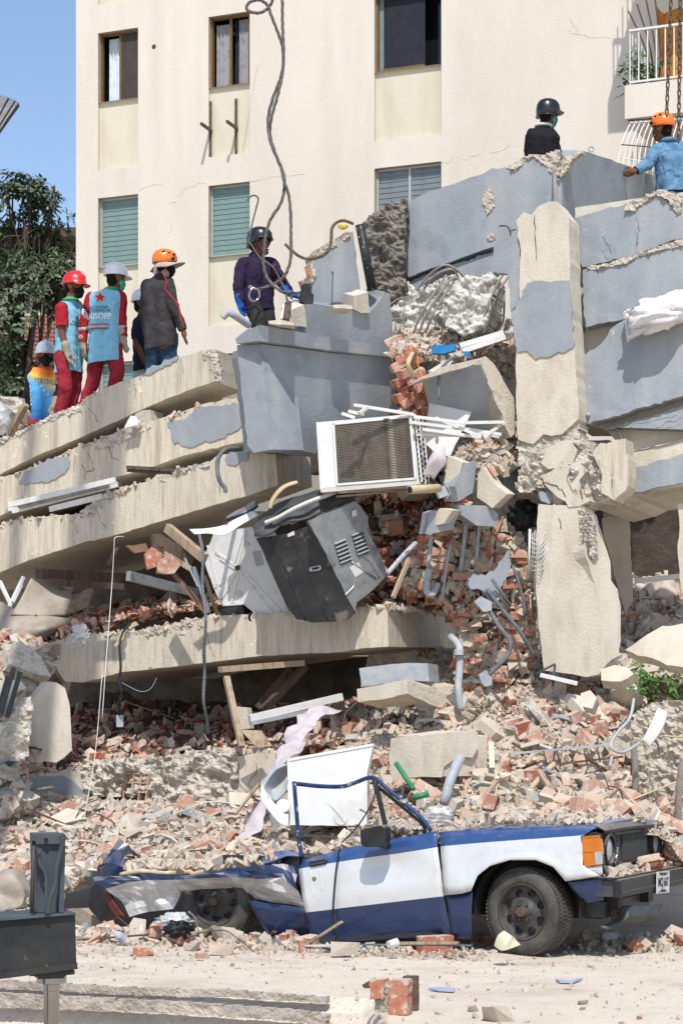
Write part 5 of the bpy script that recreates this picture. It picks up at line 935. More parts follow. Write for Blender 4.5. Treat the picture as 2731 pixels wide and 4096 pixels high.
# timbers and pipes in the gap left of the washing machine
for i, (s, w, h, m, lab) in enumerate((('770,300,21.2 940,440,20.8', .07, .09, 'wood', 'pale timber propped left of the washing machine'), ('700,385,21 880,490,20.9', .04, .05, 'wood', 'thin timber below the pale one'), ('740,440,21.1 950,690,20.9', .05, .04, 'mdf', 'red brown timber slanting down left of the washing machine'), ('850,440,20.8 910,570,20.8', .02, .02, 'grey_metal', 'thin bent steel rod before the timbers'),
                                         ('890,480,20.9 960,690,20.8', .03, .03, 'grey_metal', 'grey pipe leaning beside the washing machine'), ('940,520,20.9 1000,700,20.85', .03, .03, 'dark_wood', 'dark batten beside the washing machine'), ('240,550,21.9 560,570,22.6', .08, .07, 'dark_wood', 'dark beam running into the gap under the third slab'), ('180,510,22 700,540,23.5', .1, .1, 'dark_wood', 'thick dark beam deep in the gap'), ('590,520,22 900,600,23', .06, .1, 'grey_metal', 'dull steel channel deep in the gap'), ('500,465,21.6 545,390,21.5', .03, .04, 'rusty_steel', 'rusty stub hanging from the slab underside'))):
    P = WT(5, s); bar('timber' if m in ('wood', 'mdf', 'dark_wood') else 'steel_bar', P[0], P[1], w, h, m, lab=lab, cat='timber' if m in ('wood', 'mdf', 'dark_wood') else 'bar')
for s, Y, m, lab in (('665,420 700,385 750,380 740,470 680,490', 21.3, 'brick', 'broken orange clay block under the third slab edge'), ('725,450 790,420 830,470 800,510 725,505', 21.2, 'brick', 'orange clay plate below the broken block'), ('695,330 740,325 830,380 900,440 880,470 800,450 700,390', 21.3, 'dark_wood', 'splintered dark board under the slab'), ('580,380 670,370 690,410 620,415', 21.5, 'mdf', 'torn brown board edge hanging from the slab')):
    prism('hanging_fragment', t(5, s), Pl(Y, .2), .12, m, None, 5, lab=lab, cat='fragment')
# overturned tub at the left
tb_ = thing('bath_tub', W(*tp(5, 150, 850), 21), 'overturned beige tub wedged under the slabs at the left edge', 'tub')
sheet('tub_wall', 5, ['-150,640,23.3 0,640,23.2 100,690,23.0 220,705,23.0 350,712,23.3', '-150,760,22.9 0,760,22.8 100,770,22.7 220,760,22.7 330,745,23.1', '-150,850,23.0 0,850,22.9 90,860,22.8 190,820,22.9 290,790,23.2', '-150,880,23.5 0,872,23.4 80,870,23.3 170,850,23.3 260,820,23.5'], 'tub_beige' if 'tub_beige' in MATS else (mat('tub_beige', ['#8f8577', '#a1978a', '#857b6e'], 2, .5, .1, 12) and 'tub_beige'), tb_, thick=.02)
sheet('tub_rim', 5, ['50,700,22.90 100,620,23.00 150,525,23.20 210,520,23.50', '180,705,22.95 200,640,23.10 260,590,23.30 330,600,23.60', '305,700,23.10 325,640,23.20 345,575,23.50 400,575,23.80'], 'tub_beige', tb_, thick=.02)
for s in ('45,660,21 110,525,21.1', '60,640,21 100,560,21.05', '0,545,21.2 50,650,21.1'): P = WT(5, s); bar('window_strip', P[0], P[1], .03, .03, 'white_paint', lab='white metal strip %s the tub at the left' % ('beside' if s[0] == '4' else 'along' if s[0] == '6' else 'left of'), cat='strip')
# window frame lying on the second slab and dark profile
wf = thing('window_frame', W(*tp(5, 300, 160), 21.3), 'long white window frame lying between the second and third slabs', 'window frame')
for s in ('45,195,21.6 530,80,21.0', '60,222,21.7 540,100,21.1', '50,180,21.7 52,222,21.7', '230,215,21.4 470,155,21.2'): P = WT(5, s); bar('profile', P[0], P[1], .03, .055, 'white_paint', wf)
bar('track', *WT(5, '90,205,21.62 500,105,21.08'), .05, .03, 'grey_metal', wf)
dp = thing('dark_profile', W(*tp(5, 700, 40), 21.2), 'dark bronze window profile pinched between the slabs', 'profile')
for s in ('582,22,21.3 800,35,21.2', '585,35,21.32 790,48,21.22', '500,115,21.2 560,100,21.15'): bar('rail', *WT(5, s), .03, .035, 'dark_wood', dp)
prism('white_rag', t(3, '570,935 600,875 630,880 635,920 600,925'), Pl(21.75), .06, 'white_enamel', None, 5, 10, lab='white crumpled scrap between the first and second slab', cat='scrap')
prism('concrete_block', t(3, '580,930 625,865 690,848 700,910 640,925'), Pl(21.95), .3, 'mortar', None, 6, lab='concrete lump propping the first slab off the second', cat='block', grp='broken concrete blocks')
# ---------- white box appliance behind the car ----------
pf = Pl(17.75, -.08, .03, 1.4)
fg = thing('refrigerator', pf.p(*tp('o', 755, 1895)), 'white refrigerator carcass standing in the rubble behind the car door', 'refrigerator')
prism('cabinet', t('o', '660,1744,1 700,1735,1 780,1722,1 857,1709,1 843,1772,1 842,1896,1 750,1896,1 662,1895,1'), pf, .45, 'white_enamel', fg, 1, dirv=Vector((.06, 1, 0)))
prism('top_edge', t('o', '662,1742 857,1707 858,1713 664,1748'), pf, .02, 'white_enamel', fg, 0, front=.008); tube('embossed_ring', [pf.off(.004).p(*tp('o', 783 + 16 * math.cos(a), 1878 + 16 * math.sin(a))) for a in [k * .4 for k in range(9)]], .003, 'enamel_shadow', fg, seg=5)
sheet('torn_liner', 'o', ['600,1832,17.7 607,1800,17.75 632,1768,17.8 658,1755,17.85', '612,1840,17.65 622,1818,17.85 640,1790,17.95 660,1775,17.95', '615,1828,17.6 632,1840,17.75 650,1825,17.8 662,1810,17.8'], 'pvc_grey', fg, thick=.015)
sheet('white_flap', 'o', ['598,1830,17.6 604,1845,17.6 640,1890,17.6 662,1898,17.6', '600,1800,17.65 615,1825,17.62 648,1865,17.62 662,1870,17.62'], 'white_enamel', fg, thick=.012)
disc('white_bulb', W(*tp('o', 650, 1852), 17.7), (0, -1, .2), .06, .03, 'white_enamel', fg)
# lace cloth running down the heap
sheet('lace_cloth', 7, ['1415,150,20.6 1480,140,20.7 1560,150,20.6', '1325,265,20.2 1390,240,20.1 1440,250,20.1', '1245,420,19.4 1290,390,19.3 1330,400,19.3', '1195,530,18.9 1215,500,18.8 1240,490,18.8', '1170,620,18.6 1200,600,18.5 1225,600,18.5', '1110,715,18.3 1140,700,18.2 1185,690,18.2', '1108,790,18.15 1120,780,18.1 1135,770,18.1'], 'cloth_pink', None, .006, 12, 8, wob=.075, lab='pale pink lace cloth trailing down the heap left of the refrigerator', cat='cloth')
# white bundle and metal bracket at the right wall
def bundle(name, c, r, m, lab, cat, seed=1, amp=.25, par=None):
    vs, fs = [], []; nu, nv = 40, 22
    for j in range(nv + 1):
        for i in range(nu):
            a = 6.283 * i / nu; b = math.pi * j / nv; d = Vector((math.cos(a) * math.sin(b), math.sin(a) * math.sin(b), math.cos(b)))
            w = 1 + amp * noise.noise(Vector((d.x * 2 + seed, d.y * 2, d.z * 5))) + amp * .5 * abs(noise.noise(Vector((d.x * 7, d.y * 7 + seed, d.z * 12)))); vs.append(Vector(c) + Vector((d.x * r[0], d.y * r[1], d.z * r[2])) * w)
    for j in range(nv):
        for i in range(nu): fs.append((j * nu + i, (j + 1) * nu + i, (j + 1) * nu + (i + 1) % nu, j * nu + (i + 1) % nu))
    return mk(name, vs, fs, m, par, lab=lab, cat=cat, smooth=True)
cb = bundle('white_cloth_bundle', W(*tp(4, 1510, 395), 20.2), (.36, .14, .15), 'cloth_white', 'bunched white cloth caught on the bracket at the right wall', 'cloth', 4, .45); cb.rotation_euler = (0, -.2, 0)
bk = thing('metal_bracket', W(*tp(4, 1330, 520), 21.1), 'white metal angle bracket holding the bunched cloth', 'bracket')
for s in ('1306,410,20.35 1318,522,20.3', '1300,405,20.35 1340,388,20.6', '1318,518,20.3 1395,480,20.15', '1335,392,20.6 1332,500,20.5'): bar('arm', *WT(4, s), .04, .03, 'white_paint', bk)
# ---------- rebars, pipes and wires of the wreck ----------
def rebar(n, s, lab, r=.01, m='rebar', cat='rebar', grp='bared reinforcing bars', k=6): return tube('rebar', WT(n, s), r, m, None, seg=7, k=k, lab=lab, cat=cat, grp=grp)
rebar(2, '832,812,22.3 832,995,22.2', 'straight ribbed rebar standing before the grey wall left of the column top', .018, k=2)
rebar(2, '975,765,21.9 980,930,21.2', 'straight ribbed rebar rising from the column top', .019, k=2)
for i, (s, w) in enumerate((('345,300,21.6 400,230,21.5 470,185,21.4 520,200,21.4 560,240,21.5', 'looping over the pale lump at the top'), ('380,290,21.6 440,225,21.4 510,205,21.4 540,260,21.5', 'second from the top of the bent bundle'), ('340,540,21.5 380,430,21.35 440,330,21.3 500,250,21.3 540,245,21.4', 'long bent one on the outside of the bundle'), ('370,535,21.5 410,430,21.3 460,340,21.3 520,255,21.35', 'inner long bar of the bent bundle'),
                            ('320,530,21.5 350,440,21.4 400,350,21.35 480,230,21.4', 'leftmost long bar of the bent bundle'), ('635,505,21.2 660,400,21.1 700,300,21.1 740,230,21.15 800,190,21.3', 'thick bar bowing left of the column'), ('650,500,21.15 690,400,21.05 730,290,21.05 775,225,21.15', 'second thick bar bowing left of the column'), ('700,480,21.3 740,440,21.1 745,300,21.15', 'thin bar hanging by the white strips'), ('205,440,21.4 300,420,21.4 350,405,21.5', 'horizontal bar at the parapet back'), ('215,370,21.4 260,340,21.5 310,330,21.6', 'short bar over the rough wall foot'),
                            ('230,520,21.3 280,450,21.4 290,380,21.5', 'wire-thin bar crossing the pocket'), ('460,500,21.3 470,430,21.2 500,405,21.3', 'thin hooked bar before the pale lump'), ('680,570,21 720,520,21 770,430,21.1', 'bar sloping up to the column'), ('640,600,21.1 700,540,21 750,500,21.1', 'lower bar sloping up to the column'))): rebar(4, s, 'bent rebar, ' + w, .012 if i < 8 else .007)
rebar(2, '725,1038,21.6 760,1040,21.5 775,1080,21.5 765,1130,21.5 780,1150,21.5', 'rusty hooked wire on the grey wall left of the column', .009, 'rusty_steel'); rebar(2, '775,1060,21.5 800,1052,21.5', 'short rusty wire stub by the hooked wire', .007, 'rusty_steel')
rebar(2, '1035,990,21.2 1090,1050,21.1 1115,1130,21.1 1095,1180,21.2', 'thin bar curving right of the column top', .009); rebar(4, '1070,265,21.2 1100,290,21.1 1118,350,21.2', 'rusty bar bent at the column side', .009, 'rusty_steel'); rebar(4, '1125,870,20.55 1190,890,20.9', 'pipe stub poking out of the right wall', .022, 'pvc_grey', 'pipe', None, 2)
rebar(2, '1005,690,22 1010,745,22.2', 'short spike on the broken wall top', .009, 'rusty_steel', k=2); rebar(2, '945,715,22.2 1005,708,22', 'short bar lying on the broken wall top', .009, 'rusty_steel', k=2)
rebar(6, '1095,190,20.9 1240,175,21', 'bar lying along the beam end', .018, k=2); rebar(4, '840,1085,20.9 985,1052,20.9', 'bar crossing the cracked joint', .018, k=2); rebar(6, '965,150,20.6 960,400,20.6 958,430,20.6', 'thin rod hanging before the lower column', .008, k=2)
for i, s in enumerate(('1335,300,18.4 1345,420,18.4 1350,660,18.5', '1568,380,18 1548,520,18 1540,780,18.1', '1380,300,18.4 1440,300,18.4 1460,380,18.4', '1400,430,18.3 1450,600,18.3 1460,700,18.4')): rebar(8, s, ('thick ribbed bar standing left in the pitted wall', 'thick ribbed bar at the right edge of the photo', 'short bent bar above the pitted wall', 'thin bar inside the pitted wall')[i], (.03, .03, .01, .012)[i])
for i, s in enumerate(('1310,580,18.1 1400,545,18.2 1568,478,18.3', '1390,640,18.1 1568,560,18.2', '1450,672,18.1 1568,640,18.2', '1470,280,18.3 1568,285,18.3')): rebar(8, s, ('topmost', 'second', 'lowest', 'short high')[i] + ' of the slanting tie wires before the pitted wall', .009, 'pvc_cream', 'wire', 'tie wires', 3)
def tubething(name, n, s, r, m, lab, cat, seg=10, k=6, rib=0, grp=None): return tube(name, WT(n, s), r, m, None, seg=seg, k=k, rib=rib, lab=lab, cat=cat, grp=grp)
tubething('conduit', 5, '915,330,20.6 932,420,20.5 930,560,20.5 945,720,20.4 937,860,20.5 940,960,20.6 935,1090,20.6 950,1180,20.7 958,1240,20.8', .014, 'hose_grey', 'long grey corrugated conduit hanging beside the washing machine', 'conduit', 10, 14, .25)
cl = tubething('conduit', 5, '600,740,20.9 565,780,20.7 550,840,20.6 555,940,20.6 548,1000,20.6 560,1060,20.6 545,1110,20.7 550,1170,20.8', .013, 'pvc_black', 'black cable conduit hanging from the long slab', 'conduit', 8, 10)
box('switch_box', W(*tp(7, 552, 212), 20.8), (.035, 0, 0), (0, .03, 0), (0, 0, .06), 'pvc_grey', None, .006, lab='grey switch box hanging on the black conduit in the gap', cat='box')
for s in ('525,840 560,765 578,775 570,810 535,845', '580,755 620,730 632,745 600,768'): prism('conduit_sleeve', t(5, s), Pl(20.55, -.2), .05, 'pvc_cream', cl, 3, 10)
tubething('drain_hose', 3, '1095,1025,21.2 1040,1030,21 1005,1065,20.9 998,1110,20.9', .022, 'hose_grey', 'grey hose looping down over the third slab, upper part', 'hose', 10, 8); tubething('drain_hose', 5, '998,-5,20.9 1000,50,20.85 1012,90,20.85 1032,115,20.85 1036,138,20.85', .022, 'hose_grey', 'grey hose hanging over the third slab edge, lower end', 'hose', 10, 8)
tubething('string', 5, '570,340,20.9 530,345,20.8 525,390,20.8 515,560,20.8 500,760,20.5 485,960,20.3 470,1175,20.2', .004, 'white_paint', 'thin white string hanging in front of the slabs', 'string', 5, 4); tubething('string', 7, '470,0,20.2 445,300,20 420,480,19.7 380,680,19.2 330,800,18.8', .004, 'white_paint', 'thin white string trailing onto the rubble', 'string', 5, 4)
tubething('thin_wire', 5, '560,1010,20.6 640,1050,20.6 690,1040,20.6 720,990,20.6', .003, 'paper_blue', 'thin pale blue wire dangling under the long slab', 'wire', 4)
# pipes among the ruined bricks
for i, (s, r) in enumerate((('580,210,20.9 560,380,20.9 545,500,20.9', .022), ('638,235,20.9 625,360,20.9 618,455,20.9', .02), ('500,375,20.8 480,480,20.8 460,635,20.8', .014), ('412,335,20.8 405,400,20.8 395,480,20.8', .022), ('785,475,20.6 820,580,20.6 845,705,20.6', .015), ('665,580,20.5 740,680,20.5 820,780,20.5 890,900,20.6', .022), ('690,535,20.45 775,660,20.5', .018), ('700,590,20.5 770,670,20.5', .014))):
    tubething('wall_pipe', 6, s, r, 'pvc_grey' if i < 4 else 'hose_grey', ('tall grey pipe standing in the ruined brick wall', 'second grey pipe right of the tall one', 'thin grey pipe left of the tall one', 'short pipe stub above the elbow', 'thin rod leaning beside the column foot', 'bent channel slanting across the ruined wall', 'short batten over the bent channel', 'thin batten below the short one')[i], 'pipe', 8, 3, grp='pipes in the ruined wall')
tubething('pipe_elbow', 6, '400,490,20.7 392,540,20.7 390,590,20.7 415,605,20.7 440,560,20.8', .035, 'pvc_grey', 'thick grey pipe elbow at the end of the long slab', 'pipe', 12)
dpv = tubething('drain_pipe', 6, '500,800,20.6 540,850,20.4 540,960,20.35 535,1040,20.3 545,1130,20.3 565,1080,20.35', .036, 'pvc_grey', 'grey drain pipe with sockets below the end of the long slab', 'pipe', 12)
for x, y in ((538, 872), (535, 1050)): disc('socket', W(*tp(6, x, y), 20.34), (0, .1, 1), .047, .03, 'pvc_grey', dpv)
fx = tubething('flexible_conduit', 6, '685,690,20.4 720,750,20.3 770,820,20.25 765,880,20.25 720,930,20.2 675,975,20.2', .02, 'hose_grey', 'flexible grey conduit curling with box connectors below the ruined wall', 'conduit', 10, 12, .2)
for s in ('630,975 665,955 690,990 690,1020 660,1030 640,1010', '610,640 640,615 690,640 688,680 650,685'): prism('connector', t(6, s), Pl(20.15, .2), .06, 'pvc_grey', fx, 2)
tubething('flexible_hose', 6, '340,370,20.5 280,430,20.3 210,510,20.2', .022, 'pvc_grey', 'grey corrugated hose right of the kitchen range', 'hose', 10, 12, .2); bar('timber', *WT(6, '310,440,20.3 235,620,20.1'), .03, .04, 'wood', lab='pale stick standing right of the kitchen range', cat='timber')
for i, (s, r, m, lab) in enumerate((('545,375,18.3 500,480,18.2 470,590,18.1', .045, 'pvc_grey', 'thick grey vent pipe standing behind the car bonnet'), ('250,405,18.4 330,525,18.2', .022, 'green_plastic', 'green plastic pipe slanting beside the refrigerator'), ('325,565,18.1 400,545,18.1', .026, 'green_plastic', 'short green pipe end below the slanting one'), ('975,408,18.6 920,460,18.5 862,530,18.4', .026, 'pvc_cream', 'cream pipe leaning in the brick heap'))):
    o = tubething('plastic_pipe', 8, s, r, m, lab, 'pipe', 12, 2); P = WT(8, s); disc('bore', P[0], P[0] - P[1], r * .75, .005, 'plastic_black', o)
for i in range(5): tube('rack_bar', WT(8, '%d,%d,18.9 %d,%d,18.9' % (925 + i * 62, 348 - i * 3, 945 + i * 60, 425 - i * 6)), .008, 'rusty_steel', None, seg=5, k=1, lab='rusty upright of the crushed rack over the brick heap', cat='rack bar', grp='crushed rack bars')
bar('rack_rail', *WT(8, '770,362,18.9 1230,320,19'), .05, .02, 'pvc_grey', lab='bent grey rail lying over the brick heap', cat='rail'); bar('rack_rail', *WT(8, '940,415,18.85 1290,375,18.9'), .02, .02, 'rusty_steel', lab='lower rusty rail of the crushed rack', cat='rail')
bar('timber', *WT(8, '905,440,18.5 985,570,18.2'), .05, .03, 'wood', lab='short plank leaning by the cream pipe', cat='timber'); bar('timber', *WT(8, '685,310,18.9 690,430,18.7'), .05, .03, 'concrete', lab='pale strip standing in the brick heap', cat='timber')
bar('steel_bar', *WT(8, '1180,455,18.6 1190,630,18.4'), .06, .02, 'dark_metal', lab='dark steel plate standing at the right of the brick heap', cat='bar'); bar('steel_bar', *WT(8, '1060,470,18.7 1075,620,18.5'), .03, .02, 'dark_metal', lab='dark thin bar left of the steel plate', cat='bar')
tubething('grey_cable', 8, '1340,110,18.5 1320,200,18.4 1260,270,18.3 1235,330,18.2 1290,355,18.2 1370,310,18.2', .014, 'pvc_grey', 'grey cable looping by the white strip at the right', 'cable')
sheet('white_strip', 8, ['1450,150,18.3 1420,220,18.2 1380,300,18.1', '1495,170,18.35 1470,250,18.25 1410,332,18.15'], 'white_paint', None, thick=.01, lab='white plastic strip hanging at the right edge', cat='strip')
bar('metal_strip', *WT(6, '890,970,20.2 980,925,20.2'), .02, .02, 'dark_metal', lab='bent metal strip at the column foot', cat='strip'); bar('metal_strip', *WT(6, '978,930,20.2 965,1060,20.1'), .02, .02, 'dark_metal', lab='upright leg of the bent strip at the column foot', cat='strip'); bar('white_batten', *WT(6, '910,975,20.1 1080,1015,20.1'), .05, .04, 'white_paint', lab='white batten lying at the column foot', cat='batten')
bar('white_batten', *WT(6, '1345,545,22 1568,520,22'), .04, .05, 'white_paint', lab='white strip lying across the dark room', cat='batten')
bar('white_batten', *WT(7, '1145,200,20.7 1568,100,21.2'), .06, .07, 'white_paint', lab='long white window strip lying in the gap above the lace cloth', cat='batten'); bar('white_batten', *WT(7, '1150,222,20.68 1500,150,21.1'), .03, .04, 'alu_frame', lab='thin aluminium rail under the long white strip', cat='batten')
for i, (s, w, h, m, lab) in enumerate((('1040,10,21 1110,330,20.6', .06, .05, 'wood', 'dusty timber post standing in the gap under the long slab'), ('1010,-25,21 1390,-55,21.5', .08, .06, 'wood', 'timber lying under the long slab'), ('1400,-40,21.8 1210,160,21.6', .14, .06, 'dark_wood', 'broad dark plank leaning in the gap'), ('1330,-30,22 1180,150,21.9', .06, .06, 'dark_wood', 'dark batten leaning in the gap'), ('470,690,19 780,625,19.6', .025, .025, 'white_paint', 'thin white rod lying on the left heap'), ('1080,640,18.8 1190,500,19.2', .025, .02, 'wood', 'thin lath leaning by the lace cloth'))): bar('timber', *WT(7, s), w, h, m, lab=lab, cat='timber')
prism('board', t(7, '1100,250 1200,255 1250,325 1180,335'), Pl(20.5, 0, .4, 2), .02, 'wood', None, 2, lab='tan board leaning beside the timber post', cat='board'); prism('board', t(7, '1075,145 1135,150 1148,245 1095,250'), Pl(20.6), .1, 'concrete', None, 4, lab='plaster piece leaning on the timber post', cat='board')
# wire basket fan guard hanging at the column
fg_ = thing('wire_basket', W(*tp(6, 880, 480), 20.5), 'bent white wire rack hanging between the ruined bricks and the column', 'rack')
for i in range(9): f_ = i / 8; tube('wire', WT('o', '%f,%f,20.5 %f,%f,20.4 %f,%f,20.55' % (1222 + 28 * f_, 1225 - 30 * f_, 1222 + 36 * f_, 1270 + 5 * f_, 1215 + 25 * f_, 1318 - 10 * f_)), .004, 'white_paint', fg_, seg=4, k=4)
for i in range(8): f_ = i / 7; tube('wire', WT('o', '%f,%f,20.5 %f,%f,20.35 %f,%f,20.5' % (1218, 1235 + 75 * f_, 1240, 1240 + 70 * f_, 1262 - 10 * f_, 1200 + 100 * f_)), .004, 'white_paint', fg_, seg=4, k=4)
for s in ('1216,1215,20.5 1214,1310,20.5', '1266,1180,20.45 1240,1290,20.45', '1250,1180,20.5 1268,1170,20.4 1272,1160,20.4'): tube('frame_bar', WT('o', s), .014, 'white_paint', fg_, seg=6, k=2)
bundle('black_bag', W(*tp(6, 835, 240), 20.9), (.14, .1, .13), 'plastic_black', 'crumpled black plastic bag above the wire rack', 'bag', 7, .6)
prism('blue_tub', t(4, '410,560 440,550 525,545 520,575 470,590 415,590'), Pl(20.9, -.1), .08, 'blue_tub', None, 3, lab='blue plastic tub piece in the rebar pocket', cat='tub'); prism('blue_scrap', t(4, '552,580 590,580 580,610'), Pl(20.85, -.1), .02, 'blue_tub', None, 2, lab='small blue plastic scrap right of the blue tub piece', cat='scrap')
for s, lab in (('540,555,20.8 740,495,20.9', 'crumpled white strip over the rebar pocket'), ('550,580,20.8 750,515,20.85', 'second crumpled white strip below the first'), ('405,680,20.6 505,620,20.7', 'white aluminium angle on the dark wall fragment')): bar('white_strip', *WT(4, s), .05, .05, 'white_paint', lab=lab, cat='strip')
tubething('grey_cable', 4, '445,800,20.5 450,680,20.5 500,615,20.6 550,610,20.8', .016, 'hose_grey', 'grey cable hanging over the dark wall fragment', 'cable'); tubething('yellow_wire', 4, '395,800,20.6 365,690,20.6 345,620,20.7 350,580,20.7', .005, 'orange_wire', 'thin yellow wire on the red brick remains', 'wire', 5); tubething('old_pipe', 4, '330,700,20.7 305,640,20.6 325,590,20.7', .024, 'pvc_cream', 'dusty bent pipe on the red brick remains', 'pipe')
# pipe and scraps by the man in purple
pg = tubething('plastic_pipe', 'b', '440,945,20.9 300,850,20.7 260,830,20.7 230,845,20.7 200,875,20.7', .035, 'pvc_grey', 'grey drain pipe with white elbow lying on the parapet block', 'pipe', 12)
bar('plank_scrap', *WT('b', '770,900,20.4 790,750,20.6'), .06, .05, 'dark_wood', lab='short brown wood post on the parapet block', cat='wood'); bar('plank_scrap', *WT('b', '740,900,20.45 760,770,20.6'), .03, .05, 'white_paint', lab='white painted strip beside the brown post', cat='wood')
prism('stone_slab', t('b', '612,905 700,895 760,900 845,925 840,945 700,938 615,925'), Pl(20.35, 0), .25, 'concrete', None, 3, lab='flat stone lying on the parapet block cap', cat='stone'); prism('stone_slab', t('b', '1185,760 1290,755 1365,770 1368,800 1200,790'), Pl(20.55, .3), .25, 'concrete', None, 4, lab='flat stone sticking out on the grey upstand', cat='stone')
prism('steel_clamp', t('b', '930,570 985,565 1000,650 1020,670 1015,740 980,770 925,745 905,690'), Pl(20.85, .2), .14, 'crane_black', None, 3, lab='black oily steel clamp block on the rope end', cat='clamp')
for x, y in ((920, 600), (975, 470), (980, 755)): put('brick', BR_M[3], W(*tp('b', x, y), 20.95), Euler((.3, 1.2, .2)), (.6, .6, .6), 'broken red brick bit beside the steel clamp', 'brick', 'brick bits by the clamp')
bundle('drink_can', W(*tp('b', 1280, 58), 21.3), (.05, .03, .03), 'yellow_tape', 'crushed lime green can on the grey wall stub', 'can', 3, .3)
# litter by the car
bt = thing('plastic_bottle', W(*tp(9, 590, 535), 16.75), 'clear plastic bottle with blue label lying by the crushed rear', 'bottle'); vs, fs = lathe([(0, 0), (.03, 0), (.034, .02), (.032, .12), (.012, .16), (.012, .18), (0, .18)], 14); M_ = Matrix.Translation(W(*tp(9, 590, 540), 16.75)) @ Euler((.3, -.9, .2)).to_matrix().to_4x4(); mk('body', xf(vs, M_), fs, 'plastic_clear', bt, smooth=True)
vs, fs = lathe([(.0345, .05), (.0345, .1)], 14); mk('label', xf(vs, M_), fs, 'paper_blue', bt, smooth=True)
bundle('plastic_bag', W(*tp(9, 800, 440), 16.9), (.13, .1, .06), 'plastic_clear', 'crumpled white plastic bag by the rear wheel', 'bag', 9, .5); bundle('black_bag', W(*tp(9, 820, 480), 16.7), (.1, .08, .06), 'plastic_black', 'crumpled black bag in front of the white one', 'bag', 12, .6); bundle('plastic_bag', W(*tp(8, 440, 650), 17.05), (.12, .08, .07), 'plastic_clear', 'clear plastic bag caught at the windscreen base', 'bag', 15, .5)
bundle('plastic_bag', W(*tp(5, 375, 790), 21.6), (.08, .06, .1), 'plastic_clear', 'white plastic scrap hanging over the left end of the long slab', 'bag', 18, .6)
bar('tile_strip', *WT(9, '1390,553,16.35 1568,556,16.1'), .03, .015, 'white_paint', lab='white strip lying on the road below the door', cat='strip'); bar('tile_strip', *WT(10, '0,548,16.1 600,553,15.7'), .02, .012, 'hose_grey', lab='long thin dark rod on the road below the car sill', cat='rod'); bar('tile_strip', *WT(10, '230,543,15.95 535,541,15.7'), .03, .02, 'wood', lab='pale batten lying on the road under the sill', cat='batten')
cp = W(*tp(10, 213, 550), 15.75); vs, fs = lathe([(0, 0), (.03, 0), (.036, .08), (.033, .08), (.028, .01), (0, .01)], 14); mk('plastic_cup', xf(vs, Matrix.Translation(cp) @ Euler((0, 1.4, .5)).to_matrix().to_4x4()), fs, 'plastic_clear', lab='clear plastic cup lying on the road under the car', cat='cup')
sheet('cream_shell', 10, ['700,555,15.35 715,510,15.35 745,485,15.35', '740,578,15.25 760,535,15.25 780,510,15.3', '820,550,15.3 800,530,15.35 790,515,15.4'], 'cream_plastic', None, thick=.008, lab='broken cream plastic shell against the front tyre', cat='plastic shell')
def flat_road(name, n, s, m, lab):
    P = []
    for x, y in t(n, s): Y = F * CH / (y - YH); p = W(x, y, Y); p.z = ground_z(p.x, p.y) + .008; P.append(p)
    k = len(P); mk(name, P + [p + Vector((0, 0, .012)) for p in P], [tuple(range(k)), tuple(k + i for i in reversed(range(k)))] + [(i, (i + 1) % k, k + (i + 1) % k, k + i) for i in range(k)], m, lab=lab, cat='paper')
flat_road('paper_scrap', 10, '395,760 450,755 520,760 515,772 440,768', 'paper_blue', 'lilac paper scrap right of the brick stump'); flat_road('paper_scrap', 10, '980,718 1040,724 1105,716 1060,732 1000,730', 'paper_blue', 'lilac paper scrap in the middle of the road')
# sapling growing in the ruin
sp = thing('small_plant', W(*tp(6, 1450, 1040), 20.2), 'small green sapling growing from the rubble under the cave', 'plant'); c0 = W(*tp(6, 1430, 1040), 20.2)
leafmesh([(c0 + Vector((rg.gauss(.03, .14), rg.gauss(0, .05), rg.gauss(0, .13))), (rg.gauss(0, .5), -.6, .8)) for _ in range(26)], .1, 'leaf_bright', 'leaves', sp, 5, seed=4)
for a in ('1568,1110,20.2 1490,1070,20.2 1440,1000,20.2', '1530,1110,20.2 1430,1060,20.2 1400,1090,20.2'): tube('twig', WT(6, a), .008, 'bark', sp, seg=5)
leafmesh([(W(*tp(4, 1105, 478), 20.9), (0, -.5, 1))], .06, 'leaf_bright', 'wall_weed', None, 6, seed=8, lab='tiny green weed growing in the wall beside the column', cat='plant')
# corrugated sheet and timber at the left edge
sheet('crumpled_sheet', 9, ['-60,230,17.4 30,210,17.3 130,195,17.3 150,215,17.4', '-60,260,17.2 40,250,17.0 110,240,17.05 130,300,17.2', '-60,410,17.0 40,390,16.9 90,360,16.9 100,380,17.0'], 'tub_beige', None, wob=.12, thick=.008, lab='crumpled grey sheet at the left behind the outrigger', cat='metal sheet')
bar('timber', *WT(3, '45,965,22.6 120,825,22.4'), .07, .05, 'wood', lab='fresh cut timber standing at the left end of the topmost slab', cat='timber'); bar('timber', *WT(3, '55,870,22.6 105,930,22.5'), .06, .05, 'wood', lab='second timber end crossing the fresh cut one', cat='timber')
bundle('plastic_bag', W(*tp(3, 12, 890), 22.7), (.13, .1, .12), 'plastic_clear', 'crumpled clear sheet at the far left below the tree', 'bag', 21, .6); rough('wall_stub', t(3, '-60,790 40,790 105,800 110,860 60,900 -60,930'), Pl(24.5), .06, 8, 'rough_concrete', None, .4, 6, lab='rough concrete lump at the far left below the tree', cat='concrete lump')
for i, (x, y, Y, w) in enumerate(((-10, 900, 20.3, 'lowest'), (15, 860, 20.2, 'middle'), (45, 880, 20.25, 'rightmost'))): bar('dark_stud', *WT(5, '%d,%d,%f %d,%d,%f' % (x + 50, y + 80, Y, x - 10, y + 290, Y)), .05, .04, 'dark_metal', lab=w + ' dark steel stud leaning at the left edge', cat='stud')
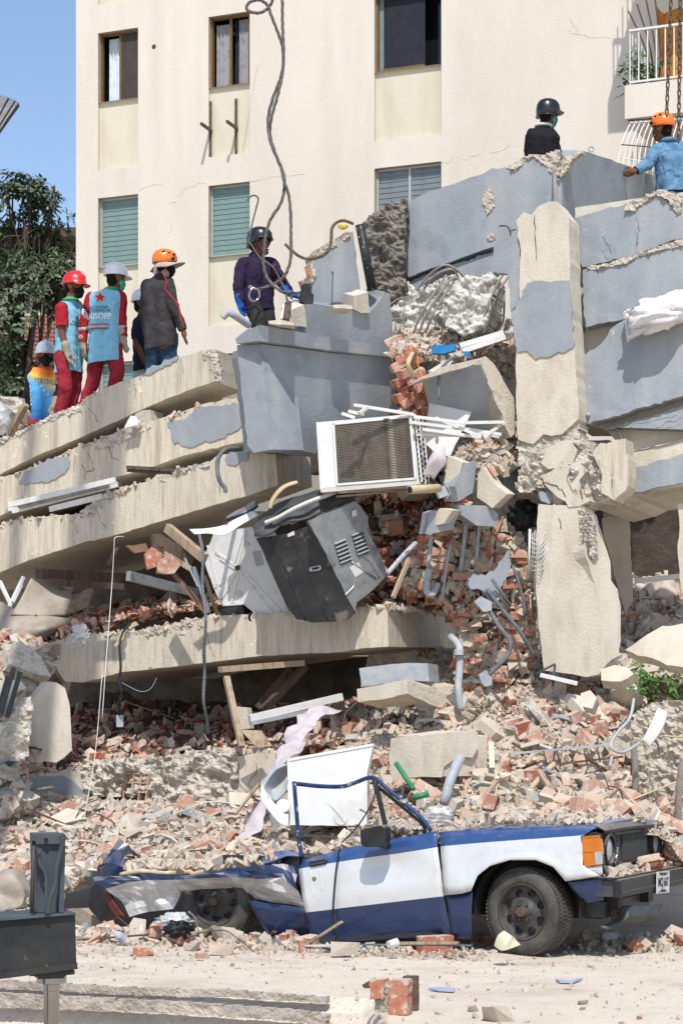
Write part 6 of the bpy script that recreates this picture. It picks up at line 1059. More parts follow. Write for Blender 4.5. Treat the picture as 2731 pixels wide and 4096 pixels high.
# ring spanner-like fitting and shackle on the wall top
disc('steel_ring', W(*tp('c', 720, 545), 22.6), (0, -1, .2), .02, .006, 'chrome', None, 16, [(.022, -.006), (.035, -.006), (.035, .006), (.022, .006), (.022, -.006)]); props(bpy.data.objects['steel_ring'], 'small bright steel ring on the broken wall top', 'ring')
# ---------- the crushed off-road car ----------
SPm = -.4877; SP = Pl(16.62, SPm); FW = Vector((.8988, -.4384, 0)); IN = Vector((.4384, .8988, 0)); UPV = Vector((0, 0, 1))
car = thing('off_road_car', SP.p(*tp(10, 0, 540)), 'blue and silver off-road car with its rear crushed flat under the rubble', 'car')
def panel(name, n, rows, bands, offs, par=car, sub=3, bulge=0., wob=0., dent=None, thick=.004, ridge=0, flat=0):
    """body panel: matching rows of points on the side plane, one paint per band; offs push rows out"""
    R_ = [t(n, r) for r in rows]; vs, fs, mi = [], [], []; C = (len(R_[0]) - 1) * sub + 1; lev = []
    for r, o in zip(R_, offs):
        row = []
        for i in range(len(r) - 1):
            for q in range(sub): u = q / sub; row.append((r[i][0] * (1 - u) + r[i + 1][0] * u, r[i][1] * (1 - u) + r[i + 1][1] * u, o))
        row.append((r[-1][0], r[-1][1], o)); lev.append(row)
    mats = sorted(set(bands)); full = []
    for k in range(len(lev) - 1):
        for q in range(sub):
            u = q / sub; full.append(([(a[0] * (1 - u) + b[0] * u, a[1] * (1 - u) + b[1] * u, a[2] * (1 - u) + b[2] * u + bulge * math.sin(math.pi * u)) for a, b in zip(lev[k], lev[k + 1])], bands[k]))
    full.append((lev[-1], bands[-1])); nn = SP.n()
    for row, _ in full:
        for x, y, o in row:
            p = SP.p(x, y); d = o
            if wob: d += wob * noise.noise(p * 3.2) + wob * .5 * noise.noise(p * 8) + ridge * wob * .9 * (.35 - abs(noise.noise(p * 4.1 + Vector((4, 1, 2))))) + ridge * .35 * wob * (.3 - abs(noise.noise(p * 11)))
            if dent: d -= dent[3] * math.exp(-((x - dent[0]) / dent[2]) ** 2 - ((y - dent[1]) / (dent[2] * .55)) ** 2)
            vs.append(p + nn * d)
    for j in range(len(full) - 1):
        for i in range(C - 1): a = j * C + i; fs.append((a, a + C, a + C + 1, a + 1)); mi.append(mats.index(full[j][1]))
    o = mk(name, vs, fs, mats, par, smooth=not flat, mi=mi); md = o.modifiers.new('solid', 'SOLIDIFY'); md.thickness = thick; md.offset = -1; return o
fen = panel('front_wing', 8, ['446,722 560,713 680,706 760,703 840,700 920,697 1000,693 1080,689 1135,686 1168,696', '453,787 560,777 680,767 760,761 840,755 920,750 1000,744 1070,739 1100,736 1112,735', '464,880 560,875 625,850 680,825 740,810 810,800 890,800 960,815 1060,850 1108,872', '480,1010 560,1002 603,990 632,920 690,875 780,848 900,848 980,880 1035,945 1195,920'],
            ['car_blue', 'car_silver', 'car_silver'], [-.03, .0, .015, .045], bulge=.006)
panel('front_wing_end', 8, ['1106,874 1150,880 1196,872', '1035,945 1110,938 1197,918'], ['car_silver'], [.012, .0])
panel('lower_wing', 8, ['480,1011 540,1005 603,991', '495,1110 550,1108 597,1100', '512,1212 550,1214 590,1214'], ['car_blue_dark', 'car_blue_dark'], [.012, .008, -.02]); panel('corner_skirt', 8, ['1037,946 1110,940 1196,921', '1062,985 1125,990 1198,985', '1092,1022 1125,1047 1200,1036'], ['car_blue_dark', 'car_blue_dark'], [.02, .015, -.01])
door = panel('door', 8, ['-183,848 -100,828 0,797 120,775 240,752 340,735 432,718', '-198,890 -100,872 0,856 120,838 240,822 340,807 440,790', '-183,985 -100,975 0,965 120,945 240,930 340,915 458,900', '-163,1090 -60,1078 0,1070 120,1056 240,1042 340,1030 472,1015', '-140,1234 -60,1232 0,1228 120,1220 240,1212 340,1206 500,1198'], ['car_blue', 'car_silver', 'car_silver', 'car_blue_dark'], [-.03, 0, .012, .012, -.02], bulge=.005, dent=(tp(8, 210, 870)[0], tp(8, 210, 870)[1], 90, .045), sub=4)
panel('rear_quarter', 9, ['458,234 560,232 660,222 780,225 880,228 1000,210 1100,195 1200,185 1310,176 1372,190', '512,290 600,262 680,252 760,252 880,246 1000,240 1100,238 1200,246 1320,238 1380,300', '540,345 620,320 690,318 750,300 800,278 900,272 1010,268 1095,275 1170,300 1385,345', '578,425 640,405 700,398 765,390 795,312 900,298 1010,295 1085,298 1125,345 1398,382'], ['car_blue_dark', 'car_silver', 'car_silver'], [.05, .06, -.02, -.1], wob=.11, sub=3, ridge=1, flat=1)
panel('crushed_sill', 9, ['1125,347 1200,357 1300,370 1400,386', '1180,450 1250,455 1330,462 1412,465', '1215,548 1280,550 1350,550 1426,548'], ['car_blue_dark', 'car_blue_dark'], [-.02, -.05, -.12], wob=.03)
def csheet(name, n, rows, m, par=car, **kw): return sheet(name, n, rows, m, par, **kw)
csheet('rear_flap', 9, ['460,238,17.75 485,160,17.7 530,68,17.75 560,75,17.85', '500,262,17.6 520,185,17.55 565,90,17.65 590,130,17.8', '545,250,17.65 550,200,17.6 585,120,17.75 645,140,17.95'], 'car_blue_dark', wob=.09, thick=.01, nu=2, nv=2, flat=1)
csheet('tail_panel', 9, ['420,300,17.9 470,240,17.8 500,262,17.7', '425,380,17.85 460,350,17.75 490,340,17.7', '470,440,17.8 510,425,17.7 540,430,17.65'], 'car_black', wob=.05, thick=.01)
csheet('tail_lamp', 9, ['482,298,17.62 495,355,17.58 540,430,17.55', '505,290,17.6 520,340,17.56 576,420,17.52'], 'red_lamp', thick=.03)
csheet('crushed_roof', 9, ['560,225,17.6 700,210,17.5 900,210,17.3 1100,190,17.15 1300,172,16.95', '560,200,18.2 700,190,18.2 900,188,18.1 1100,180,18.0 1300,165,17.8', '560,180,19 700,175,19 900,172,18.9 1100,168,18.8 1300,160,18.6'], 'car_black', wob=.05, thick=.02)
tube('roof_rail', WT(9, '555,228,17.5 650,212,17.42 760,222,17.35 870,214,17.28 890,225,17.25 1000,198,17.18 1120,186,17.1 1240,178,17.0'), .02, 'pvc_cream', car, seg=6, k=4)
csheet('torn_pillar', 9, ['1188,172,17.05 1250,135,17.0 1310,120,16.95 1380,140,16.9', '1200,182,16.95 1260,165,16.88 1320,160,16.85 1385,165,16.82'], 'car_blue', wob=.06, thick=.012, nu=2, nv=2, flat=1)
csheet('torn_inner', 9, ['1300,125,16.95 1350,130,16.9 1385,160,16.85', '1310,190,16.9 1350,210,16.85 1388,300,16.8'], 'car_black', wob=.05, thick=.015)
# window frame, mirror, handle
O8 = lambda s: [(tp(8, *q)) for q in s]
def sidepts(n, s, off): return [SP.off(off).p(*q) for q in t(n, s)]
tube('window_surround', sidepts(7, '1388,838 1372,760 1362,640 1352,510', -.03) + sidepts(7, '1360,500 1460,510 1568,512', -.08) + sidepts(8, '60,495 140,470', -.08) + sidepts(8, '200,515 290,590 360,650 410,715', -.06), .017, 'car_blue_worn' if 'car_blue_worn' in MATS else (mat('car_blue_worn', ['#17264a', '#233a66', '#1b2d55'], 8, .45, .1, 20, fleck='#b5aea2', fs=12, ft=.58) and 'car_blue_worn'), car, seg=8, k=4)
tube('window_rubber', sidepts(8, '150,500 230,565 320,640 375,690 380,725', -.09), .016, 'car_black', car, seg=6, k=4); tube('quarter_pillar', sidepts(8, '150,480 175,580 215,750', -.06), .02, 'car_black', car, seg=6, k=3)
mr = prism('mirror', t(8, '82,722 96,704 140,694 186,688 198,700 202,745 196,776 172,790 100,791 84,776'), SP.off(.2), .11, 'car_black', car, 0); md = mr.modifiers.new('b', 'BEVEL'); md.width = .03; md.segments = 3
tube('mirror_arm', [SP.off(.15).p(*tp(8, 178, 772)), SP.off(-.01).p(*tp(8, 205, 782))], .035, 'car_black', mr, seg=8, k=1)
prism('door_handle', t(7, '1418,858 1490,845 1497,850 1496,868 1428,882 1420,876'), SP, .03, 'car_black', door, 0, front=.012); prism('handle_grip', t(7, '1424,866 1490,854 1492,862 1428,875'), SP, .02, 'dark_metal', door, 0, front=.022)
disc('door_lock', SP.off(.008).p(*tp(7, 1443, 937)), SP.n(), .02, .006, 'chrome', door)
for s in ('1425,900 1432,960 1438,1020', '1470,890 1475,950 1480,990'): tube('paint_run', [SP.off(.013).p(*q) for q in t(7, s)], .005, 'white_paint', door, seg=5, k=3)
tube('loose_cable', [SP.off(.05).p(*q) for q in t(7, '1560,790 1545,880 1535,980 1528,1080')] + [SP.off(.05).p(*q) for q in t(9, '1525,420 1540,470 1548,500 1538,535')], .008, 'pvc_black', None, seg=6, k=4, lab='thin black cable hanging down the car door', cat='cable')
tube('loose_cable', [SP.off(.0).p(*q) for q in t(8, '0,770 60,710 110,640 150,560 150,500')], .006, 'pvc_black', None, seg=6, k=4, lab='thin cable looping through the car door window', cat='cable')
# bonnet and front
ft = [SP.off(-.035).p(*q) for q in t(8, '450,722 560,713 680,706 760,703 840,700 920,697 1000,693 1080,689 1135,686 1165,690')]
vs, fs = [], []; NW = 12
for i, p in enumerate(ft):
    for j in range(NW + 1): w = 1.5 * j / NW; vs.append(p + IN * w + UPV * (.035 * math.sin(math.pi * j / NW) - .02 * (i / 9) ** 4))
for i in range(len(ft) - 1):
    for j in range(NW): a = i * (NW + 1) + j; fs.append((a, a + NW + 1, a + NW + 2, a + 1))
bon = mk('bonnet', vs, fs, 'car_blue', car, smooth=True); md = bon.modifiers.new('solid', 'SOLIDIFY'); md.thickness = .015
FC = SP.off(-.02).p(*tp(8, 1197, 800)); FC.z = 0
def cp_(s, w, z): return FC + FW * s + IN * w + UPV * z
def cbox(name, s0, s1, w0, w1, z0, z1, m, par=car, bev=0): return box(name, cp_((s0 + s1) / 2, (w0 + w1) / 2, (z0 + z1) / 2), FW * ((s1 - s0) / 2), IN * ((w1 - w0) / 2), UPV * ((z1 - z0) / 2), m, par, bev)
lipv = []
lip = [cp_(-.16, .02, .992), cp_(-.05, .03, .988), cp_(.0, .03, .965), cp_(-.01, .03, .945)]
vs = []; fs = []
for j in range(9):
    for q in lip: vs.append(q + IN * (1.46 * j / 8) + UPV * (.012 * math.sin(math.pi * j / 8) - .008 * (j / 8)))
for j in range(8):
    for i in range(3): a = j * 4 + i; fs.append((a, a + 4, a + 5, a + 1))
lp = mk('bonnet_lip', vs, fs, 'car_black', car, smooth=True); md = lp.modifiers.new('solid', 'SOLIDIFY'); md.thickness = .012
gl = cbox('grille_panel', -.12, -.05, .0, 1.52, .67, .955, 'car_black'); cbox('headlamp_surround', -.05, -.028, .015, .33, .69, .945, 'car_black', gl); cbox('headlamp_surround', -.05, -.028, 1.19, 1.505, .69, .945, 'car_black', gl)
for i in range(26):
    w = .37 + i * .0305
    if 4 <= i <= 5: continue
    cbox('grille_slat', -.05, -.022, w, w + .011, .715, .915, 'dark_metal', gl)
cbox('grille_rail', -.05, -.02, .34, 1.18, .69, .708, 'car_black', gl); cbox('grille_rail', -.05, -.02, .34, 1.18, .92, .94, 'car_black', gl)
for w in (.185, 1.335):
    h = disc('headlight', cp_(-.03, w, .82), FW, .105, .02, 'lamp_glass', car, 24, [(0, .03), (.05, .026), (.09, .012), (.1, 0), (.1, -.01)]); disc('bezel', cp_(-.025, w, .82), FW, .12, .02, 'car_black', h, 24, [(.102, -.01), (.104, .03), (.122, .032), (.126, -.01)])
    tube('chrome_arc', [cp_(.01, w + .118 * math.cos(a), .82 + .118 * math.sin(a)) for a in (-1.1, -.8, -.5, -.2, .1)], .012, 'chrome', h, seg=6)
am = prism('turn_signal', t(8, '1102,743 1140,738 1182,735 1192,800 1196,870 1150,876 1112,880 1106,840'), SP, .05, 'amber', car, 0, front=.018); prism('clear_segment', t(8, '1160,812 1192,810 1196,866 1163,870'), SP, .02, 'lamp_glass', am, 0, front=.024); prism('lamp_rim', t(8, '1097,738 1184,730 1202,876 1108,888'), SP, .04, 'car_black', am, 0, front=.008)
for s_ in ('1108,812 1158,808', '1155,742 1162,872', '1104,746 1180,739', '1114,876 1194,868'): a_, b_ = [SP.off(.02).p(*q) for q in t(8, s_)]; bar('lens_bar', a_, b_, .008, .006, 'amber', am, up=SP.n())
cbox('turn_signal', -.14, -.02, 1.5, 1.56, .70, .93, 'amber')
# bumper with plate
bmp = cbox('bumper', .10, .16, -.06, 1.75, .475, .612, 'car_black', car, .012); cbox('bumper_top', -.06, .13, -.06, 1.75, .613, .625, 'car_black', bmp); cbox('bumper_crease', .1605, .168, -.05, 1.74, .505, .52, 'car_black', bmp); cbox('end_plate', -.04, .095, -.03, .0, .48, .60, 'dark_metal', bmp); cbox('front_apron', -.1, -.04, .02, 1.5, .55, .68, 'dark_metal')
pc = cp_(.175, .93, .53); tiltm = (UPV * 1 + IN * .04).normalized(); pli = (IN - tiltm * IN.dot(tiltm)).normalized()
npl = box('number_plate', pc, pli * .165, FW * .003, tiltm * .085, 'plate_white' if 'plate_white' in MATS else (mat('plate_white', ['#b9b9b4', '#cbcbc6'], 9, .5, .1, 30, fleck='#8a8378', fs=20, ft=.66) and 'plate_white'), car, .004)
mat('plate_ink', ['#23243a', '#30314a'], 9, .6, 0)
Mp = frame_m(pc + FW * .004, pli, tiltm, FW)
text('MCJ 66T', .095, 'plate_ink', Mp, npl, sx=.78, bold=.001); text('VENEZUELA', .03, 'plate_ink', Mp @ Matrix.Translation((0, .066, 0)), npl); text('MIRANDA', .03, 'plate_ink', Mp @ Matrix.Translation((0, -.066, 0)), npl)
for sx_ in (-.1, .1):
    for sy_ in (.072, -.072): disc('plate_bolt', Mp @ Vector((sx_, sy_, 0)), FW, .007, .004, 'rusty_steel', npl, 8)
# underbody, far side and inside
cbox('underbody', -3.6, -.1, .30, 1.45, .28, .52, 'crane_black'); cbox('engine_bay', -1.25, -.13, .30, 1.5, .5, .93, 'crane_black'); cbox('far_side', -2.3, -.05, 1.5, 1.54, .4, .97, 'car_blue_dark'); cbox('cabin_floor', -3.3, -1.3, .1, 1.45, .53, .7, 'crane_black')
cbox('chassis_rail', -.3, .02, .3, .42, .36, .5, 'crane_black'); cbox('chassis_rail', -.3, .02, 1.05, 1.17, .36, .5, 'crane_black'); cbox('tow_eye', -.05, .06, .33, .36, .26, .36, 'rusty_steel'); cbox('crossmember', -.2, -.05, .2, 1.3, .3, .42, 'dark_metal')
csheet('skid_plate', 'e', ['640,1600,15.9 720,1540,15.85 1000,1535,16.0 1260,1525,16.3', '600,1720,15.85 760,1700,15.8 950,1700,15.95 1180,1680,16.2', '360,1850,15.8 500,1890,15.8 700,1790,15.95 1000,1780,16.1'], 'dark_metal', thick=.008, wob=.02)
tube('axle', [cp_(-.75, .2, .33), cp_(-.75, 1.4, .33)], .05, 'crane_black', car, seg=8, k=1)
def wheel(c, rot=0., flat=1., steer=0.):
    w_ = Matrix.Translation(c) @ Matrix.Rotation(steer, 4, 'Z') @ frame_m((0, 0, 0), FW, UPV, -IN) @ Matrix.Rotation(rot, 4, 'Z') @ Matrix.Scale(flat, 4)
    vs, fs = lathe([(.195, -.22), (.27, -.235), (.312, -.22), (.326, -.19), (.328, -.11), (.326, -.05), (.314, -.015), (.29, .006), (.262, .012), (.232, .01), (.212, -.002), (.205, -.012)], 56)
    wh = mk('wheel', xf(vs, w_), fs, 'tyre', car, smooth=True)
    vs, fs = lathe([(.207, -.004), (.21, .002), (.203, .004), (.196, -.008), (.188, -.05), (.18, -.062), (.15, -.06), (.105, -.045), (.08, -.04), (.07, -.025), (.0, -.02)], 48); mk('rim', xf(vs, w_), fs, 'rim_grey', wh, smooth=True)
    for k in range(8):
        a = k * math.pi / 4 + .39; disc('rim_hole', w_ @ Vector((.143 * math.cos(a), .143 * math.sin(a), -.052)), -IN, .023, .008, 'plastic_black', wh, 14, [(0, -.002), (.022, -.002), (.024, .004), (.029, .002), (.03, -.004)])
    vs, fs = lathe([(0, .03), (.03, .03), (.036, .02), (.04, -.02)], 14); mk('hub_cap', xf(vs, w_), fs, 'rusty_steel', wh)
    for k in range(6): a = k * math.pi / 3; disc('wheel_nut', w_ @ Vector((.062 * math.cos(a), .062 * math.sin(a), -.025)), -IN, .012, .014, 'dark_metal', wh, 6)
    vs, fs = [], []
    for k in range(72):
        a = k * 6.2832 / 72
        for q, zc in enumerate((-.175, -.125, -.07, -.03)):
            aa = a + (.04 if q % 2 else 0); rr = .327 if q not in (0, 3) else .318; boxdata(w_ @ Vector((rr * math.cos(aa), rr * math.sin(aa), zc)), (w_.to_3x3() @ Vector((-math.sin(aa), math.cos(aa), .35))) * .0085, (w_.to_3x3() @ Vector((0, 0, 1))) * .018, (w_.to_3x3() @ Vector((math.cos(aa), math.sin(aa), 0))) * .007, vs, fs)
    fix_normals(mk('tread', vs, fs, 'tyre', wh)); return wh
hub = SP.off(-.02).p(*tp(10, 838, 395)); hub.z = .336; wheel(hub + IN * .02 - FW * .03, steer=math.radians(-12), flat=1.035)
hub2 = SP.off(-.12).p(*tp(9, 985, 408)); hub2.z = .32; wheel(hub2, .3)
# wheel arch liner
vs, fs = [], []
for k in range(13):
    a = math.pi * (k / 12) * 1.1 - .15; q = hub + FW * (math.cos(a) * .43) + UPV * (math.sin(a) * .40 + .02)
    vs += [q + IN * .03, q + IN * .33]
for k in range(12): fs.append((2 * k, 2 * k + 1, 2 * k + 3, 2 * k + 2))
mk('arch_liner', vs, fs, 'crane_black', car, smooth=True)
# rubble lying on the car
def on_box(s0, s1, w0, w1, z):
    def f(): return cp_(rg.uniform(s0, s1), rg.uniform(w0, w1), z), Vector((0, 0, 1))
    return f
chips(None, 900, 'bonnet_dust', 'crumbs of plaster lying on the car bonnet', MIX_R, s0=.008, s1=.05, lift=.0, fn=on_box(-1.15, -.12, .03, 1.45, 1.03)); chips(None, 140, 'bumper_crumbs', 'crumbs of plaster lying on the front bumper', MIX_R, s0=.01, s1=.05, lift=.005, fn=on_box(-.03, .1, .0, 1.6, .63))
for i, (s, w, z, sc, kd, lab) in enumerate(((.03, .12, .66, .9, 'c', 'flat concrete piece on the left end of the bumper'), (.05, .3, .655, .7, 'c', 'cream concrete lump on the bumper left of the plate'), (.03, .5, .66, .8, 'c', 'rounded cream lump in the middle of the bumper'), (.05, .95, .675, .95, 'b', 'red brick lump on the bumper above the plate'), (.05, 1.15, .66, .7, 'b', 'second red brick lump on the bumper right of the plate'), (.03, .8, .68, .5, 'c', 'pale chip leaning on the bumper bricks'))):
    put('brick' if kd == 'b' else 'concrete_chunk', (BR_M if kd == 'b' else CH_M)[i], cp_(s, w, z), Euler((.3 * i, .2, i)), (sc, sc, sc), lab, 'brick' if kd == 'b' else 'chunk', 'pieces on the bumper')
chips(None, 700, 'door_rubble', 'rubble spilling inside the car door window', MIX_R, s0=.012, s1=.06, lift=0, fn=on_box(-2.2, -1.2, .15, 1.2, .93))
RR = [WT(9, r) for r in ('600,215,17.5 700,206,17.45 900,205,17.25 1100,185,17.1 1290,166,16.9', '560,175,18.3 700,165,18.3 900,160,18.2 1100,158,18.1 1300,150,17.9')]
chips(None, 1500, 'roof_rubble', 'rubble lying on the crushed rear roof of the car', MIX_L, s0=.012, s1=.07, lift=.01, fn=lambda: (crs(RR[0], rg.random()).lerp(crs(RR[1], rg.random()), .0) if 0 else (lambda u, v: crs(RR[0], u).lerp(crs(RR[1], u), v))(rg.random(), rg.random() ** 1.3), Vector((0, 0, 1))))
# ---------- people ----------
def capsule(p0, r0, p1, r1, vs, fs, seg=12):
    d = (p1 - p0); ln = d.length; d = d.normalized() if ln > 1e-5 else Vector((0, 0, 1)); x = d.orthogonal().normalized(); y = d.cross(x); b = len(vs); rings = []
    for k in (1, 2, 3, 4): a = k * math.pi / 8; rings.append((p0 - d * r0 * math.cos(a), r0 * math.sin(a)))
    for k in (4, 3, 2, 1): a = k * math.pi / 8; rings.append((p1 + d * r1 * math.cos(a), r1 * math.sin(a)))
    for c, r in rings:
        for k in range(seg): a = 6.28318 * k / seg; vs.append(c + x * math.cos(a) * r + y * math.sin(a) * r)
    for i in range(len(rings) - 1):
        for k in range(seg): q = b + i * seg + k; w = b + i * seg + (k + 1) % seg; fs.append((q, w, w + seg, q + seg))
    fs.append(tuple(b + k for k in reversed(range(seg)))); fs.append(tuple(b + (len(rings) - 1) * seg + k for k in range(seg)))
WR = bpy.data.textures.new('folds', 'CLOUDS'); WR.noise_scale = .085; WR.noise_depth = 3
def meld(name, segs, vox, m, par, it=4, fold=0., cuts=()):
    """limbs and trunk melted into one continuous skin; cuts trim cloth to clean hems and cuffs"""
    vs, fs = [], []
    for s in segs: capsule(*s, vs, fs)
    o = mk(name, vs, fs, m, par); r = o.modifiers.new('skin', 'REMESH'); r.mode = 'VOXEL'; r.voxel_size = vox; r.use_smooth_shade = True
    s = o.modifiers.new('smooth', 'SMOOTH'); s.factor = .5; s.iterations = it
    if fold: d = o.modifiers.new('folds', 'DISPLACE'); d.texture = WR; d.strength = fold; d.mid_level = .5; d.texture_coords = 'GLOBAL'
    if cuts:
        me = bpy.data.meshes.new_from_object(o.evaluated_get(bpy.context.evaluated_depsgraph_get())); o.modifiers.clear(); bm = bmesh.new(); bm.from_mesh(me); c0 = WLOC[o.name]
        for p, nrm in cuts: bmesh.ops.bisect_plane(bm, geom=list(bm.verts) + list(bm.edges) + list(bm.faces), plane_co=p - c0, plane_no=nrm, clear_outer=True)
        bm.to_mesh(me); bm.free(); o.data = me; w = o.modifiers.new('cloth', 'SOLIDIFY'); w.thickness = .008; w.offset = 1
    return o
for n_, c_ in (('skin', ['#6f4a36', '#7d5540']), ('hair', ['#17130f', '#231c17']), ('red_cloth', ['#8f1d24', '#a3262d', '#7d181f']), ('red_trousers', ['#7d2129', '#96303a', '#8a2831', '#6b1c24']), ('vest_blue', ['#6fa9c4', '#80b7cf', '#77afc9']), ('charcoal_cloth', ['#312f30', '#3b393a', '#454343']), ('jeans', ['#26384f', '#31475f', '#1f2f45']), ('denim', ['#4f7391', '#6a8fab', '#5c82a0', '#47698a']), ('purple_cloth', ['#2a2033', '#332840', '#251c2e']), ('dark_trousers', ['#2c2e2c', '#383a37']), ('black_cloth', ['#1a191b', '#242226']), ('navy_cloth', ['#1d2534', '#262f40']), ('leather', ['#8f8371', '#a59a86', '#7d7161']), ('glove_blue', ['#1e4d96', '#2a5fb0']), ('white_cotton', ['#c9ccd0', '#dadcde']), ('green_cloth', ['#2f8f52', '#3aa060'])):
    mat(n_, c_, 7, .9, .6, 22, spec=.15)
mat('mask_black', ['#141416', '#1d1d20'], 8, .8, .3, 120); mat('mask_teal', ['#3f9d8c', '#52b3a0'], 8, .8, .3, 120)
for n_, c_ in (('helmet_red', '#c4241f'), ('helmet_white', '#dcdcda'), ('helmet_orange', '#e3711b'), ('helmet_grey', '#a8b3bb'), ('helmet_black', '#15181b')): mat(n_, [c_, c_], 3, .28, .03, 20, spec=.5, coat=.3)
mat('eye_white', ['#cfc8c0']); mat('eye_dark', ['#0f0c0a'], rough=.2); mat('reflective', ['#8f9294', '#a3a6a8'], 20, .5, .1, 90); mat('ink_black', ['#141414']); mat('ink_white', ['#dedfe0']); mat('star_red', ['#c02a2a']); mat('hat_cloth', ['#a1938f', '#b3a5a1'], 7, .95, .3, 90); mat('logo_red', ['#8f2340'])
def shirt_tex():   # printed tricolour shirt
    m = bpy.data.materials.new('printed_shirt'); m.use_nodes = True; N = m.node_tree.nodes; L = m.node_tree.links; b = N['Principled BSDF']; b.inputs['Roughness'].default_value = .85
    tc = N.new('ShaderNodeTexCoord'); sp = N.new('ShaderNodeSeparateXYZ'); L.new(tc.outputs['Object'], sp.inputs[0]); nz = N.new('ShaderNodeTexNoise'); nz.inputs['Scale'].default_value = 6; L.new(tc.outputs['Object'], nz.inputs['Vector'])
    mx = N.new('ShaderNodeMath'); mx.operation = 'MULTIPLY_ADD'; L.new(nz.outputs[0], mx.inputs[0]); mx.inputs[1].default_value = .22; L.new(sp.outputs['Z'], mx.inputs[2])
    ax = N.new('ShaderNodeMath'); ax.operation = 'MULTIPLY_ADD'; L.new(sp.outputs['X'], ax.inputs[0]); ax.inputs[1].default_value = .55; L.new(mx.outputs[0], ax.inputs[2])
    cr = N.new('ShaderNodeValToRGB'); L.new(ax.outputs[0], cr.inputs[0]); e = cr.color_ramp.elements; e[0].position = .3; e[0].color = lin('#a3242c'); e[1].position = .36; e[1].color = lin('#2a63a8')
    for p, c in ((.52, '#3f8fc9'), (.74, '#5aa7d6'), (.84, '#d9b23a'), (.95, '#c9622c')): x = e.new(p); x.color = lin(c)
    L.new(cr.outputs[0], b.inputs['Base Color']); MATS['printed_shirt'] = m
shirt_tex()
def J(n, Y, s): return {k: W(*tp(n, float(a), float(b)), Y + float(c)) for k, a, b, c in (w.split(',') for w in s.split())}
def fv(fa): a = math.radians(fa); return Vector((math.sin(a), -math.cos(a), 0))
def head(par_segs, hc, nk, f, par, helmet, hm, mask=None, tilt=0., hairl=True):
    side = f.cross(Vector((0, 0, 1))).normalized(); z = Vector((0, 0, 1))
    par_segs += [(hc + z * .03 - f * .012, .093, hc + z * .02 + f * .012, .09), (hc - z * .06 + f * .03, .062, hc - z * .085 + f * .05, .045), (hc - z * .02 + f * .085, .022, hc - z * .035 + f * .1, .016), (hc + z * .0 + f * .08, .016, hc + z * .012 + f * .086, .012), (nk, .058, hc - z * .04 - f * .02, .055)]
    for s in (-1, 1): par_segs.append((hc + side * s * .088 - z * .0, .014, hc + side * s * .094 - z * .035 - f * .005, .012))
    return side
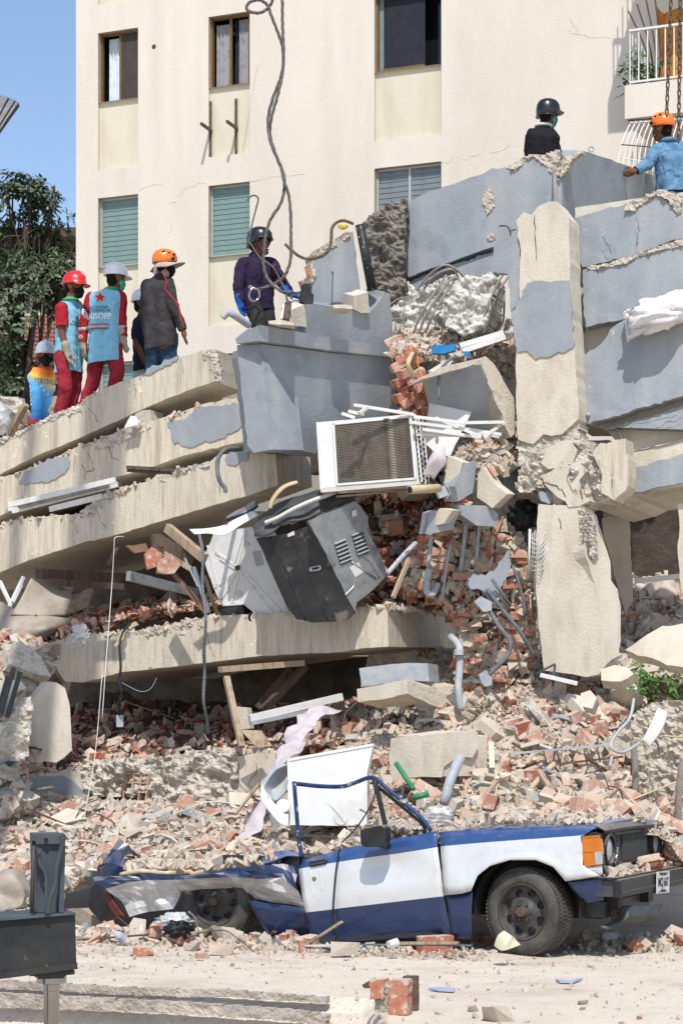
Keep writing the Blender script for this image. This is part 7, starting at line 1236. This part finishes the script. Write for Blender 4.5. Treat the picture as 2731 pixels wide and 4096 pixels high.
def features(hc, f, side, par, helmet, hm, mask):
    z = Vector((0, 0, 1))
    for s in (-1, 1):
        e = hc + f * .083 + side * s * .033 + z * .012
        for nm, r, o, m in (('eye', .012, 0, 'eye_white'), ('pupil', .007, .008, 'eye_dark')):
            vs, fs = [], []; capsule(e + f * o, r, e + f * (o + .001), r, vs, fs, 8); mk(nm, vs, fs, m, par, smooth=True)
        vs, fs = [], []; capsule(e + z * .02 + side * .014 + f * .008, .006, e + z * .02 - side * .014 + f * .008, .006, vs, fs, 6); mk('eyebrow', vs, fs, 'hair', par)
    vs, fs = [], []; capsule(hc + f * .094 - z * .066 + side * .018, .008, hc + f * .094 - z * .066 - side * .018, .008, vs, fs, 6); mk('mouth', vs, fs, 'logo_red', par)
    meld('hair', [(hc + z * .03 - f * .03, .09, hc - z * .03 - f * .045, .068)], .012, 'hair', par, 3)
    if mask:
        mo = meld('face_mask', [(hc - z * .03 + f * .07, .045, hc - z * .085 + f * .06, .05), (hc - z * .04 + f * .09, .03, hc - z * .06 + f * .095, .03), (hc - z * .05 + side * .05 + f * .04, .035, hc - z * .05 - side * .05 + f * .04, .035)], .01, mask, par, 2)
        for s in (-1, 1): tube('ear_loop', [hc + side * s * .082 + f * .045 - z * .03, hc + side * s * .096 - z * .008 - f * .005], .003, mask, mo, seg=4, k=1)
    c = hc + z * .055; Mh = frame_m(c, side, f, z)
    if helmet == 'hard':       # hard hat with peak and ridge
        pr = [(0, .115), (.045, .11), (.085, .09), (.112, .055), (.124, .015), (.128, -.02), (.132, -.024), (.12, -.028), (.0, .08)]
        vs, fs = lathe(pr, 30); vs = [Mh @ Vector((v.x * .92, v.y * 1.12, v.z * 1.05)) for v in vs]; h = mk('helmet', vs, fs, hm, par, smooth=True)
        vs, fs = [], []
        for i in range(13):
            a = math.pi * (.12 + .76 * i / 12); r0, r1 = 1., 1.34 + .08 * math.sin(a); vs += [Mh @ Vector((.126 * math.cos(a) * .92, .126 * math.sin(a) * 1.1, -.018)), Mh @ Vector((.126 * r1 * math.cos(a) * .85, .126 * r1 * math.sin(a) * 1.08, -.045))]
        for i in range(12): fs.append((2 * i, 2 * i + 1, 2 * i + 3, 2 * i + 2))
        b = mk('peak', vs, fs, hm, h, smooth=True); md = b.modifiers.new('s', 'SOLIDIFY'); md.thickness = .006
        tube('ridge', [Mh @ Vector((0, 1.12 * .128 * math.sin(q), 1.05 * .112 * math.cos(q) + .004)) for q in (-1.2, -.6, 0, .6, 1.2)], .014, hm, h, seg=6)
        tube('rim_edge', [Mh @ Vector((.13 * .92 * math.cos(q), .13 * 1.12 * math.sin(q), -.022)) for q in [k * 6.2832 / 20 for k in range(21)]], .006, hm, h, seg=5, k=1)
        prism_pts = [Mh @ Vector((sx_ * .025, .128 + dy, zz)) for sx_, dy, zz in ((-1, .003, .0), (1, .003, .0), (1, -.012, .06), (-1, -.012, .06))]; o = mk('front_badge', prism_pts, [(0, 1, 2, 3)], hm, h); md = o.modifiers.new('s', 'SOLIDIFY'); md.thickness = .008
    elif helmet == 'climb':
        pr = [(0, .125), (.05, .12), (.092, .098), (.118, .058), (.128, .01), (.126, -.035), (.121, -.04), (.0, .09)]
        vs, fs = lathe(pr, 30); vs = [Mh @ Vector((v.x * .95, v.y * 1.12, v.z + (.03 * min(1, max(0, v.y / .13)) if v.z < .02 else 0))) for v in vs]; h = mk('helmet', vs, fs, hm, par, smooth=True)
        for s in (-1, 1):
            for k in range(3): a = .5 + k * .5; bar('vent', Mh @ Vector((s * .1, .1 - .06 * k, .055 + .012 * k)), Mh @ Vector((s * .108, .075 - .06 * k, .045 + .012 * k)), .012, .02, 'mask_black', h)
            tube('chin_strap', [Mh @ Vector((s * .115, .02, -.03)), Mh @ Vector((s * .095, .06, -.11)), Mh @ Vector((s * .02, .08, -.165))], .006, 'mask_black', h, seg=5, k=3)
            bar('clip', Mh @ Vector((s * .122, .085, .0)), Mh @ Vector((s * .124, .06, -.01)), .02, .03, 'mask_black', h)
    else:                      # smooth riding helmet
        pr = [(0, .125), (.05, .12), (.095, .098), (.122, .055), (.13, .0), (.128, -.05), (.122, -.055), (.0, .09)]
        vs, fs = lathe(pr, 30); vs = [Mh @ Vector((v.x * .98, v.y * 1.1, v.z - (.03 if v.y < 0 and v.z < 0 else 0) + (.035 if v.y > .05 and v.z < 0 else 0))) for v in vs]; h = mk('helmet', vs, fs, hm, par, smooth=True)
        tube('rim_edge', [Mh @ Vector((.13 * math.cos(q), .143 * math.sin(q), -.05 + (.04 if math.sin(q) > .3 else -.03 if math.sin(q) < -.1 else 0))) for q in [k * 6.2832 / 20 for k in range(21)]], .007, hm, h, seg=5, k=1)
        vs, fs = [], []
        for i in range(9): a = math.pi * (.25 + .5 * i / 8); vs += [Mh @ Vector((.128 * math.cos(a), .14 * math.sin(a), -.008)), Mh @ Vector((.16 * math.cos(a), .195 * math.sin(a), -.022))]
        for i in range(8): fs.append((2 * i, 2 * i + 1, 2 * i + 3, 2 * i + 2))
        if helmet == 'peak': b = mk('peak', vs, fs, hm, h, smooth=True); md = b.modifiers.new('s', 'SOLIDIFY'); md.thickness = .005
        for s in (-1, 1): tube('chin_strap', [Mh @ Vector((s * .12, .0, -.06)), Mh @ Vector((s * .09, .05, -.13)), Mh @ Vector((s * .02, .07, -.17))], .006, 'mask_black', h, seg=5, k=3)
    return Mh
def hand(wr, tip, f, m, par, glove=False, curl=.5):
    d = (tip - wr).normalized(); L = min(.19, max(.15, (tip - wr).length)); s = d.cross(f); s = (s if s.length > .1 else d.orthogonal()).normalized(); n = s.cross(d); g = 1.25 if glove else 1.
    segs = [(wr, .03 * g, wr + d * L * .25, .032 * g)]
    for k, (o, l) in enumerate(((-.033, .42), (-.011, .5), (.011, .47), (.032, .38))):
        a = wr + d * L * .42 + s * o * g; b = a + d * L * l * .5 + n * .008 * curl; c = b + d * L * l * .45 + n * .03 * curl; segs += [(wr + d * L * .15 + s * o * .6, .018 * g, a, .0125 * g), (a, .011 * g, b, .0095 * g), (b, .0095 * g, c, .008 * g)]
    a = wr + d * L * .18 - s * .036 * g; b = a + (d * .7 - s * .5 + n * .4).normalized() * .045; c = b + (d * .9 + n * .35).normalized() * .04; segs += [(wr + d * .02, .02 * g, a, .014 * g), (a, .013 * g, b, .011 * g), (b, .011 * g, c, .009 * g)]
    if glove: segs.append((wr - d * .07, .05, wr + d * .0, .044))
    return segs
def person(lab, n, Y, js, fa, helmet, hm, mask, shirt, sleeve, trousers, sleeve_len=2, gloves=None, hem=.12, fold=.03, body_r=1.):
    j = J(n, Y, js); f = fv(fa); z = Vector((0, 0, 1)); hm_ = (j['hl'] + j['hr']) / 2; sm = (j['sl'] + j['sr']) / 2
    low = min(v.z for v in j.values()); P = thing('person', Vector((hm_.x, hm_.y, low - .06)), lab, 'person')
    segs = []; side = head(segs, j['hd'], j['nk'], f, P, helmet, hm)
    ax = (j['sr'] - j['sl']).normalized(); R_ = body_r
    def torso(g, bottom=0.):
        q = [(j['sl'] + ax * .03 - z * .01, .062 + g, j['sr'] - ax * .03 - z * .01, .062 + g), (j['nk'] - z * .02, .058 + g * .5, sm, .075 + g)]
        for s in (-1, 1):
            q += [(sm + ax * s * .07 * R_ - z * .07, .105 * R_ + g, sm.lerp(hm_, .55) + ax * s * .06 * R_, .1 * R_ + g), (sm.lerp(hm_, .55) + ax * s * .06 * R_, .1 * R_ + g, hm_ + ax * s * .065 * R_ - z * bottom, .105 * R_ + g)]
        return q
    segs += torso(0)
    for a in 'lr':
        segs += [(j['s' + a], .056, j['e' + a], .042), (j['e' + a], .041, j['w' + a], .028)]
        segs += [(j['h' + a] + z * .03, .09, j['k' + a], .058), (j['k' + a], .056, j['a' + a], .04), (j['a' + a] - z * .02, .04, j['a' + a] + f * .15 - z * .05, .035)]
        if not gloves: segs += hand(j['w' + a], j['t' + a], f, 'skin', P)
    meld('body', segs, .011, 'skin', P, 3)
    features(j['hd'], f, side, P, helmet, hm, mask)
    S = meld('shirt', torso(.02, hem + .14), .014, shirt, P, 4, fold, [(hm_ - z * (hem + .03), Vector((.12, 0, -1)))])
    for a in 'lr':
        q = [(j['s' + a], .07, j['e' + a], .056)] if sleeve_len else []
        if sleeve_len == 1: q = [(j['s' + a], .074, j['s' + a].lerp(j['e' + a], .72), .068)]
        if sleeve_len == 2: q += [(j['e' + a], .056, j['e' + a].lerp(j['w' + a], .93), .042)]
        if q:
            e0, e1 = (j['s' + a], j['e' + a]) if sleeve_len == 1 else (j['e' + a], j['w' + a]); c_ = e0.lerp(e1, .8 if sleeve_len == 1 else .95)
            meld('sleeve', q + ([(e0, .068, e1, .066)] if sleeve_len == 1 else [(e0, .056, e1, .042)]), .012, sleeve, P, 4, fold, [(c_, (e1 - e0).normalized())])
    q = []
    for a in 'lr': q += [(j['h' + a] + z * .06, .105 * R_, j['k' + a], .083), (j['k' + a], .082, j['a' + a], .072)]
    q.append((j['hl'] + z * .02, .105 * R_, j['hr'] + z * .02, .105 * R_)); meld('trousers', q, .014, trousers, P, 4, fold)
    for a in 'lr': meld('boot', [(j['a' + a] - z * .01, .055, j['a' + a] - z * .05, .055), (j['a' + a] - z * .06, .05, j['a' + a] + f * .16 - z * .07, .042)], .014, 'black_cloth', P, 2)
    if gloves:
        for a in 'lr': meld('glove', hand(j['w' + a], j['t' + a], f, gloves, P, True), .008, gloves, P, 2)
    return P, j, f, side, S
def decal(s, size, m, pos, S, par, dirv=Vector((0, 1, 0)), name='lettering', sx=1., rot=0., bold=0., shear=0.):
    """flat print pressed onto the cloth"""
    x = Vector((1, 0, 0)); M_ = frame_m(pos + Vector((0, -.3, 0)), x, Vector((0, 0, 1)), Vector((0, -1, 0))) @ Matrix.Rotation(rot, 4, 'Z'); o = text(s, size, m, M_, par, name, 0., bold, shear, sx); press(o, S); return o
def press(o, S):
    w = o.modifiers.new('press', 'SHRINKWRAP'); w.target = S; w.wrap_method = 'PROJECT'; w.use_project_y = True; w.use_positive_direction = True; w.use_negative_direction = False; w.offset = .004; w.wrap_mode = 'ABOVE_SURFACE'
def star(c, r, m, S, par):
    V = [c + Vector((0, -.3, 0))]; 
    for k in range(10): a = math.pi / 2 + k * math.pi / 5; q = r if k % 2 == 0 else r * .42; V.append(c + Vector((math.cos(a) * q, -.3, math.sin(a) * q)))
    vs = V; fs = [(0, 1 + k, 1 + (k + 1) % 10) for k in range(10)]; o = mk('star', vs, fs, m, par); sb = o.modifiers.new('sub', 'SUBSURF'); sb.subdivision_type = 'SIMPLE'; sb.levels = 2; sb.render_levels = 2; press(o, S); return o
def band(c, ax, f, rx, ry, h, m, par, tilt=0):
    vs, fs = [], []; z = Vector((0, 0, 1)); b = ax.cross(z).normalized()
    for k in range(32): a = 6.2832 * k / 32; q = c + ax * math.cos(a) * rx + b * math.sin(a) * ry; vs += [q - z * h / 2, q + z * h / 2]
    for k in range(32): w = (k + 1) % 32; fs.append((2 * k, 2 * w, 2 * w + 1, 2 * k + 1))
    o = mk('reflective_band', vs, fs, m, par, smooth=True); md = o.modifiers.new('s', 'SOLIDIFY'); md.thickness = .006; return o
# 1 red helmet
P, j, f, sd, S = person('man in a red helmet and black mask wearing a blue and red polo', 'a', 23.55, 'hd,475,410,0 nk,445,525,0 sr,372,600,-.1 sl,500,590,.2 er,368,800,-.14 el,545,800,.25 wr,412,965,-.16 wl,560,950,.2 tr,460,1130,-.16 tl,580,1080,.2 hr,380,1060,-.05 hl,470,1060,.12 kr,400,1290,-.1 kl,480,1290,.15 ar,350,1500,-.05 al,430,1520,.1', 72, 'hard', 'helmet_red', 'mask_black', 'vest_blue', 'red_cloth', 'red_trousers', 1, 'leather', .1)
tube('collar', [j['nk'] + Vector((.075 * math.cos(a), .075 * math.sin(a), .0)) for a in [k * .7 for k in range(10)]], .02, 'green_cloth', P, seg=6, k=2)
decal('Alcaldia\nde Caracas', .03, 'ink_black', W(*tp('a', 478, 700), 23.3), S, P)
# 2 white helmet, back turned
P, j, f, sd, S = person('man in a white helmet seen from behind, blue vest with red star', 'a', 23.45, 'hd,838,335,0 nk,800,430,.02 sl,628,510,.02 sr,875,500,0 el,562,720,.02 er,885,720,-.02 wl,550,900,.0 wr,900,850,-.05 tl,560,1050,0 tr,940,1040,-.05 hl,668,970,.02 hr,815,965,.0 kl,650,1200,.1 kr,850,1160,0 al,565,1430,.05 ar,800,1370,.05', 125, 'hard', 'helmet_white', 'mask_teal', 'vest_blue', 'red_cloth', 'red_trousers', 2, 'leather', .1)
z_ = Vector((0, 0, 1)); ax = (j['sr'] - j['sl']).normalized(); hm_ = (j['hl'] + j['hr']) / 2
bc = W(*tp('a', 712, 772), 23.46); band(bc, ax, f, .182, .135, .035, 'reflective', P); band(bc + z_ * .022, ax, f, .183, .136, .008, 'logo_red', P); band(bc - z_ * .022, ax, f, .183, .136, .008, 'logo_red', P)
for a in 'lr': w = j['e' + a].lerp(j['w' + a], .35); tube('reflective_band', [w - z_ * .018, w + z_ * .018], .062, 'reflective', P, seg=14, k=1)
star(W(*tp('a', 702, 508), 23.4), .08, 'ink_white', S, P); st_ = star(W(*tp('a', 702, 508), 23.395), .068, 'star_red', S, P); st_.modifiers['press'].offset = .008
decal('ALCALDIA', .047, 'ink_black', W(*tp('a', 690, 594), 23.4), S, P); decal('DE CARACAS', .047, 'ink_black', W(*tp('a', 688, 624), 23.4), S, P); decal('BRISOPP', .088, 'ink_white', W(*tp('a', 686, 675), 23.4), S, P, sx=.92, bold=.002)
tube('collar', [j['nk'] + Vector((.075 * math.cos(a), .075 * math.sin(a), .0)) for a in [k * .7 for k in range(10)]], .016, 'green_cloth', P, seg=6, k=2)
# 3 orange helmet
P, j, f, sd, S = person('man in an orange helmet with sun flap and charcoal sweatshirt, back to the camera', 'a', 23.35, 'hd,1262,220,0 nk,1225,320,0 sl,1110,400,.06 sr,1290,385,-.05 el,1095,640,.1 er,1345,610,-.1 wl,1110,840,.12 wr,1425,790,-.1 tl,1120,960,.12 tr,1450,930,-.1 hl,1165,900,.02 hr,1300,895,0 kl,1160,1150,.1 kr,1300,1130,.0 al,1150,1330,.1 ar,1290,1320,.05', 105, 'climb', 'helmet_orange', 'mask_black', 'charcoal_cloth', 'charcoal_cloth', 'jeans', 2, None, .03)
hc = j['hd']; vs, fs = [], []
for i in range(17):
    a = -2.6 + 5.2 * i / 16; w = f * math.cos(a) + sd * math.sin(a); ro = .2 + .03 * math.cos(a); vs += [hc + w * .1 + z_ * .02, hc + w * ro + z_ * (.09 * max(0, math.cos(a)) - .06)]
for i in range(16): fs.append((2 * i, 2 * i + 1, 2 * i + 3, 2 * i + 2))
o = mk('sun_flap', vs, fs, 'hat_cloth', P, smooth=True); md = o.modifiers.new('s', 'SOLIDIFY'); md.thickness = .006
meld('neck_flap', [(hc - f * .07 + z_ * .0, .05, hc - f * .1 - z_ * .09, .03), (hc - z_ * .09, .07, hc - z_ * .1, .06)], .012, 'hat_cloth', P, 3)
tube('sleeve_piping', [W(*tp('a', x, y), 23.16 - .02 * q) for q, (x, y) in enumerate(((1250, 300), (1280, 360), (1265, 420), (1320, 490), (1375, 560), (1395, 650), (1425, 750)))], .006, 'star_red', P, seg=5)
# 4 half hidden behind
P, j, f, sd, S = person('man in a white helmet and navy shirt half hidden behind the charcoal sweatshirt', 'a', 24.1, 'hd,1075,560,0 nk,1075,670,0 sl,1045,730,-.05 sr,1190,740,.1 el,1015,900,-.1 er,1220,900,.1 wl,1085,1060,-.15 wr,1200,1050,0 tl,1150,1120,-.15 tr,1180,1150,0 hl,1060,1120,0 hr,1180,1120,.1 kl,1050,1300,0 kr,1170,1300,0 al,1050,1480,0 ar,1170,1480,0', 75, 'hard', 'helmet_white', None, 'navy_cloth', 'navy_cloth', 'white_cotton', 1, None, .0)
# 5 lower left
P, j, f, sd, S = person('man in a grey helmet and printed tricolour shirt with black sleeves at the far left', 'a', 24.1, 'hd,225,1010,0 nk,222,1110,.02 sl,295,1150,.04 sr,112,1165,0 el,345,1330,-.02 er,80,1340,-.05 wl,300,1440,-.15 wr,115,1540,-.05 tl,275,1530,-.2 tr,150,1600,-.05 hl,275,1540,.02 hr,160,1540,0 kl,275,1740,0 kr,160,1740,0 al,275,1920,0 ar,160,1920,0', 12, 'hard', 'helmet_grey', 'mask_black', 'printed_shirt', 'black_cloth', 'red_trousers', 2, 'leather', .05)
decal('VENEZUELA', .06, 'ink_black', W(*tp('a', 250, 1220), 23.9), S, P, bold=.004, rot=-.05); dd = decal('VENEZUELA', .06, 'ink_white', W(*tp('a', 250, 1220), 23.89), S, P, rot=-.05); dd.modifiers['press'].offset = .008
slv = [o for o in P.children if o.name.startswith('sleeve')]
dd = decal('Venezuela', .07, 'ink_white', W(*tp('a', 84, 1310), 23.8), slv[1], P, rot=-math.pi / 2 + .06, shear=.2)
for x, y in ((178, 1258), (203, 1297), (238, 1332)): star(W(*tp('a', x, y), 23.9), .018, 'ink_white', S, P)
# 6 purple sweater
P, j, f, sd, S = person('man in a black helmet and purple sweatshirt guiding the steel ropes', 'b', 22.0, 'hd,535,215,0 nk,500,320,.02 sr,385,400,-.08 sl,640,400,.12 er,345,580,-.12 el,725,545,-.05 wr,362,745,-.14 wl,800,650,-.25 tr,385,880,-.14 tl,865,700,-.3 hr,455,740,0 hl,565,740,.08 kr,530,950,-.1 kl,610,940,.05 ar,520,1180,0 al,600,1180,.05', 62, 'moto', 'helmet_black', None, 'purple_cloth', 'purple_cloth', 'dark_trousers', 2, 'glove_blue', .06, .035)
star(W(*tp('b', 655, 465), 21.7), .045, 'logo_red', S, P)
# 7 dark jacket at the right
P, j, f, sd, S = person('man in a shiny black helmet and dark jacket behind the broken wall top', 'c', 23.3, 'hd,325,230,0 nk,280,330,.02 sl,185,415,.0 sr,350,410,.0 el,185,590,-.05 er,400,560,.0 wl,260,680,-.1 wr,460,640,-.05 tl,330,720,-.1 tr,520,690,0 hl,200,760,0 hr,320,760,0 kl,200,1000,0 kr,320,1000,0 al,200,1250,0 ar,320,1250,0', 130, 'peak', 'helmet_black', 'mask_teal', 'black_cloth', 'black_cloth', 'dark_trousers', 2, None, .06, .04)
tube('collar', [j['nk'] + Vector((.085 * math.cos(a), .085 * math.sin(a), .0)) for a in [k * .7 for k in range(10)]], .018, 'white_cotton', P, seg=6, k=2)
# 8 denim jacket
P, j, f, sd, S = person('man in an orange helmet and light denim jacket at the right edge', 'c', 22.95, 'hd,1375,360,0 nk,1440,470,.02 sl,1320,560,-.02 sr,1580,540,.05 el,1245,680,-.05 er,1640,720,.05 wl,1130,745,-.1 wr,1620,880,.2 tl,1040,775,-.1 tr,1600,960,.25 hl,1410,870,0 hr,1540,870,.05 kl,1420,1100,0 kr,1540,1100,0 al,1420,1330,0 ar,1540,1330,0', -128, 'climb', 'helmet_orange', None, 'denim', 'denim', 'jeans', 2, None, .06, .04)
tube('collar', [j['nk'] + Vector((.09 * math.cos(a), .09 * math.sin(a), .0)) for a in [k * .7 for k in range(10)]], .022, 'denim', P, seg=6, k=2)
for s in ('1330,590 1400,560 1480,545 1560,550', '1350,610 1380,700 1410,830'): o = tube('seam', [W(*tp('c', *map(float, w.split(','))), 22.7) for w in s.split()], .006, 'denim', P, seg=5)
# ---------- ropes, chains, outrigger ----------
def rope(n_pts, r, lab, m='steel_cable'):
    P = cat_rom(n_pts, 8); Q = [P[0]]; acc = 0
    for a, b in zip(P, P[1:]):
        k = max(1, int((b - a).length / .02)); Q += [a.lerp(b, (i + 1) / k) for i in range(k)]
    rp = thing('steel_rope', Q[-1], lab, 'rope', 'steel ropes'); x = None
    fr = []
    for i in range(len(Q)):
        d = (Q[min(i + 1, len(Q) - 1)] - Q[max(i - 1, 0)]).normalized(); x = d.orthogonal() if x is None else x - d * x.dot(d); x.normalize(); fr.append((x.copy(), d.cross(x)))
    for s in range(3):
        S = [q + (a * math.cos(i * .55 + s * 2.094) + b * math.sin(i * .55 + s * 2.094)) * r * .5 for i, (q, (a, b)) in enumerate(zip(Q, fr))]; vs, fs = tube_data(S, r * .55, 5); mk('strand', vs, fs, m, rp, smooth=True)
    return rp
RY = 21.2
def rp(n, s): return [W(*tp(n, float(a), float(b)), RY + float(c)) for a, b, c in (w.split(',') for w in s.split())]
rope(rp(1, '1297,-60,0 1297,100,0 1302,250,0 1292,345,.03 1250,460,.05 1230,560,.05 1245,660,0 1288,760,0 1303,830,-.03 1326,900,0 1335,1000,0 1336,1175,0') + rp(3, '1336,60,0 1334,160,0 1305,235,0 1255,272,0 1180,298,0'), .017, 'steel rope hanging from above to the shackle held before the purple sweatshirt')
rope(rp(1, '1270,-60,0 1240,25,0 1195,58,0 1145,52,0 1132,32,0 1150,8,0 1192,0,0 1228,24,.03 1245,70,0 1276,150,.03 1297,215,.04 1300,300,.04 1285,400,0 1247,540,0 1240,620,.05 1270,720,.05 1302,800,.03 1305,865,.03 1288,935,0 1240,1012,0 1220,1085,0') + rp(3, '1214,110,0 1210,180,0 1232,250,0 1300,308,-.1 1400,312,-.3'), .017, 'steel rope with a loop at the top running to the steel clamp')
tube('thin_cable', rp(1, '1135,920,0 1150,902,0 1172,898,0 1186,915,0 1175,960,0 1155,1040,0 1143,1110,0') + rp(3, '1150,85,0 1195,150,0 1255,195,0 1290,260,0 1318,310,-.1'), .009, 'steel_cable', None, seg=6, lab='thin hooked cable crossing the man in purple', cat='cable')
tube('bent_conduit', [W(*tp('b', x, y), 20.75) for x, y in ((762, 215), (830, 280), (900, 330), (985, 350), (1080, 325), (1150, 275), (1175, 180), (1180, 80), (1220, 25), (1290, 5), (1375, 35))], .016, 'rusty_steel', None, seg=8, lab='bent rusty conduit arching over the grey wall stub', cat='conduit')
tube('wall_nail', [p_up.off(.0).p(*tp('b', 1190, 462)), p_up.off(.2).p(*tp('b', 1180, 470))], .008, 'grey_metal', None, seg=6, k=1, lab='steel pin sticking out of the grey wall stub', cat='pin')
def shackle(c, r, lab, rot):
    M_ = Matrix.Translation(c) @ Euler(rot).to_matrix().to_4x4(); s = thing('shackle', c, lab, 'shackle', 'shackles'); tube('bow', [M_ @ Vector((r * math.sin(a), 0, -r * 1.25 * math.cos(a) - r * .2)) for a in [-2.5 + k * .5 for k in range(11)]], r * .25, 'chrome', s, seg=10)
    tube('pin', [M_ @ Vector((-r * 1.1, 0, r * .9)), M_ @ Vector((r * 1.1, 0, r * .9))], r * .22, 'grey_metal', s, seg=8, k=1); disc('pin_head', M_ @ Vector((-r * 1.2, 0, r * .9)), M_.to_3x3() @ Vector((1, 0, 0)), r * .33, .015, 'grey_metal', s, 6)
shackle(W(*tp('b', 490, 660), RY - .02), .055, 'bright steel bow shackle hanging before the purple sweatshirt', (0, .25, .4)); shackle(W(*tp('b', 795, 680), RY - .1), .045, 'steel shackle at the glove of the man in purple', (0, -.3, 1.0))
def chain(n, x0, y0, x1, y1, Y, lab, r=.026):
    a = W(*tp(n, x0, y0), Y); b = W(*tp(n, x1, y1), Y); L = (b - a).length; k = int(L / (r * 2.55)); ch = thing('chain', b, lab, 'chain', 'hoist chains'); me = None
    for i in range(k):
        c = a.lerp(b, (i + .5) / k); rot = .45 + (math.pi / 2 if i % 2 else 0); d = (b - a).normalized()
        P = [c + Vector((math.cos(rot), math.sin(rot), 0)) * (r * .62 * math.sin(q)) + d * (r * 1.75 * math.cos(q) * (1 if abs(math.cos(q)) < .7 else .98)) for q in [s * 6.2832 / 14 for s in range(15)]]
        vs, fs = tube_data(P, r * .32, 6, cap=False); mk('link', vs, fs, 'rusty_steel', ch, smooth=True)
chain(2, 1512, -60, 1490, 530, 21.6, 'rusty hoist chain hanging above the orange helmet at the right'); chain(2, 1553, -60, 1545, 650, 21.7, 'second rusty hoist chain nearest the right edge')
# crane outrigger in the left foreground
po = Pl(8.9, .35, 0, 1)
og = thing('outrigger', po.p(*tp(9, 240, 914)), 'dark steel crane outrigger with its jack in the left foreground', 'outrigger')
prism('beam', t(9, '-120,440 0,432 200,418 346,406 352,640 200,662 0,690 -120,708'), po, .22, 'crane_black', og, 0)
prism('top_flange', t(9, '-120,436 0,428 346,402 352,411 0,440 -120,448'), po.off(.02), .28, 'crane_grey', og, 0); prism('bottom_flange', t(9, '-120,700 0,682 200,655 357,632 357,662 200,682 0,708 -120,728'), po.off(.02), .28, 'crane_black', og, 0)
prism('jack_head', t(9, '165,85 292,85 294,400 172,402'), po.off(-.06), .12, 'crane_grey', og, 0); prism('jack_cap', t(9, '172,42 300,40 302,86 172,88'), po.off(-.04), .16, 'crane_grey', og, 0)
disc('cap_hole', po.off(-.03).p(*tp(9, 213, 68)), po.n(), .008, .004, 'plastic_black', og)
bar('jack_rib', po.off(-.02).p(*tp(9, 287, 90)), po.off(-.02).p(*tp(9, 280, 400)), .02, .03, 'crane_grey', og, up=po.n())
tube('hose', [po.off(.03).p(*tp(9, x, y)) for x, y in ((290, 60), (285, 100), (262, 190), (255, 270), (232, 340), (218, 408))], .011, 'dark_metal', og, seg=8); tube('rod', [po.off(.0).p(*tp(9, x, y)) for x, y in ((158, 50), (153, 200), (148, 405))], .009, 'dark_metal', og, seg=8, k=1); tube('hose', [po.off(.0).p(*tp(9, x, y)) for x, y in ((180, 130), (185, 180), (212, 230), (215, 330), (212, 405))], .007, 'crane_grey', og, seg=8)
for x, y in ((180, 118), (158, 60), (292, 58)): disc('fitting', po.off(.01).p(*tp(9, x, y)), po.n(), .014, .012, 'dark_metal', og, 6)
jb = po.off(-.1).p(*tp(9, 238, 690)); vs, fs = lathe([(.062, .0), (.062, -.03), (.045, -.035), (.036, -.035), (.036, -.06), (.0325, -.062), (.0325, -jb.z + .05), (0, -jb.z + .05)], 24); o = mk('jack_rod', [jb + v for v in vs], fs, 'chrome', og, smooth=True); o.modifiers.new('e', 'EDGE_SPLIT')
prism('foot_bracket', t(9, '135,688 180,682 300,672 345,668 345,686 300,690 296,704 180,708 175,694 140,694'), po.off(.0), .2, 'crane_black', og, 0)
box('jack_pad', Vector((jb.x, jb.y, .03)), (.2, 0, 0), (0, .2, 0), (0, 0, .03), 'crane_black', og)

# the crane's boom, high out of the picture, throws a soft band of shade over the slab edges
bar('boom', (-4.3, 6, 2.6), (-1.55, 21.2, 22), .5, .6, 'crane_grey', og); bar('boom_stay', (-5.1, 6.2, 4.4), (-2.35, 21.0, 23.2), .14, .14, 'crane_grey', og); bar('slewing_post', (-4.3, 6, .0), (-4.3, 6, 2.9), .8, .8, 'crane_black', og)
